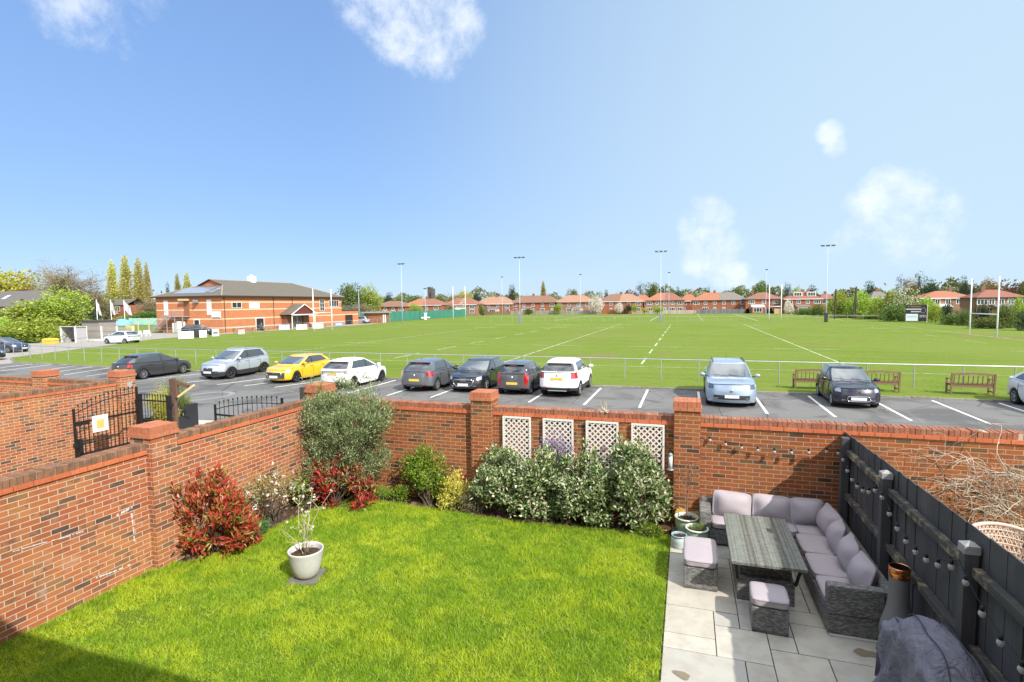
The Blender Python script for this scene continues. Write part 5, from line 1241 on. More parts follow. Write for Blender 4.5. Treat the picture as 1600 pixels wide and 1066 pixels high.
    def gv(r, i, side):
        key = (r, i, 0 if i in (0, m-1) else side)
        if key not in gi:
            (xb, yb), (xt, yt) = bot[i], top[i]; zb = gb(xb)+(.055 if i <= 2 else .02); z_t = zt(xt)-.02; wt = w*tum
            t = [-.25, .0, .5, 1.0, 1.14][r]
            bul = .035*(1-(2*min(max(t, 0), 1)-1)**2)
            y = (yb*wb_*(1-t)+yt*wt*t)+bul*(1 if yb > .9 else 0); x = xb+(xt-xb)*t+bul*(1 if i < 4 else (-1 if i > 9 else 0))
            z = zb+(z_t-zb)*t
            if r == 4: y = yt*wt*.94; x = xt+(-.05 if i <= 3 else (.05 if i >= 10 else 0)); z = z_t+.05
            gi[key] = len(GV); GV.append((x, y*side, z))
        return gi[key]
    gn = ['shell', 'windscreen', 'front_window', 'rear_side_window', 'rear_window', 'pillar_trim']
    for side in (1, -1):
        for r in range(4):
            for i in range(m-1):
                q = [gv(r, i, side), gv(r, i+1, side), gv(r+1, i+1, side), gv(r+1, i, side)]; GF.append(q if side < 0 else q[::-1])
                k_ = 0
                if r in (1, 2): k_ = 1 if i < 3 else (2 if i in (4, 5) else (5 if i == 6 else (3 if i in (7, 8) else (4 if i >= 10 else 0))))
                GM.append(k_)
    rl = {}
    def rv(i, c, side):
        if c == 3: return gv(4, i, side)
        if i == 3: return gv(4, c, side)
        if i == 10: return gv(4, m-1-c, side)
        key = (i, c, 0 if c == 0 else side)
        if key not in rl:
            a = GV[gv(4, i, side)]; rl[key] = len(GV); GV.append((a[0], abs(a[1])*fr[c]*side, a[2]+.035*(1-fr[c]**2)))
        return rl[key]
    for side in (1, -1):
        for i in range(3, 10):
            for c in range(3):
                q = [rv(i, c, side), rv(i, c+1, side), rv(i+1, c+1, side), rv(i+1, c, side)]; GF.append(q if side > 0 else q[::-1]); GM.append(0)
    cr = {}
    for (r_, i_, s_), v_ in gi.items():
        if r_ in (1, 2) and i_ in (3, 4, 6, 7, 9, 10):
            w_ = gi[(r_+1, i_, s_)]; cr[(min(v_, w_), max(v_, w_))] = .7
        if r_ in (1, 3) and i_ < m-1:
            for s2 in ((s_,) if s_ else (1, -1)):
                w_ = gi[(r_, i_+1, 0 if i_+1 == m-1 else s2)]; cr[(min(v_, w_), max(v_, w_))] = .6
    parts, gco = subsurf_split(GV, GF, GM, gn, 2, cr)
    gm = {'shell': body, 'windscreen': M_WSCREEN, 'front_window': M_GLASS, 'rear_side_window': M_GLASS, 'rear_window': M_GLASS, 'pillar_trim': M_TRIM}
    rn = {'shell': 'roof', 'front_window': 'side_window', 'rear_side_window': 'side_window'}
    for nm, b in parts.items():
        if 'side' in nm or nm in ('front_window', 'pillar_trim'):
            vv = np.concatenate(b.v); ff = np.concatenate(b.f[4])
            for s in (1, -1):
                q = ff[(vv[ff].mean(1)[:, 1]*s) > 0]; u, inv = np.unique(q, return_inverse=True); MB().add(vv[u], inv.reshape(-1, 4)).build(rn.get(nm, nm), gm[nm], root, True)
        else: b.build(rn.get(nm, nm), gm[nm], root, True)
    MB().box(xwr-R-.1, xwf+R+.1, -w+.26, w-.26, gc+.03, .70).box(xr+.25, xf-.42, -w*.72, w*.72, gc+.06, .6).build('underbody', M_UNDER, root)
    # wheels
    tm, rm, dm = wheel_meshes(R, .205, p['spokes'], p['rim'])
    for x in (xwf, xwr):
        for s in (1, -1):
            o = bpy.data.objects.new('wheel', tm); COL.objects.link(o); o.parent = root; o.location = (x, s*(w-.125), R); o.rotation_euler = (0, random.uniform(0, 1), 0 if s > 0 else math.pi)
            for nm, me in (('rim', rm), ('dark_spoke_gap', dm)):
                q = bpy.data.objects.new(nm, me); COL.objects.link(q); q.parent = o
    def surf(xs_, ylim, z, sgn):
        q = co[(np.abs(co[:, 1]) < ylim) & (np.abs(co[:, 2]-z) < .12)]; return q[:, 0].max() if sgn > 0 else q[:, 0].min()
    if plate:
        zf = .40*(H/1.47); x = surf(0, .3, zf, 1); MB().box(x-.01, x+.018, -.26, .26, zf-.055, zf+.055).build('number_plate', M_PLW, root)
        zr = p.get('pz', .62*(H/1.47)); x = surf(0, .3, zr, -1); MB().box(x-.018, x+.01, -.26, .26, zr-.055, zr+.055).build('number_plate', M_PLY, root)
    for s in (1, -1):
        b = MB(); b.sphere((xc-.42, s*(w+.10), bz+.09), (.075, .115, .075), 12, 8); o = b.build('mirror', p.get('mirror', body), root, True)
        MB().bar((xc-.42, s*(w*.90), bz+.03), (xc-.42, s*(w+.06), bz+.06), .05, .04).build('mirror_arm', M_TRIM, o)
        for x in (mid+.16, mid-.78):
            MB().rbox(x-.11, x+.11, s*(w-.012)-.02, s*(w-.012)+.018, bz-.115, bz-.085, .006).build('door_handle', p.get('handle', body), root)
    if p['rails']:
        for s in (1, -1): MB().tube([(xws-.2, s*w*tum*.90, zt(xws-.2)+.01), (xws-.3, s*w*tum*.90, H-.02), ((xws+xrr)/2, s*w*tum*.91, H+.012), (xrr+.35, s*w*tum*.90, H-.03), (xrr+.25, s*w*tum*.90, zt(xrr+.2)+.01)], .018, 6).build('roof_rail', p.get('railmat', M_TRIM), root, True)
    b = MB(); b.tube([(xrr+.25, 0, H-.01), (xrr+.12, 0, H+.10)], .008, 5); b.build('aerial', M_TRIM, root)
    b = MB(); b.box(xrr-.09, xrr+.10, -w*tum*.86, w*tum*.86, zt(xrr)+.015, zt(xrr)+.04); b.build('spoiler', body, root)
    # high brake lamp, rear wiper, fog lamps, tow cover, tail pipe
    b = MB(); b.box(xrr-.075, xrr-.045, -.16, .16, zt(xrr)-.035, zt(xrr)-.008); b.build('brake_lamp', M_TAIL, root)
    zb_ = gb(xrb)+.06; zt_ = zt(xrr)-.02; t_ = .42; b = MB(); b.bar((xrb-.035, .02, zb_+.02), (xrb+(xrr-xrb)*t_-.045, -.30, zb_+(zt_-zb_)*t_), .02, .015); b.build('rear_wiper', M_TRIM, root)
    zf_ = .30*(H/1.47)+(.05 if p['trim'] else 0)
    for s_ in (1, -1):
        xq = surf(0, .66*w, zf_, 1); y_ = s_*.60*w; c_ = co[(np.abs(co[:, 1]-y_) < .10) & (np.abs(co[:, 2]-zf_-.03) < .10)]; xq = c_[:, 0].max(); MB().rbox(xq-.03, xq+.006, y_-.075, y_+.075, zf_, zf_+.06, .01).build('fog_lamp', M_HEADD, root)
        c_ = co[(np.abs(co[:, 1]-y_) < .10) & (np.abs(co[:, 2]-zf_-.08) < .10)]; xq = c_[:, 0].min(); MB().rbox(xq-.006, xq+.03, y_-.07, y_+.07, zf_+.06, zf_+.095, .006).build('rear_reflector', M_TAIL, root)
    xq = surf(0, .4, .30, -1); b = MB(); b.rbox(xq-.012, xq+.05, -.42, .42, gc+.10, gc+(.21 if not p['trim'] else .14), .02); b.build('bumper_insert', M_TRIM if not p['trim'] else M_GALV, root)
    # wipers, grille bars, badge
    b = MB(); b.bar((xc+.02, .55, bz+.085), (xc-.12, -.05, bz+.14), .02, .015).bar((xc+.02, -.05, bz+.095), (xc-.14, -.62, bz+.13), .02, .015); b.build('wiper', M_TRIM, root)
    zg = .56*(H/1.47); xg = surf(0, .25, zg, 1); e = p['emblem']; xe = surf(0, .12, hf-.06, 1)
    if e == 'rings':
        b = MB()
        for j in range(4): b.tube([(xg+.02, -.105+.07*j+.047*math.cos(a), zg+.06+.047*math.sin(a)) for a in np.linspace(0, 6.28, 15)], .008, 4)
        b.build('emblem', M_CHROME, root, True)
    elif e == 'chevrons':
        b = MB()
        for dz in (0, .06): b.bar((xe+.03, -.09, hf-.13+dz), (xe+.02, 0, hf-.07+dz), .022).bar((xe+.02, 0, hf-.07+dz), (xe+.03, .09, hf-.13+dz), .022)
        b.build('emblem', M_CHROME, root)
        b = MB(); zz = .40*(H/1.47); b.tube([(surf(0, .5, zz, 1)+.02, .38*math.copysign(abs(math.cos(a))**.5, math.cos(a)), zz+.10*math.copysign(abs(math.sin(a))**.5, math.sin(a))) for a in np.linspace(0, 6.2832, 33)], .014, 5); b.build('grille_surround', M_CHROME, root, True)
    else:
        b = MB(); b.lathe([(.001, .02), (.05, .018), (.058, 0)], 16, (xg+.005, 0, zg+.05), 'x'); b.build('emblem', M_CHROME, root, True)
        zr = p.get('ez', .80*(H/1.47)); xr_ = surf(0, .15, zr, -1); b = MB(); b.lathe([(.001, -.03), (.05, -.026), (.058, 0)], 16, (xr_+.01, 0, zr), 'x'); b.build('emblem', M_CHROME, root, True)
    if p['grille'] == 'chrome':
        b = MB(); z = .52*(H/1.47); yy = W*.28; x1 = xg+.008; x2 = surf(0, .6, z, 1)-.05
        b.tube([(x2, yy, z+.10), (x1, yy*.75, z+.12), (x1+.01, -yy*.75, z+.12), (x2, -yy, z+.10), (x2, -yy*.9, z-.10), (x1+.01, -yy*.6, z-.20), (x1+.01, yy*.6, z-.20), (x2, yy*.9, z-.10), (x2, yy, z+.10)], .016, 5); b.build('grille_surround', M_CHROME, root, True)
    if p['sill']:
        b = MB()
        for s in (1, -1): b.rbox(xwr+k*.9, xwf-k*.9, s*(w-.03)-.03, s*(w-.03)+.03, gc-.01, gc+.16, .015)
        b.build('side_sill', M_TRIM, root)
    # door shut lines
    b = MB()
    for s in (1, -1):
        for x in (xwf-k-.06, mid, xwr+k*.75):
            q = [];
            for z in np.linspace(gc+.14, bz-.06, 7):
                c_ = co[(co[:, 1]*s > 0) & (np.abs(co[:, 0]-x) < .20)]; near = c_[np.argsort(np.abs(c_[:, 2]-z)+np.abs(c_[:, 0]-x)*.6)[:4]]; q.append((x, float(np.abs(near[:, 1]).max())*s*1.001+s*.002, z))
            b.tube(q, .009, 4)
    b.build('shut_line', M_UNDER, root)
    return root
FACE, BACK = -math.pi/2, math.pi/2           # front or rear towards the house
HATCH = dict()
SUV = dict(L=4.35, W=1.80, H=1.64, wb=2.6, fo=.88, R=.345, gc=.20, hf=.84, hc=1.06, bz=1.05, br=1.14, ws=.90, roof_r=-1.62, xrb=-2.02, tum=.72, trim=True, rails=True, pz=.80, ez=1.0)
def P(base, **k): d = dict(base); d.update(k); return d
Z = 0.0
car('dark grey hatchback with silver wheels, rear towards the wall, leftmost of the near row', (-31.0, 24.25, Z), BACK+.02, P(HATCH, L=4.45, W=1.76, H=1.46, wb=2.64, fo=.92, spokes=9, tail=M_TAIL, tailw=1, pz=.60), paint('dark grey paint', (.060, .058, .060), .4))
car('silver compact SUV with black lower trim, front towards the wall', (-26.0, 25.6, Z), FACE+.03, P(SUV, rim=M_RIMD, L=4.28, W=1.78, H=1.66, railmat=M_GALV), paint('silver paint', (.46, .49, .54), .45))
car('bright yellow hatchback with black grille', (-21.1, 25.25, Z), FACE, P(HATCH, L=4.06, W=1.75, H=1.43, wb=2.54, rim=M_RIMD, spokes=5, grille='chrome', mirror=paint('yellow paint', (.72, .43, .015))), paint('yellow paint', (.72, .43, .015)))
car('white hatchback with dark rear glass, rear towards the wall, behind the silvery shrub', (-16.75, 24.4, Z), BACK, P(HATCH, L=4.03, W=1.76, H=1.46, spokes=5, rim=M_RIMD, wb=2.6, fo=.80, tail=M_TAILC, pz=.78, tailw=1), paint('white paint', (.74, .74, .73)))
car('mid grey hatchback with red tail lamps and silver wheels, rear towards the wall', (-12.35, 24.75, Z), BACK, P(HATCH, L=4.2, W=1.79, H=1.48, wb=2.58, spokes=9, tailw=2, pz=.58), paint('mid grey paint', (.155, .16, .175), .45))
car('black hatchback with chrome framed grille and four ring emblem, front towards the wall', (-10.0, 25.2, Z), FACE, P(HATCH, L=4.34, W=1.82, H=1.44, wb=2.63, fo=.90, spokes=9, grille='chrome', emblem='rings'), paint('black paint', (.014, .015, .017), .2))
car('small dark grey hatchback with red rear lamps, between the black car and the white crossover', (-7.55, 24.75, Z), BACK, P(HATCH, L=3.62, W=1.62, H=1.49, wb=2.4, fo=.66, R=.295, spokes=5, rim=M_RIMD, roof_r=-1.45, xrb=-1.66, tum=.74, tailw=3, pz=.55), paint('slate grey paint', (.11, .11, .118), .45))
car('white crossover with black lower bumper, rear towards the wall', (-5.42, 24.95, Z), BACK, P(SUV, L=4.33, W=1.80, H=1.61, tail=M_TAIL, tailw=2, pz=.86, rails=False, rim=M_RIM, spokes=5), paint('white paint', (.74, .74, .73)))
car('pale metallic blue SUV with dark glass roof panel, front towards the wall', (1.66, 24.55, Z), FACE, P(SUV, L=4.6, W=1.90, H=1.67, wb=2.76, R=.36, trim=False, rim=M_RIMD, hf=.90, head=M_HEADD, grille=False, emblem=None, gc=.19, tailw=2), paint('pale blue paint', (.33, .41, .50), .5))
car('small black city car with chevron emblem, front towards the wall, before the benches', (6.2, 24.95, Z), FACE, P(HATCH, L=3.43, W=1.63, H=1.47, wb=2.34, fo=.68, R=.28, hf=.76, hc=.95, ws=.86, roof_r=-1.40, xrb=-1.60, tum=.72, grille=False, emblem='chevrons', spokes=9, xc=.90), paint('blue black paint', (.016, .015, .024), .2))
car('white coupe like car at the right edge of the frame, front towards the wall', (13.12, 24.75, Z), FACE, P(HATCH, L=4.42, W=1.80, H=1.42, wb=2.62, fo=.92, tail=M_TAIL, tailw=1, rim=M_RIM, spokes=5), paint('white grey paint', (.62, .63, .66)))
car('black car at the left edge of the frame, in a bay before the rail', (-55.2, 27.6, Z), BACK-.4, P(HATCH), paint('black paint', (.014, .015, .017), .2))
car('dark blue car at the left edge of the frame, on the road beyond the rail', (-63.4, 34.4, Z), math.radians(12), P(HATCH, L=4.3), paint('dark blue paint', (.045, .055, .085), .35))
car('small pale blue white hatchback parked on the road beyond the rail', (-63.9, 46.1, Z), math.radians(186), P(HATCH, L=3.95, W=1.74, H=1.5, spokes=5), paint('icy white paint', (.60, .68, .74)))
car('black estate car parked before the clubhouse stairs, behind the boards', (-69.4, 61.6, Z), math.radians(20), P(SUV, L=4.5, H=1.6), paint('black paint', (.014, .015, .017), .2))
car('silver SUV parked at the far end of the clubhouse', (-72.6, 108.2, Z), math.radians(190), P(SUV, L=4.7, W=1.85, H=1.75, rails=True, trim=False), paint('silver paint', (.46, .49, .54), .45))
car('small blue car parked beyond the pitch, before the orange roofed houses', (float(g(752, 492.3)[0]), 192.5, .06), math.radians(175), P(HATCH), paint('bright blue paint', (.05, .12, .34), .2))
# ------------------------------------------------------------------ clubhouse
CLUB = [(0, (.50, .165, .070)), (.5, (.55, .19, .082)), (1, (.60, .23, .10))]
M_CLUB = brick_mat('clubhouse brick', CLUB, (.50, .30, .18), ms=.004, bump=.3)
M_CREAM = plain('cream brick', (.66, .48, .30), .9, var=.12, scale=3)
def tiles(name, a, b, rowh=.22):
    t = NT(name, .85, .2); s = t.n('SeparateXYZ'); t.put(s.inputs[0], t.coord())
    r = t.math('FRACT', t.math('MULTIPLY', s.outputs[2], 1/(rowh*.45))); n = t.noise(.8, 5, .65); f = t.noise(7, 4, .7)
    c = t.mix(t.math('ADD', t.math('MULTIPLY', n, .6), t.math('MULTIPLY', f, .4)), a, b); c = t.mix(t.math('MULTIPLY', t.math('LESS_THAN', r, .18), .35), c, tuple(x*.4 for x in a))
    t.color(c).bump(r, .3, .02); MATS[name] = t.m; return t.m
M_ROOFG = tiles('grey brown roof tiles', (.10, .088, .070), (.165, .145, .115))
M_FASC = plain('dark brown fascia', (.045, .025, .02), .6); M_FRAME = plain('white window frame', (.74, .74, .72), .5); M_PANE = NT('window pane', .08, .7); M_PANE.color((.035, .045, .05)); M_PANE = M_PANE.m
M_BLIND = plain('white blind', (.70, .70, .68), .7); M_DOORD = plain('dark brown door', (.03, .022, .018), .5); M_MAROON = plain('maroon boarding', (.14, .03, .025), .7)
def window(root, o, u, v, w, h, cols=2, rows=1, pane=None, depth=.06, t=.07):
    """window on a wall: o = lower left corner, u along the wall, v outward"""
    o, u, v = (np.array(q, float) for q in (o, u, v)); z = np.array((0, 0, 1.))
    def blk(b, a0, a1, c0, c1, d0, d1):
        pts = [o+u*a+v*d+z*c for c in (c0, c1) for a, d in ((a0, d0), (a1, d0), (a1, d1), (a0, d1))]; b.add(pts, np.array([(0, 3, 2, 1), (4, 5, 6, 7), (0, 1, 5, 4), (1, 2, 6, 5), (2, 3, 7, 6), (3, 0, 4, 7)]))
    b = MB(); blk(b, 0, t, 0, h, -.02, depth); blk(b, w-t, w, 0, h, -.02, depth); blk(b, t, w-t, 0, t, -.02, depth); blk(b, t, w-t, h-t, h, -.02, depth)
    for i in range(1, cols): x = w*i/cols; blk(b, x-t*.4, x+t*.4, t, h-t, -.02, depth*.9)
    for i in range(1, rows): y = h*i/rows; blk(b, t, w-t, y-t*.35, y+t*.35, -.02, depth*.85)
    f = b.build('window', M_FRAME, root); p = MB(); blk(p, t*.5, w-t*.5, t*.5, h-t*.5, .001, .02); p.build('pane', pane or M_PANE, f); return f
def clubhouse():
    r = thing('clubhouse', 'two storey orange brick clubhouse with cream bands and a hipped grey roof', 'clubhouse', (-71.8, 68.5, 0))
    X0, Y0_ = -71.8, 68.5; W, D, H = 14.4, 31.6, 6.02
    MB().box(-W, 0, 0, D, -.1, H).build('wall', M_CLUB, r)
    b = MB()
    for z, h in ((.66, .20), (2.12, .20), (3.62, .20), (4.86, .20)):
        b.box(-W-.004, .0, -.005, -.001, z, z+h); b.box(.001, .005, -.005, D, z, z+h)
    b.build('cream_band', M_CREAM, r)
    o = .5; z0, zr, zg = H+.02, 8.95, 7.93; xm = -W/2; xg = (zg-z0)/(zr-z0)*(W/2+o)
    E1, E2, E3, E4 = (-W-o, -o, z0), (o, -o, z0), (o, D+o, z0), (-W-o, D+o, z0); GL, GR = (-W-o+xg, 4.5, zg), (o-xg, 4.5, zg); A, B = (xm, 4.3, zr), (xm, 25.0, zr)
    rf = MB(); rf.poly([E2, E3, B, A, GR]).poly([E4, E1, GL, A, B]).poly([E1, E2, GR, GL]).poly([E3, E4, B])
    rf = rf.build('roof', M_ROOFG, r)
    MB().add([(GL[0]+.25, 4.62, zg), (GR[0]-.25, 4.62, zg), (xm, 4.62, zr-.10)], [[0, 1, 2]]).build('gablet', M_CLUB, rf)
    m = MB(); m.bar((GL[0]-.1, 4.4, zg), (xm, 4.3, zr+.03), .12).bar((GR[0]+.1, 4.4, zg), (xm, 4.3, zr+.03), .12); m.build('bargeboard', M_MAROON, rf)
    m = MB(); m.bar((o, -o, z0), (GR[0], 4.5, zg), .13).bar((-W-o, -o, z0), (GL[0], 4.5, zg), .13).bar(A, B, .16).bar(B, (o, D+o, z0), .13); m.build('ridge_tiles', plain('ridge tiles', (.33, .26, .17), .9), rf)
    m = MB(); m.box(-W-o, o, -o-.03, -o+.02, z0-.22, z0-.002).box(o-.02, o+.03, -o, D+o, z0-.22, z0-.002).box(-W-o, o, D+o, D+o+.03, z0-.22, z0-.002).box(-W-o, o, -o, D+o, z0-.05, z0-.03); m.build('fascia', M_FASC, r)
    # solar panels lie on the front hip
    sl = (zg-z0)/5.0; fz = lambda y: z0+(y+o)*sl+.09
    for x0, x1, y0, y1 in ((-11.2, -4.4, .6, 3.4), (-4.0, -2.9, .9, 1.9), (-3.9, -2.8, 2.1, 3.1)):
        n = max(1, int((x1-x0)/1.05))
        for i in range(n):
            a, c = x0+(x1-x0)*i/n+.02, x0+(x1-x0)*(i+1)/n-.02; m = MB()
            m.add([(a, y0, fz(y0)), (c, y0, fz(y0)), (c, y1, fz(y1)), (a, y1, fz(y1)), (a, y0, fz(y0)-.05), (c, y0, fz(y0)-.05), (c, y1, fz(y1)-.05), (a, y1, fz(y1)-.05)], [[0, 1, 2, 3], [4, 5, 1, 0], [5, 6, 2, 1], [6, 7, 3, 2], [7, 4, 0, 3]]); m.build('solar_panel', plain('solar panel', (.30, .33, .38), .2, .3, .6), rf)
    m = MB(); m.rbox(xm-.55, xm+.55, 13.4, 14.5, zr-.25, zr+.75, .03); m.box(xm-.62, xm+.62, 13.33, 14.57, zr+.55, zr+.62); m.add([(xm-.6, 13.35, zr+.75), (xm+.6, 13.35, zr+.75), (xm+.6, 14.55, zr+.75), (xm-.6, 14.55, zr+.75), (xm, 13.95, zr+1.35)], [[0, 1, 4], [1, 2, 4], [2, 3, 4], [3, 0, 4]]); m.build('vent_cupola', M_FRAME, rf)
    m = MB(); m.rbox(-2.4, -1.9, 12.0, 12.4, 7.0, 8.1, .02)
    # right hand long front
    ux, vx = (0, 1, 0), (1, 0, 0)
    window(r, (0, 1.9, 3.98), ux, vx, 2.05, .98, 2); window(r, (0, 5.6, 3.88), ux, vx, 2.35, 1.12, 2, 1, M_BLIND); window(r, (0, 24.3, 3.12), ux, vx, 1.45, 2.4, 2, 3); window(r, (0, 27.3, 4.0), ux, vx, 3.3, 1.36, 4, 1)
    d = MB().box(.002, .06, 7.05, 8.75, 0, 2.1).build('double_door', M_DOORD, r); MB().box(.0615, .085, 8.05, 8.2, .9, 1.35).build('handle', M_GALV, d)
    m = MB(); m.box(.0, .05, 6.9, 7.045, 0, 2.25).box(.0, .05, 8.755, 8.9, 0, 2.25).box(0, .05, 7.046, 8.754, 2.105, 2.25); m.build('door_frame', M_FRAME, r)
    for y in (.35, 11.3, 16.2): MB().tube([(.06, y, 0), (.06, y, z0-.2)], .05, 6).build('downpipe', M_FASC, r)
    # porch
    p = MB(); ya, yb, ym, ze, za, q = 13.0, 19.6, 16.3, 2.62, 4.55, 2.5
    p.poly([(-.0, ya-.3, ze), (q+.3, ya-.3, ze), (q+.3, ym, za), (0, ym, za)]).poly([(0, ym, za), (q+.3, ym, za), (q+.3, yb+.3, ze), (0, yb+.3, ze)]); pr = p.build('porch_roof', M_ROOFG, r)
    MB().add([(q+.1, ya+.1, ze+.05), (q+.1, yb-.1, ze+.05), (q+.1, ym, za-.1)], [[0, 1, 2]]).build('porch_gable', M_MAROON, pr)
    m = MB(); m.bar((q+.3, ya-.35, ze-.03), (q+.3, ym, za-.02), .08, .14).bar((q+.3, yb+.35, ze-.03), (q+.3, ym, za-.02), .08, .14).box(q, q+.16, ya, yb, ze-.14, ze+.05); m.build('bargeboard', M_FRAME, pr)
    for y in (ya+.1, yb-.1): MB().box(q-.05, q+.08, y-.06, y+.06, 0, ze-.14).build('porch_post', M_FRAME, r)
    MB().box(.0, 1.2, ya+.25, 15.15, 0, ze-.15).box(0, 1.2, 17.9, yb-.2, 0, ze-.15).build('porch_wall', brick_mat('brown brick', [(0, (.20, .08, .04)), (1, (.26, .11, .055))], (.25, .15, .1), bump=.2), r)
    window(r, (.55, 15.3, .05), ux, vx, 1.15, 2.3, 2, 2); window(r, (.55, 16.75, .05), ux, vx, 1.1, 2.3, 2, 2)
    # left hand short front with stairs
    ux, vx = (1, 0, 0), (0, -1, 0)
    window(r, (-12.6, 0, 2.85), ux, vx, .85, 2.5, 1, 4, M_BLIND); window(r, (-3.2, 0, 2.9), ux, vx, .9, 2.5, 1, 4, M_BLIND)
    MB().box(-8.2, -7.0, -.05, -.002, 2.82, 5.2).build('upper_door', plain('brown door', (.26, .11, .05), .6), r); m = MB(); m.box(-8.7, -6.7, -.7, -.002, 5.25, 5.6); m.build('door_hood', plain('pale hood', (.50, .36, .20), .8), r)
    d = MB().box(-6.05, -5.05, -.05, -.002, 0, 2.05).build('door', M_DOORD, r); MB().box(-5.3, -5.2, -.075, -.051, .95, 1.05).build('handle', M_GALV, d)
    m = MB(); m.box(-6.2, -6.055, -.04, -.001, 0, 2.2).box(-5.045, -4.9, -.04, -.001, 0, 2.2).box(-6.054, -5.046, -.04, -.001, 2.055, 2.2); m.build('door_frame', M_FRAME, r)
    m = MB(); m.rbox(-2.25, -.35, -.12, -.01, 2.4, 3.45, .02); s = m.build('sign_board', M_FRAME, r); m = MB(); m.box(-2.1, -.5, -.13, -.121, 2.46, 2.55); m.build('dark_edge', M_FASC, s)
    m = MB(); m.rbox(-5.9, -4.9, -.35, -.02, 4.95, 5.4, .05); m.lathe([(.001, 0), (.35, .05), (.38, .14)], 16, (-5.2, -.5, 4.9)); m.build('wall_unit', plain('grey unit', (.25, .25, .26), .6), r)
    M_STEEL = plain('stair steel', (.36, .34, .33), .6, .3)
    m = MB(); m.box(-10.6, -6.9, -1.5, -.01, 2.6, 2.74)
    for i in range(13): x = -10.6-.26*(i+1); m.box(x, x+.28, -1.45, -.3, 2.6-.2*(i+1), 2.66-.2*(i+1))
    for y in (-1.47, -.28): m.bar((-10.6, y, 2.6), (-14.0, y, 0), .05, .25)
    for x in (-10.5, -8.7, -7.0): m.bar((x, -1.4, 0), (x, -1.4, 2.6), .10)
    m.build('outside_stair', M_STEEL, r)
    m = MB()
    for y in (-1.47, ): 
        m.bar((-10.6, y, 3.7), (-6.9, y, 3.7), .05); m.bar((-10.6, y, 3.65), (-14.0, y, 1.05), .05)
        for i in range(22): x = -10.6+3.7*i/21; m.bar((x, y, 2.74), (x, y, 3.7), .022)
        for i in range(18): t = i/17; x = -10.6-3.4*t; m.bar((x, y, 2.6*(1-t)), (x, y, 2.6*(1-t)+1.05), .022)
    m.build('stair_rail', M_STEEL, r)
    m = MB(); m.rbox(-9.6, -8.9, -1.2, -.4, .0, 1.6, .03).rbox(-8.6, -7.7, -1.2, -.3, 0, 1.9, .03); m.build('store_cabinet', plain('pale cabinet', (.62, .62, .60), .6), r)
    # low wing at the far end
    MB().box(-6.5, 0, D+.002, D+6.2, -.1, 3.05).build('wing', M_CLUB, r); MB().box(-6.6, .1, D+.003, D+6.3, 3.051, 3.2).build('wing_roof', M_FASC, r)
    b = MB(); b.box(.001, .005, D+.01, D+6.2, .66, .86).box(.001, .005, D+.01, D+6.2, 2.12, 2.32); b.build('cream_band', M_CREAM, r)
    MB().box(.002, .06, D+1.2, D+3.9, 0, 2.15).build('wing_door', M_DOORD, r)
    m = MB()
    for y in np.linspace(D+.3, D+6.1, 12): m.bar((0, y, 3.2), (0, y, 4.15), .04)
    m.bar((0, D+.3, 4.15), (0, D+6.1, 4.15), .05).bar((0, D+.3, 3.7), (0, D+6.1, 3.7), .03); m.build('roof_rail', plain('grey green rail', (.20, .24, .21), .6), r)
clubhouse()
M_PTIM = plain('greyed timber', (.27, .235, .19), .85, var=.25, scale=9)
def picnic(label, x, y, rz):
    r = thing('picnic_table', label, 'picnic table', (x, y, 0), rz, 'picnic tables in front of the clubhouse')
    b = MB(); b.rbox(-.9, .9, -.38, .38, .70, .75, .01); b.build('tabletop', M_PTIM, r)
    for s in (1, -1):
        MB().rbox(-.9, .9, s*.72-.13, s*.72+.13, .42, .46, .008).build('seat', M_PTIM, r)
    m = MB()
    for x_ in (-.6, .6): m.bar((x_, -.6, 0), (x_, -.25, .70), .07).bar((x_, .6, 0), (x_, .25, .70), .07).bar((x_, -.75, .40), (x_, .75, .40), .06)
    m.build('leg_frame', M_PTIM, r)
picnic('timber picnic table nearest the clubhouse corner', -69.8, 69.6, R9(80)); picnic('timber picnic table second from the clubhouse corner', -69.8, 72.2, R9(80)); picnic('timber picnic table beside the double door of the clubhouse', -70.0, 75.4, R9(95)); picnic('timber picnic table left of the clubhouse porch', -70.0, 79.6, R9(90)); picnic('timber picnic table right of the clubhouse porch', -70.2, 91.0, R9(90))
# brick kiosk with flat roof
r = thing('kiosk', 'small flat roofed brown brick kiosk with a white double door', 'kiosk', (-68.6, 113.2, 0), R9(4))
MB().box(-4.2, 0, -3.2, 1.2, -.1, 2.35).build('wall', brick_mat('kiosk brick', [(0, (.28, .10, .05)), (1, (.36, .14, .07))], (.3, .18, .1), bump=.2), r); MB().box(-4.7, .5, -3.7, 1.7, 2.352, 2.62).build('roof', plain('grey green flat roof', (.25, .27, .24), .8), r)
MB().box(.002, .05, -1.9, -1.35, .05, 2.1).build('door', M_FRAME, r); MB().box(.002, .05, -1.05, -.5, .05, 2.1).build('door', M_FRAME, r); MB().box(.003, .03, -1.34, -1.06, 0, 2.1).build('door_gap', M_DOORD, r)
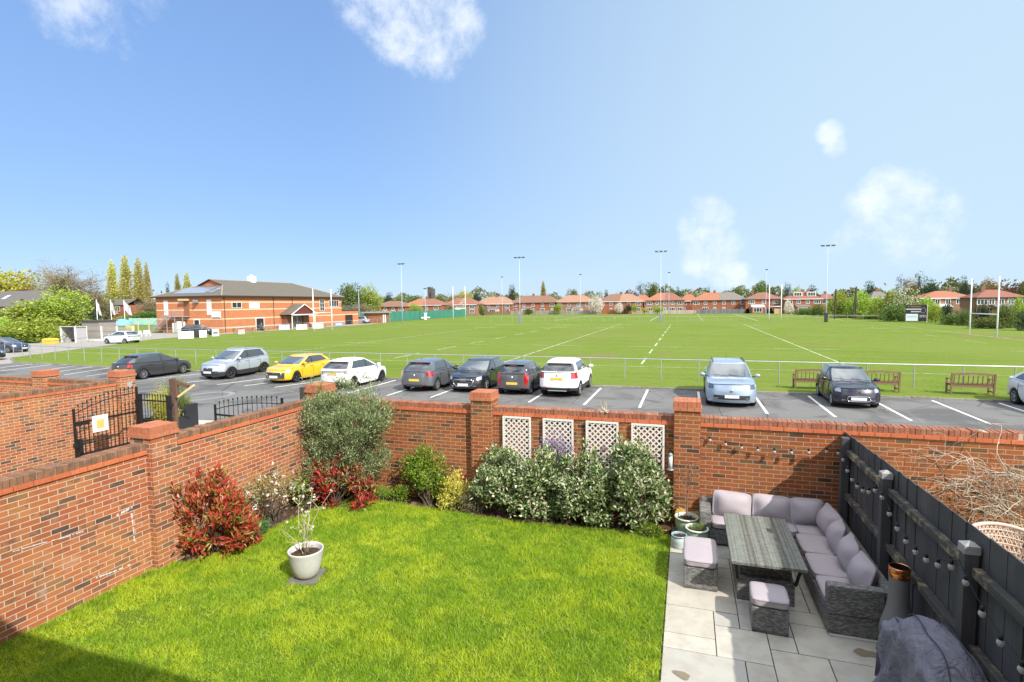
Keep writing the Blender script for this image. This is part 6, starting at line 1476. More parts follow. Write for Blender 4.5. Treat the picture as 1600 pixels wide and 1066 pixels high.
# green windbreak of the tennis courts
def windbreak(label, pts, h, mat):
    r = thing('windbreak_fence', label, 'windbreak', (*pts[0], 0)); o = np.array(pts[0]); b = MB(); p_ = MB()
    for a, c in zip(pts[:-1], pts[1:]):
        a, c = np.array(a)-o, np.array(c)-o; L = np.linalg.norm(c-a); n = max(2, int(L/.8)); d = (c-a)/L; w = np.array((-d[1], d[0]))
        P = [a+(c-a)*i/n+w*(.05*math.sin(i*1.9)+.04*math.sin(i*.7)) for i in range(n+1)]
        for q, s in zip(P[:-1], P[1:]): b.add([(*q, .12), (*s, .12), (*s, h), (*q, h), (*(q+w*.02), .12), (*(s+w*.02), .12), (*(s+w*.02), h), (*(q+w*.02), h)], [[0, 1, 2, 3], [5, 4, 7, 6], [3, 2, 6, 7]])
        k = max(1, int(L/3))
        for i in range(k+1): q = a+(c-a)*i/k+w*.12; p_.tube([(*q, 0), (*q, h+.15)], .04, 6)
    p_.build('post', M_GALV, r); return r, b.build('mesh', mat, r)
M_GREEN = plain('green mesh', (.045, .19, .13), .8, var=.35, scale=.5); M_TURQ = plain('pale turquoise mesh', (.30, .55, .46), .8, var=.2, scale=.5)
wbk, wm = windbreak('long green mesh windbreak with a small white emblem, beyond the clubhouse', [(-77, 99.8), (-77, 117.5), (-70.8, 118), (-70.9, 168)], 2.55, M_GREEN)
m = MB(); y = 137.3-99.8; x = 6.38; m.bar((x, y-.9, 1.9), (x, y, 1.25), .05, .32).bar((x, y+.9, 1.9), (x, y, 1.25), .05, .32).bar((x, y, 1.3), (x, y, .9), .05, .3); m.box(x-.02, x+.03, y-2.6, y+2.6, .35, .72); m.build('white_emblem', M_WHITE, wbk)
windbreak('pale turquoise mesh fence behind the left end of the clubhouse', [(gx(200, 96), 96), (gx(252, 96), 96)], 1.7, M_TURQ)

# ------------------------------------------------------------------ houses beyond the pitch
def roofmat(nm, c): return tiles(nm, tuple(x*.8 for x in c), tuple(min(1, x*1.15) for x in c), .3)
RM = {'orange': roofmat('orange roof tiles', (.34, .145, .085)), 'brown': roofmat('brown roof tiles', (.22, .125, .085)), 'pink': roofmat('dull red roof tiles', (.26, .115, .08)), 'grey': roofmat('grey roof tiles', (.19, .17, .145)), 'pale': roofmat('pale orange roof tiles', (.33, .19, .125))}
WM = {'red': brick_mat('red house brick', [(0, (.28, .085, .045)), (1, (.38, .13, .065))], (.34, .2, .13), ms=.004, bump=.2), 'tan': brick_mat('tan house brick', [(0, (.28, .14, .085)), (1, (.37, .20, .13))], (.34, .23, .16), ms=.004, bump=.2), 'cream': plain('cream render', (.56, .46, .36), .9, var=.1, scale=.6)}
def house(label, pl, pr, ry, ey, Y, roof, wall, roof2=None, windows=4, dormer=False, depth=8.0, gable=False, chim=(.5,)):
    if 197 < Y < 210: pl, pr = pl-3, pr+3
    xl, xr_ = gx(pl, Y), gx(pr, Y); pm = (pl+pr)/2; zr = hz(pm, ry, Y+depth*.45); ze = hz(pm, ey, Y); W = xr_-xl
    r = thing('brick_house', label, 'house', (xl, Y, 0), 0, 'houses beyond the pitch')
    MB().box(0, W, 0, depth, -.1, ze).build('wall', WM[wall], r)
    o = .4; h = depth/2+o; hip = min(h*1.05, W*.42) if not gable else -o*.0
    E = [(-o, -o, ze), (W+o, -o, ze), (W+o, depth+o, ze), (-o, depth+o, ze)]; A, B = (hip-o, depth/2, zr), (W+o-hip, depth/2, zr)
    b = MB(); mid0, mid1 = ((E[0][0]+E[1][0])/2, -o, ze), ((A[0]+B[0])/2, depth/2, zr)
    if roof2: 
        b.poly([E[0], mid0, mid1, A]).poly([E[3], E[0], A]); b2 = MB().poly([mid0, E[1], B, mid1]).poly([E[1], E[2], B]); b.poly([E[2], E[3], A, B]); rf = b.build('roof', RM[roof], r); b2.build('roof', RM[roof2], r)
    else: rf = b.poly([E[0], E[1], B, A]).poly([E[1], E[2], B]).poly([E[2], E[3], A, B]).poly([E[3], E[0], A]).build('roof', RM[roof], r)
    MB().box(-o, W+o, -o-.03, -o, ze-.18, ze-.01).box(-o, W+o, -o, depth+o, ze-.04, ze-.02).build('eaves_board', M_FASC if pl % 2 else M_FRAME, r)
    for c in chim: MB().rbox(W*c-.4, W*c+.4, depth*.5-.3, depth*.5+.3, zr-.7, zr+.8, .02).build('chimney', RM['brown'], rf)
    n = windows; q = np.random.default_rng(int(pl))
    for i in range(n):
        cx = W*(i+.5)/n; ww = 1.9 if i in (0, n-1) else 1.1
        window(r, (cx-ww/2, 0, ze-1.55), (1, 0, 0), (0, -1, 0), ww, 1.2, 3 if ww > 1.5 else 2, 1, M_PANE, .06, .11)
        ww = 1.9 if q.uniform() < .6 else .95
        if q.uniform() < .8: window(r, (cx-ww/2, 0, .85 if ww > 1 else .1), (1, 0, 0), (0, -1, 0), ww, 1.4 if ww > 1 else 2.1, 3, 1, M_PANE, .06, .11)
    if q.uniform() < .55 and W > 8:
        x0 = W*q.uniform(.08, .5); MB().add([(x0, -2.6, 2.35), (x0+4, -2.6, 2.35), (x0+4, -.002, 2.95), (x0, -.002, 2.95), (x0, -2.6, 2.2), (x0+4, -2.6, 2.2), (x0+4, -.002, 2.2), (x0, -.002, 2.2)], [[0, 1, 2, 3], [4, 5, 1, 0], [5, 6, 2, 1], [7, 4, 0, 3]]).build('lean_to_roof', M_FRAME if q.uniform() < .5 else RM['grey'], r)
        MB().box(x0+.1, x0+3.9, -2.5, -.003, 0, 2.2).build('lean_to', WM['cream'] if q.uniform() < .5 else WM['red'], r); window(r, (x0+.6, -2.5, .5), (1, 0, 0), (0, -1, 0), 2.6, 1.5, 3, 1, M_PANE, .06, .1)
    if dormer:
        for c in (.25, .62):
            x0 = W*c; MB().box(x0, x0+2.6, 1.2, 4.2, ze+.7, ze+2.2).build('dormer', WM['cream'], r); window(r, (x0+.2, 1.2, ze+.85), (1, 0, 0), (0, -1, 0), 2.2, 1.2, 3, 1, M_PANE, .06, .1)
    return r
house('brown roofed brick house just right of the clubhouse, above the kiosk', 583, 633, 470.5, 479.5, 172, 'brown', 'red')
house('wide orange roofed brick house above the left of the green windbreak', 630, 689, 467, 477, 176, 'orange', 'red', 'pink')
house('dull red roofed house above the far end of the green windbreak', 692, 744, 465.5, 476, 186, 'pink', 'tan')
house('pale orange roofed house beside the small blue car', 745, 797, 464, 475, 201, 'pale', 'red')
house('brown roofed pair of houses left of the slim poplar', 800, 867, 462, 473, 203, 'brown', 'red', None, 5, chim=(.45, .7))
house('pale orange roofed pair of houses left of the white blossom tree', 870, 923, 461, 472.5, 203, 'pale', 'tan', None, 4, chim=(.52,))
house('brown and orange roofed pair right of the white blossom tree', 937, 1001, 459.5, 471, 203, 'brown', 'red', 'pale', 5)
house('orange roofed house set back, left of the padded central mast', 988, 1018, 460.5, 471.5, 214, 'orange', 'tan', None, 2)
house('broad orange roofed pair behind the central padded mast', 1012, 1066, 457.5, 469.5, 203, 'orange', 'tan', 'pink', 5, chim=(.3, .62))
house('narrow orange roofed house set back between the two broad pairs', 1062, 1090, 459.5, 470.5, 213, 'orange', 'red', None, 2)
house('half orange, half grey roofed pair with dark glass extension', 1084, 1165, 457, 469, 202, 'orange', 'red', 'grey', 6, chim=(.42,))
house('plain brick side house with brown roof behind the slim far mast', 1165, 1222, 457, 467.5, 196, 'brown', 'red', 'pink', 3, chim=(.22,))
house('house with two white dormers behind the far rugby posts', 1226, 1284, 456, 467, 190, 'pink', 'red', None, 4, dormer=True, chim=(.55, .7))
house('low dull red roofed house next to the tall right hand bushes', 1281, 1306, 459, 467.5, 196, 'pink', 'tan', None, 2)
house('small pale house peeping between the right hand bushes', 1362, 1392, 455, 465, 168, 'grey', 'cream', None, 2)
house('orange and grey roofed pair above the scoreboard hedge', 1440, 1523, 454.5, 465.5, 160, 'orange', 'tan', 'orange', 5, chim=(.66,))
house('dull red roofed house behind the right hand rugby posts', 1527, 1602, 452.5, 464.5, 142, 'pink', 'tan', None, 5, chim=(.3,))
# garden fences along the far side
def panel_fence(label, p0, p1, Y, h, c, tone):
    x0, x1 = gx(p0, Y), gx(p1, Y); r = thing('panel_fence', label, 'fence', (x0, Y, 0)); b = MB(); n = max(2, int((x1-x0)/.15)); L = x1-x0
    for i in range(n): b.box(L*i/n+.01, L*(i+1)/n-.005, 0, .03, .05, h+RNG.normal()*.02)
    b.build('panel', island_mat(tone, [(0, tuple(x*.75 for x in c)), (1, tuple(x*1.2 for x in c))], noise_amt=.2), r); m = MB()
    for i in range(int(L/1.9)+1): m.box(i*1.9-.05, i*1.9+.05, -.06, -.002, 0, h+.1)
    m.build('post', plain(tone+' post', tuple(x*.8 for x in c), .8), r)
panel_fence('weathered grey garden fence in front of the pale roofed houses', 798, 940, 196, 1.5, (.30, .26, .22), 'greyed fence boards'); panel_fence('red brown garden fence right of the white blossom tree', 943, 986, 196, 1.7, (.33, .12, .06), 'red brown fence boards')
panel_fence('low pale garden fence behind the central mast', 988, 1088, 197, 1.3, (.45, .38, .30), 'pale fence boards'); panel_fence('dark grey garden fence before the grey roofed house', 1089, 1210, 196, 1.6, (.16, .17, .18), 'dark grey fence boards'); panel_fence('short pale timber fence beside the dark grey fence', 1210, 1222, 190, 1.7, (.52, .36, .20), 'new fence boards')
panel_fence('brown garden fence at the end of the green windbreak', 735, 797, 197, 1.3, (.24, .15, .10), 'brown fence boards')

# ------------------------------------------------------------------ trees
def crown_pts(n, rng, rad, sub=18, clump=.40, hollow=.45, low=.6):
    c, _ = blob_tips(sub, rng, tuple(np.array(rad)*(1-clump*.7)), low=low, hollow=hollow, lump=.4); k = rng.integers(0, len(c), n)
    d = unit(rng.normal(size=(n, 3))); rr = clump*np.min(rad)*(.6+.4*rng.uniform(size=n))*(.7+.6*rng.uniform(size=sub+5)[k])
    flat = np.array((1.15, 1.15, .8)); return c[k]+d*rr[:, None]*flat, d, c
def tree_proto(name, label, H, R, mat, bark, n=2600, L=.5, Wd=.3, sub=18, base=.25, clump=.40, seed=1, hollow=.45, rz=None, twigs=0, up=.3):
    rng = np.random.default_rng(seed); r = thing(name, label, 'tree', (0, 0, 0), 0, 'trees on the skyline')
    ch = H*(1-base)/2; cz = H*base+ch; P, D, C = crown_pts(n, rng, (R, R, ch), sub, clump, hollow); 
    z0_, z1_ = np.percentile(P[:, 2], .5), np.percentile(P[:, 2], 99.6); xr = np.percentile(np.hypot(P[:, 0], P[:, 1]), 98)
    fit = lambda A: np.stack([A[:, 0]*R/xr, A[:, 1]*R/xr, H*base+(A[:, 2]-z0_)/(z1_-z0_)*H*(1-base)], 1); P, C = fit(P), fit(C)
    if name == 'poplar_tree':
        tp = lambda A: np.stack([A[:, 0]*(1.25-.95*(A[:, 2]/H)), A[:, 1]*(1.25-.95*(A[:, 2]/H)), A[:, 2]], 1); P, C = tp(P), tp(C)
    fit2 = lambda A: A[A[:, 2] < H*1.02]
    ends = []; s = MB(); tr = H*.022; top = H*(base+.45); T = curve3((0, 0, -.1), (rng.normal()*.2, rng.normal()*.2, top), .03, rng, 8); s.tube(T, np.linspace(tr, tr*.3, 8), 7)
    for c in C:
        i = rng.integers(3, 8); Q = curve3(T[i], c, .12, rng, 6); s.tube(Q, np.linspace(tr*.38, tr*.07, 6), 4, cap=False)
        for _ in range(twigs):
            a = Q[rng.integers(2, 6)]; e = a+unit(rng.normal(size=3)+np.array((0, 0, .5)))*R*rng.uniform(.15, .42); ends += [e, a*.45+e*.55, a*.7+e*.3]; s.tube(curve3(a, e, .12, rng, 4), np.linspace(tr*.09, tr*.02, 4), 3, cap=False)
    s.build('trunk', bark, r)
    if twigs > 8:
        E_ = np.array(ends); k_ = rng.integers(0, len(E_), n); P = E_[k_]+rng.normal(size=(n, 3))*R*.045; P = fit2(P)
    D = D[:len(P)]; MB().leaves(P, unit(D)*.6+np.array((0, 0, up))+rng.normal(size=P.shape)*.6, L, Wd, rng).build('crown', mat, r); r['_h'] = H; return r
LT_G = leaf_mat('mid green tree leaves', [(0, (.055, .095, .018)), (.5, (.11, .165, .03)), (1, (.22, .27, .06))], .2, .6, .05); LT_L = leaf_mat('light spring leaves', [(0, (.16, .23, .025)), (.5, (.30, .39, .045)), (1, (.46, .53, .10))], .3, .6, .04)
LT_D = leaf_mat('dark evergreen leaves', [(0, (.018, .035, .014)), (.6, (.045, .075, .028)), (1, (.09, .12, .05))], .1, .6, .04); LT_B = leaf_mat('brown bud haze', [(0, (.17, .135, .05)), (.5, (.29, .24, .095)), (1, (.40, .36, .15))], .25, .7, .03)
LT_P = leaf_mat('yellow green poplar leaves', [(0, (.36, .31, .08)), (.5, (.58, .54, .16)), (1, (.72, .70, .32))], .4, .6, .03); LT_W = leaf_mat('pale blossom', [(0, (.55, .47, .42)), (.6, (.74, .68, .62)), (1, (.82, .80, .74))], .3, .7)
LT_R = leaf_mat('copper leaves', [(0, (.07, .02, .02)), (1, (.20, .06, .045))], .2, .6); LT_O = leaf_mat('rusty orange leaves', [(0, (.17, .10, .03)), (1, (.34, .22, .07))], .2, .6); LT_Y = leaf_mat('golden spring leaves', [(0, (.32, .30, .03)), (1, (.56, .52, .08))], .3, .6)
BK_P = plain('pale branches', (.27, .22, .155), .9, var=.25, scale=3); BK_D = plain('dark trunk', (.075, .06, .048), .9, var=.3, scale=3)
LT_WG = leaf_mat('blossom among green leaves', [(0, (.09, .14, .025)), (.5, (.22, .29, .05)), (.62, (.30, .36, .08)), (.66, (.66, .60, .50)), (1, (.82, .78, .70))], .25, .7)
PROTO = {}
SPEC = dict(round=(10, 4.4, LT_G, BK_D, 3600, .42, .30, 26, .16, .36, 101, .45, 0), light=(10, 4.2, LT_L, BK_D, 3600, .42, .30, 24, .16, .36, 102, .45, 0), dark=(10, 3.4, LT_D, BK_D, 3800, .42, .26, 26, .15, .36, 103, .4, 0), bare=(12, 4.6, LT_B, BK_P, 12000, .22, .05, 70, .16, .26, 104, .2, 24),
            poplar=(16, 1.08, LT_P, BK_P, 4600, .34, .16, 34, .03, .72, 105, .1, 6), blossom=(6.5, 3.0, LT_W, BK_D, 2600, .34, .26, 20, .10, .38, 106, .45, 2), copper=(9, 4.2, LT_R, BK_D, 3200, .42, .3, 22, .15, .38, 107, .45, 2), rusty=(9, 4.4, LT_O, BK_D, 3200, .42, .3, 24, .16, .36, 108, .45, 2),
            conifer=(10, 1.8, LT_D, BK_D, 2600, .42, .16, 30, .06, .5, 109, .3, 0), gold=(12, 5, LT_Y, BK_D, 3600, .45, .32, 26, .14, .36, 110, .45, 0), sparse=(13, 4.0, LT_D, BK_D, 520, .5, .3, 16, .45, .22, 111, .6, 6),
            bushl=(5, 3.2, LT_L, BK_D, 4200, .34, .22, 34, -.05, .34, 121, .45, 0), bushg=(5, 3.2, LT_G, BK_D, 4200, .34, .22, 34, -.05, .34, 122, .45, 0), bushd=(5, 3.0, LT_D, BK_D, 3800, .34, .2, 32, -.05, .34, 123, .45, 0), bushw=(5.5, 3.0, LT_WG, BK_D, 2200, .30, .2, 30, .02, .36, 124, .45, 4))
def tree(kind, label, px, top, Y, wpx=None, base_z=0.0, x=None, cat='tree', sy=1.0):
    """a tree at distance Y whose top reaches pixel row top and whose crown is wpx pixels wide"""
    xx = gx(px, Y) if x is None else x; h = hz(px, top, Y)-base_z; s = SPEC[kind]
    if kind not in PROTO:
        H, R, m, bk, n, L, W_, sub, bs, cl, sd, ho, tw = s; o = tree_proto({'poplar': 'poplar_tree', 'conifer': 'conifer_tree', 'blossom': 'blossom_tree', 'bare': 'bare_tree', 'bushl': 'bush', 'bushg': 'bush', 'bushd': 'bush', 'bushw': 'blossom_bush'}.get(kind, 'tree'), label, H, R, m, bk, n, L, W_, sub, bs, cl, sd, ho, twigs=tw, up=.9 if kind == 'poplar' else .3); PROTO[kind] = o
        if '_h' in o: del o['_h']
    else: o = copy_tree(PROTO[kind])
    o.location = (xx, Y, base_z); k = h/s[0]; wide = k if wpx is None else abs(gx(px+wpx/2, Y)-gx(px-wpx/2, Y))/(2*s[1]); o.scale = (wide, wide*sy, k); o.rotation_euler = (0, 0, (hash((px*7, top)) % 628)/100.0 if wpx is None or sy == 1 else 0); o['label'] = label; o['category'] = cat
    return o
# left of the clubhouse
tree('gold', 'golden green tree rising behind the grey house roof at the far left', 8, 424, 92, 85); tree('bare', 'smaller bare brown tree between the golden tree and the copper tree', 42, 437, 98, 46); tree('copper', 'small dark copper leaved tree beside the grey house roof', 47, 452, 88, 26)
tree('bare', 'largest bare brown tree at the left, with pale branches against the sky', 98, 402, 96, 92); tree('bare', 'lower bare tree right of the largest bare tree', 142, 446, 104, 66); tree('round', 'dull green tree left of the flags', 152, 462, 110, 44)
for px, tp, w_, lab in ((178, 410, 17, 'leftmost of the tall yellow green poplars'), (199, 402, 19, 'tallest yellow green poplar, above the middle flag'), (219, 406, 17, 'tall yellow green poplar right of the tallest one'), (232, 413, 11, 'slender poplar nearest the left edge of the clubhouse')): tree('poplar', lab, px, tp, 128, w_)
tree('poplar', 'thin pale poplar behind the solar panels', 279, 430, 150, 11); tree('poplar', 'yellowish poplar top just left of the clubhouse gablet', 294, 428, 150, 14); tree('conifer', 'thin dark conifer behind the clubhouse eaves', 263, 443, 150, 6)
tree('blossom', 'pale blossom bush between the flagpoles and the poplars', 186, 478, 120, 30); tree('bare', 'bare brownish tree below the poplars', 236, 462, 118, 40); tree('bushg', 'dark green bush left of the clubhouse wall', 222, 487, 112, 44, cat='bush'); tree('bushl', 'light green bush behind the blue canopy', 190, 495, 108, 26, cat='bush')
tree('bushd', 'dark bushes behind the roadside shelter', 118, 486, 76, 50, cat='bush')
tree('bushl', 'large fresh green roadside tree in front of the grey house', 46, 474, 52, 92); tree('light', 'fresh green tree with a pointed top beside the shelter', 94, 450, 55, 58); tree('bushl', 'low fresh green roadside bush left of the yellow bin', 50, 502, 46, 74, cat='bush'); tree('bushl', 'small green bush at the far left edge behind the parked dark car', 6, 498, 46, 34, cat='bush')
# right of the clubhouse, skyline
for kind, px, tp, Y, w_, lab in (('round', 549, 444, 130, 44, 'rounded green tree at the right end of the clubhouse'), ('light', 578, 446, 134, 36, 'pale green tree beside the end of the clubhouse'), ('bare', 563, 470, 126, 40, 'thin brown tree below the two rounded trees by the clubhouse'), ('dark', 607, 458, 232, 16, 'small dark tree over the brown roofed house'), ('round', 625, 464, 226, 28, 'low green tree over the wide orange roof'), ('round', 648, 462, 226, 34, 'low green tree left of the church tower'), ('bare', 656, 459, 240, 30, 'low bare tree left of the church tower'),
        ('round', 688, 462, 214, 24, 'green tree right of the church tower'), ('bare', 706, 454, 224, 32, 'bare tree right of the church tower'), ('gold', 727, 455, 224, 26, 'yellowish tree over the dull red roof'), ('dark', 745, 456, 224, 16, 'dark round tree between two far roofs'), ('light', 649, 474, 168, 18, 'small green tree before the orange roof, above the windbreak'), ('bare', 704, 472, 180, 26, 'bare shrubby tree before the dull red roof'),
        ('conifer', 800, 446, 224, 14, 'grey green pointed tree above the brown roofed pair'), ('bare', 765, 461, 230, 26, 'low bare tree over the pale orange roof'), ('bare', 826, 458, 228, 30, 'bare tree left of the slim poplar'), ('poplar', 849, 441, 224, 12, 'slim green poplar above the brown roofed pair'), ('bare', 862, 457, 230, 22, 'low bare tree right of the slim poplar'), ('round', 895, 453, 228, 26, 'round green tree above the pale orange roofed pair'),
        ('bare', 918, 456, 232, 30, 'low bare tree over the white blossom tree'), ('round', 935, 457, 230, 18, 'small green tree right above the white blossom tree'), ('dark', 948, 454, 226, 10, 'small dark round tree right of the blossom tree'), ('bare', 968, 452, 236, 36, 'broad bare tree above the brown and orange roofs'), ('copper', 984, 454, 230, 26, 'brown copper tree above the brown and orange roofs'), ('sparse', 1001, 441, 224, 18, 'tall sparse tree left of the big round green tree'),
        ('round', 1019, 443, 226, 34, 'big round green tree behind the central padded mast'), ('conifer', 1036, 449, 232, 7, 'thin dark conifer right behind the central padded mast'), ('round', 1050, 451, 236, 22, 'green tree right of the central padded mast'), ('dark', 1059, 450, 230, 12, 'dark tree over the narrow set back house'), ('bare', 1082, 453, 234, 22, 'bare tree left of the half grey roof'), ('conifer', 1107, 449, 232, 7, 'small dark conifer above the half orange roof'),
        ('bare', 1126, 454, 238, 24, 'bare tree above the grey half roof'), ('round', 1152, 451, 232, 32, 'green tree right of the grey half roof'), ('round', 1187, 441, 224, 46, 'broadest green tree on the skyline, behind the brown roofed side house'), ('dark', 1208, 452, 220, 14, 'dark tree left of the dormer house'), ('conifer', 1230, 444, 214, 18, 'dark pointed conifer left of the white dormers'), ('light', 1247, 448, 222, 22, 'pale green tree behind the white dormers'),
        ('dark', 1267, 447, 216, 24, 'dark spreading tree right of the dormer house'), ('bare', 1290, 455, 226, 26, 'bare tree above the low dull red roof'), ('dark', 1360, 441, 190, 26, 'dark flat topped pine above the right hand bushes'), ('sparse', 1406, 430, 190, 18, 'shorter sparse tree above the blossoming hedge'), ('sparse', 1434, 425, 186, 26, 'tallest sparse tree above the blossoming hedge'), ('rusty', 1424, 437, 196, 34, 'brownish tree behind the tallest sparse tree'),
        ('dark', 1455, 438, 184, 36, 'dark round tree above the scoreboard hedge'), ('dark', 1506, 434, 178, 18, 'dark pine left of the right hand rugby posts'), ('dark', 1518, 446, 180, 30, 'dark bushy tree below the dark pine'), ('rusty', 1545, 437, 176, 42, 'rusty brown round tree between the right hand rugby posts'), ('copper', 1582, 445, 172, 44, 'dark reddish tree at the right edge of the frame'), ('round', 1604, 441, 168, 34, 'green tree cut by the right edge of the frame'),
        ('blossom', 931, 462, 193, 24, 'white blossom tree in front of the far houses'), ('blossom', 725, 468, 188, 26, 'pinkish white blossom tree above the end of the windbreak'), ('light', 872, 475, 194, 17, 'small light green tree before the pale orange roofed pair'), ('round', 826, 482, 194, 18, 'small green bush before the brown roofed pair'), ('dark', 981, 475, 194, 14, 'dark green bush before the brown and orange roofed pair'), ('light', 991, 475, 193, 10, 'upright light green bush beside the dark green bush'),
        ('gold', 1007, 481, 193, 15, 'small golden bush left of the central mast'), ('blossom', 967, 474, 194, 17, 'pale flowering bush before the brown and orange roofed pair'), ('light', 1027, 478, 193, 22, 'low light green bush behind the central mast'), ('round', 749, 476, 190, 20, 'small green bush by the blue car'), ('blossom', 1232, 470, 184, 18, 'pale blossom bush below the white dormers')):
    tree(kind, lab, px, tp, Y, w_)
# right hand hedge: separate bushes and small trees
for kind, px, tp, Y, w_, lab in (('round', 1262, 482, 172, 40, 'low green bush at the far end of the right hand hedge'), ('round', 1280, 476, 160, 30, 'dull green bush at the far end of the right hand hedge'), ('light', 1312, 457, 150, 46, 'large light green bush, first of the tall right hand bushes'), ('light', 1345, 456, 146, 58, 'largest light green bush between the two thin dark poles'), ('light', 1373, 465, 138, 36, 'light green bush left of the blossoming bush'),
        ('light', 1393, 456, 128, 52, 'light green bush under the pale blossom'), ('blossom', 1412, 449, 126, 52, 'large pale blossom bush in the right hand hedge'), ('round', 1405, 476, 118, 56, 'green bush left of the scoreboard'), ('light', 1448, 466, 119, 50, 'yellow green bush behind the scoreboard'), ('light', 1463, 477, 113, 30, 'yellow green bush right of the scoreboard'), ('dark', 1481, 474, 108, 22, 'dark conical bush right of the scoreboard'),
        ('bare', 1497, 476, 106, 34, 'bare brown bush left of the right hand rugby posts'), ('round', 1512, 486, 100, 30, 'low green bush behind the left upright of the rugby posts'), ('dark', 1536, 475, 97, 30, 'dark bush between the right hand rugby posts'), ('bare', 1556, 482, 95, 30, 'bare bush beside the right upright of the rugby posts'), ('round', 1574, 478, 92, 38, 'green bush right of the rugby posts'), ('light', 1592, 466, 94, 34, 'light green bush at the right edge of the frame'), ('dark', 1604, 484, 84, 34, 'dark green bush lowest at the right edge'), ('blossom', 1577, 469, 97, 26, 'small pale blossom bush at the right edge'),
        ('round', 1430, 493, 121, 40, 'dull green low bush behind the scoreboard'), ('round', 1370, 491, 134, 56, 'dull green low bush under the light green bushes'), ('round', 1325, 491, 143, 50, 'dull green low bush at the foot of the first tall bushes'), ('gold', 1553, 490, 93, 14, 'small golden bush between the rugby posts'), ('round', 1497, 490, 103, 50, 'low green undergrowth bush left of the rugby posts'), ('round', 1548, 497, 90, 60, 'low undergrowth bush behind the rugby posts')):
    tree({'light': 'bushl', 'round': 'bushg', 'dark': 'bushd', 'blossom': 'bushw'}.get(kind, kind), lab, px, tp, Y, w_, cat='bush', sy=.8)
for px, px2, tp, lab in ((1304.5, 1305.5, 452, 'straight dark pole before the light green bushes'), (1333, 1337, 448, 'leaning pair of dark poles before the largest light green bush')):
    x = gx(px, 135); r = thing('wooden_pole', lab, 'pole', (x, 135, 0)); m = MB(); m.tube([(0, 0, -.2), (gx(px2, 135)-x, 0, hz(px, tp, 135))], .16, 7)
    if px == 1333: m.tube([(gx(1338, 135)-x, .3, -.2), (gx(1337.5, 135)-x, .3, hz(px, tp, 135))], .14, 7)
    m.build('pole', plain('tarred pole', (.06, .05, .045), .9), r)
# far woodland closing the view behind the houses: one mass nobody could count
def treeline():
    rng = np.random.default_rng(77); b = MB(); n = 26000
    px = rng.uniform(-60, 1680, n); Y = rng.uniform(262, 300, n); X = np.array([gx(p, y) for p, y in zip(px[:400], Y[:400])])
    X = (EYE[0]+np.array([ray(p, 480)[0]/ray(p, 480)[1] for p in px])*Y)
    top = 8.3+1.6*np.sin(px/23.)+1.3*np.sin(px/9.1+1)+1.5*np.sin(px/61.+2)+.9*np.sin(px/4.7)
    z = np.clip(top, 4, 14)*np.sqrt(rng.uniform(.05, 1, n)); P = np.stack([X, Y, z], 1)
    k = 14000; t = rng.uniform(0, 1, k); left = rng.uniform(size=k) < .6       # the band carries on round both flanks
    X2 = np.where(left, -165-170*t, 95+130*t)+rng.normal(size=k)*6; Y2 = np.where(left, 215-190*t, 250-210*t)+rng.normal(size=k)*6
    z2 = (8+2*np.sin(t*41)+1.6*np.sin(t*97+1))*np.sqrt(rng.uniform(.05, 1, k)); P = np.concatenate([P, np.stack([X2, Y2, z2], 1)])
    return b.leaves(P, rng.normal(size=P.shape)+np.array((0, 0, .4)), 1.3, .9, rng)
tag(treeline().build('far_woodland', leaf_mat('far woodland leaves', [(0, (.05, .07, .025)), (.35, (.12, .13, .05)), (.6, (.19, .15, .08)), (.8, (.15, .2, .05)), (1, (.27, .24, .12))], .15, .7)), 'far band of mixed spring woodland behind the rooftops', 'woodland', kind='stuff')
# church tower far off
Yt = 255; x0, x1 = gx(668.5, Yt), gx(676.5, Yt); r = thing('church_tower', 'dark stone church tower rising above the far rooftops', 'tower', (x0, Yt, 0)); zt = hz(672, 448.5, Yt); w = x1-x0
M_STONE = plain('dark stone', (.10, .082, .068), .95, var=.25, scale=.5); MB().box(0, w, 0, w, 0, zt-.8).build('tower', M_STONE, r); m = MB()
for i in range(4): m.box(w*i/3.5, w*i/3.5+w*.14, -.15, .25, zt-.799, zt); m.box(-.12, .25, w*i/3.5, w*i/3.5+w*.14, zt-.7995, zt-.002) if i else None
m.build('battlement', M_STONE, r); MB().box(w*.35, w*.65, -.03, -.002, zt*.55, zt*.78).build('belfry_opening', M_FASC, r)

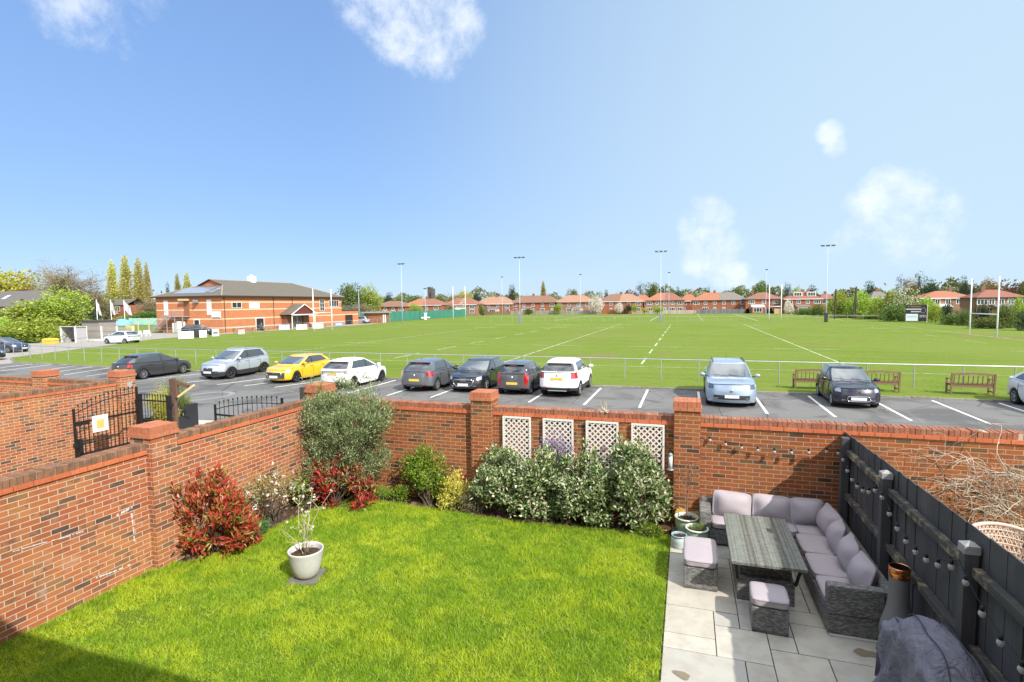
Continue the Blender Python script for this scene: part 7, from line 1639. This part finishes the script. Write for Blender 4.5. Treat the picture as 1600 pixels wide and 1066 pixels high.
# ------------------------------------------------------------------ left edge: house, road side things
def left_house():
    Y = 62; x0, x1 = gx(-55, Y), gx(58, Y); zr = hz(20, 455, Y+4); ze = hz(20, 479, Y); r = thing('brick_house', 'house with a grey hipped roof and skylight behind the roadside trees at the far left', 'house', (x0, Y, 0)); W = x1-x0
    MB().box(0, W-.6, 0, 8, -.1, ze).build('wall', WM['cream'], r); MB().box(.2, W-.8, -.004, -.001, 0, 2.4).build('brick_plinth', WM['red'], r)
    rf = MB().poly([(-.4, -.4, ze), (W, -.4, ze), (W-4.2, 4, zr), (-.4, 4, zr)]).poly([(W, -.4, ze), (W, 8.4, ze), (W-4.2, 4, zr)]).poly([(W, 8.4, ze), (-.4, 8.4, ze), (-.4, 4, zr), (W-4.2, 4, zr)]).build('roof', tiles('slate grey tiles', (.10, .092, .085), (.16, .148, .135)), r)
    sl = (zr-ze)/4.4; fz = lambda y: ze+(y+.4)*sl+.06; xa = gx(9, Y+2)-x0; MB().add([(xa-.5, 1.6, fz(1.6)), (xa+.6, 1.6, fz(1.6)), (xa+.6, 2.7, fz(2.7)), (xa-.5, 2.7, fz(2.7))], [[0, 1, 2, 3]]).build('skylight', plain('skylight glass', (.55, .60, .64), .1, 0, .7), rf)
    MB().box(-.4, W, -.45, -.41, ze-.2, ze-.01).build('eaves_board', M_FASC, r)
    window(r, (gx(2, Y)-x0, 0, ze-2.2), (1, 0, 0), (0, -1, 0), 1.3, 1.6, 2, 1); window(r, (gx(30, Y)-x0, 0, .8), (1, 0, 0), (0, -1, 0), 1.6, 1.3, 2, 1)
left_house()
def flag(label, px, top, Y, lean):
    x = gx(px, Y); zt = hz(px, top, Y); r = thing('flagpole', label, 'flagpole', (x, Y, 0), 0, 'flagpoles by the road'); MB().tube([(0, 0, 0), (0, 0, zt)], [.06, .035], 8).build('pole', M_WHITE, r, True)
    V, F = [], []; nx, nz = 10, 8
    for i in range(nx+1):
        for j in range(nz+1):
            u, v = i/nx, j/nz; V.append((u*1.3*lean, .18*math.sin(5*u+1.5*v)*u, zt-.1-v*1.35-u*1.1-.12*math.sin(4*u)))
    F = [(i*(nz+1)+j, (i+1)*(nz+1)+j, (i+1)*(nz+1)+j+1, i*(nz+1)+j+1) for i in range(nx) for j in range(nz)]
    t = NT('flag cloth %d' % px, .85, .2); s = t.n('SeparateXYZ'); t.put(s.inputs[0], t.coord()); t.color(t.mix(t.math('MULTIPLY', t.math('GREATER_THAN', t.noise(1.3, 2), .56), .35), (.78, .76, .77), (.55, .45, .52))); t.translucent((.75, .74, .76, 1), .3)
    MB().add(V, np.array(F)).build('flag', t.m, r, True)
flag('flagpole with a limp white flag, leftmost of the three, by the shelter', 151, 468, 57.5, .7); flag('flagpole with a limp white flag, middle of the three', 173, 468, 60, .7); flag('flagpole with a white flag blown sideways, nearest the clubhouse', 194, 469, 62, 1.2)
# shelter, bin, fence, canopy
q = g(109, 535); r = thing('dugout_shelter', 'grey team shelter with white posts beside the road', 'shelter', (float(q[0])-1.3, float(q[1]), 0)); M_SHEL = plain('grey panel', (.36, .34, .33), .8, var=.2)
MB().box(0, 2.5, 1.2, 1.25, 0, 1.9).box(0, .05, 0, 1.2, 0, 1.9).box(2.45, 2.5, 0, 1.2, 0, 1.9).build('panel', M_SHEL, r); MB().add([(-.15, -.2, 2.0), (2.65, -.2, 2.0), (2.65, 1.4, 1.92), (-.15, 1.4, 1.92), (-.15, -.2, 1.92), (2.65, -.2, 1.92), (2.65, 1.4, 1.901), (-.15, 1.4, 1.901)], [[0, 1, 2, 3], [4, 5, 1, 0], [5, 6, 2, 1], [7, 4, 0, 3], [7, 6, 5, 4]]).build('roof', plain('pale shelter roof', (.55, .54, .52), .8), r)
for x in (-.02, 2.52): MB().box(x-.06, x+.06, -.15, -.02, 0, 1.95).build('post', M_WHITE, r)
MB().box(.2, 2.3, .8, 1.15, .38, .44).box(.3, .4, .85, 1.1, 0, .38).box(2.1, 2.2, .85, 1.1, 0, .38).build('seat', M_FASC, r)
q = g(79, 538); r = thing('grit_bin', 'yellow grit bin below the roadside trees', 'bin', (float(q[0]), float(q[1]), 0), .1); M_YEL = plain('yellow plastic', (.68, .42, .03), .5); MB().rbox(-.85, .85, -.35, .35, 0, .5, .05).build('bin', M_YEL, r); b = MB(); b.add([(-.88, -.38, .505), (.88, -.38, .505), (.88, .38, .505), (-.88, .38, .505), (-.7, -.2, .68), (.7, -.2, .68), (.7, .25, .72), (-.7, .25, .72)], [[0, 1, 5, 4], [1, 2, 6, 5], [2, 3, 7, 6], [3, 0, 4, 7], [4, 5, 6, 7], [3, 2, 1, 0]]); b.build('lid', M_YEL, r)
Y = 49.0; x0, x1 = gx(133, Y), gx(206, Y); r = thing('slatted_fence', 'weathered slatted fence with white posts behind the pale blue white car', 'fence', (x0, Y, 0)); L = x1-x0; b = MB()
for k in range(7): b.box(0, L, 0, .03, .25+k*.22, .25+k*.22+.17)
b.build('slats', island_mat('grey slats', [(0, (.24, .21, .18)), (1, (.36, .33, .29))]), r); m = MB(); m.box(0, L, -.05, .06, 0, .24); m.build('plinth', plain('white kerb', (.70, .68, .64), .8), r)
for i in range(4): MB().box(L*i/3-.08, L*i/3+.08, -.1, -.01, 0, 1.9).build('post', M_WHITE, r)
Y = 54; x0, x1 = gx(126, Y), gx(152, Y); r = thing('garden_shed', 'low dark timber shed with a flat roof behind the shelter', 'shed', (x0, Y, 0)); MB().box(0, x1-x0, 0, 2.5, 0, 2.35).build('wall', plain('grey timber wall', (.25, .22, .19), .9, var=.25), r); MB().box(-.2, x1-x0+.2, -.2, 2.7, 2.352, 2.5).build('roof', plain('dark felt roof', (.07, .065, .06), .9), r)
Y = 60; x0, x1 = gx(177, Y), gx(199, Y); r = thing('canopy_tent', 'blue domed canopy behind the slatted fence', 'canopy', ((x0+x1)/2, Y, 0)); w = (x1-x0)/2; b = MB(); b.lathe([(w*1.0, 1.55), (w*.9, 2.0), (w*.62, 2.35), (.01, 2.55)], 14); b.build('canopy', plain('blue canvas', (.16, .36, .62), .7), r, True)
for a in (.6, 2.2, 3.8, 5.4): MB().tube([(w*.9*math.cos(a), w*.9*math.sin(a), 0), (w*.9*math.cos(a), w*.9*math.sin(a), 1.7)], .04, 6).build('leg', M_GALV, r)
for px, Y, lab, sz in ((173, 58, 'small yellow play panel left of the blue canopy', .9), (202, 57, 'tilted yellow play panel right of the blue canopy', 1.2)):
    r = thing('play_panel', lab, 'play panel', (gx(px, Y), Y, 0), .3); MB().rbox(-sz*.5, sz*.5, -.05, .05, .9, .9+sz*.6, .03).build('panel', M_YEL, r); MB().bar((-.3, 0, 0), (-.3, 0, .9), .07).bar((.3, 0, 0), (.3, 0, .9), .07).build('leg', M_GALV, r)
Y = 66; r = thing('timber_frame', 'pale timber swing frame at the left of the clubhouse', 'frame', (gx(214, Y), Y, 0)); L = gx(231, Y)-gx(214, Y); MB().bar((0, 0, 0), (0, 0, 2.2), .12).bar((L, 0, 0), (L, 0, 2.2), .12).bar((-.4, 0, 2.25), (L+.6, 0, 2.25), .12).build('frame', plain('pale timber', (.55, .43, .30), .85), r)
def white_chair(label, px, py):
    q = g(px, py); r = thing('plastic_chair', label, 'chair', (float(q[0]), float(q[1]), 0), RNG.uniform(0, 6), 'white plastic chairs left of the clubhouse'); b = MB(); b.rbox(-.25, .25, -.25, .25, .42, .46, .01); b.build('seat', M_WHITE, r); MB().rbox(-.25, .25, .21, .25, .47, .9, .01).build('backrest', M_WHITE, r); m = MB()
    for x in (-.21, .21):
        for y in (-.21, .21): m.bar((x, y, 0), (x, y, .42), .05)
    m.build('legs', M_WHITE, r)
white_chair('white plastic chair below the timber frame, leftmost', 211, 527); white_chair('white plastic chair below the timber frame, second from the left', 217, 527); white_chair('white plastic chair near the right post of the timber frame', 226, 526); white_chair('white plastic chair nearest the clubhouse stairs', 233, 526)
Y = 118; r = thing('brick_house', 'dark roofed brick house with white windows behind the flags', 'house', (gx(160, Y), Y, 0)); W = gx(197, Y)-gx(160, Y); ze = hz(178, 477, Y); zr = hz(178, 467, Y)
MB().box(0, W, 0, 7, -.1, ze).build('wall', WM['red'], r); MB().poly([(-.3, -.3, ze), (W+.3, -.3, ze), (W+.3, 3.5, zr), (-.3, 3.5, zr)]).poly([(W+.3, 7.3, ze), (-.3, 7.3, ze), (-.3, 3.5, zr), (W+.3, 3.5, zr)]).build('roof', M_ROOFG, r)
for x in (.4, W*.55): window(r, (x, 0, ze-1.9), (1, 0, 0), (0, -1, 0), 1.9, 1.5, 2, 1, M_PANE, .06, .1)
# the house this view is taken from: wall and roof eave behind the viewpoint
r = thing('brick_house', 'brick house the view is taken from, behind the viewpoint', 'house', (-10, -.55, 0)); MB().box(0, 18, -8, 0, -.1, 5.9).build('wall', M_WALL_B, r)
ev = (.92, 6.02); MB().add([(-.3, ev[0], ev[1]), (18.3, ev[0], ev[1]), (18.3, -4, 8.6), (-.3, -4, 8.6), (-.3, -9, 6.0), (18.3, -9, 6.0)], [[0, 1, 2, 3], [3, 2, 5, 4]]).build('roof', M_ROOFG, r); MB().box(-.3, 18.3, 0.002, ev[0]-.02, ev[1]-.16, ev[1]-.06).build('eaves_board', M_FASC, r)
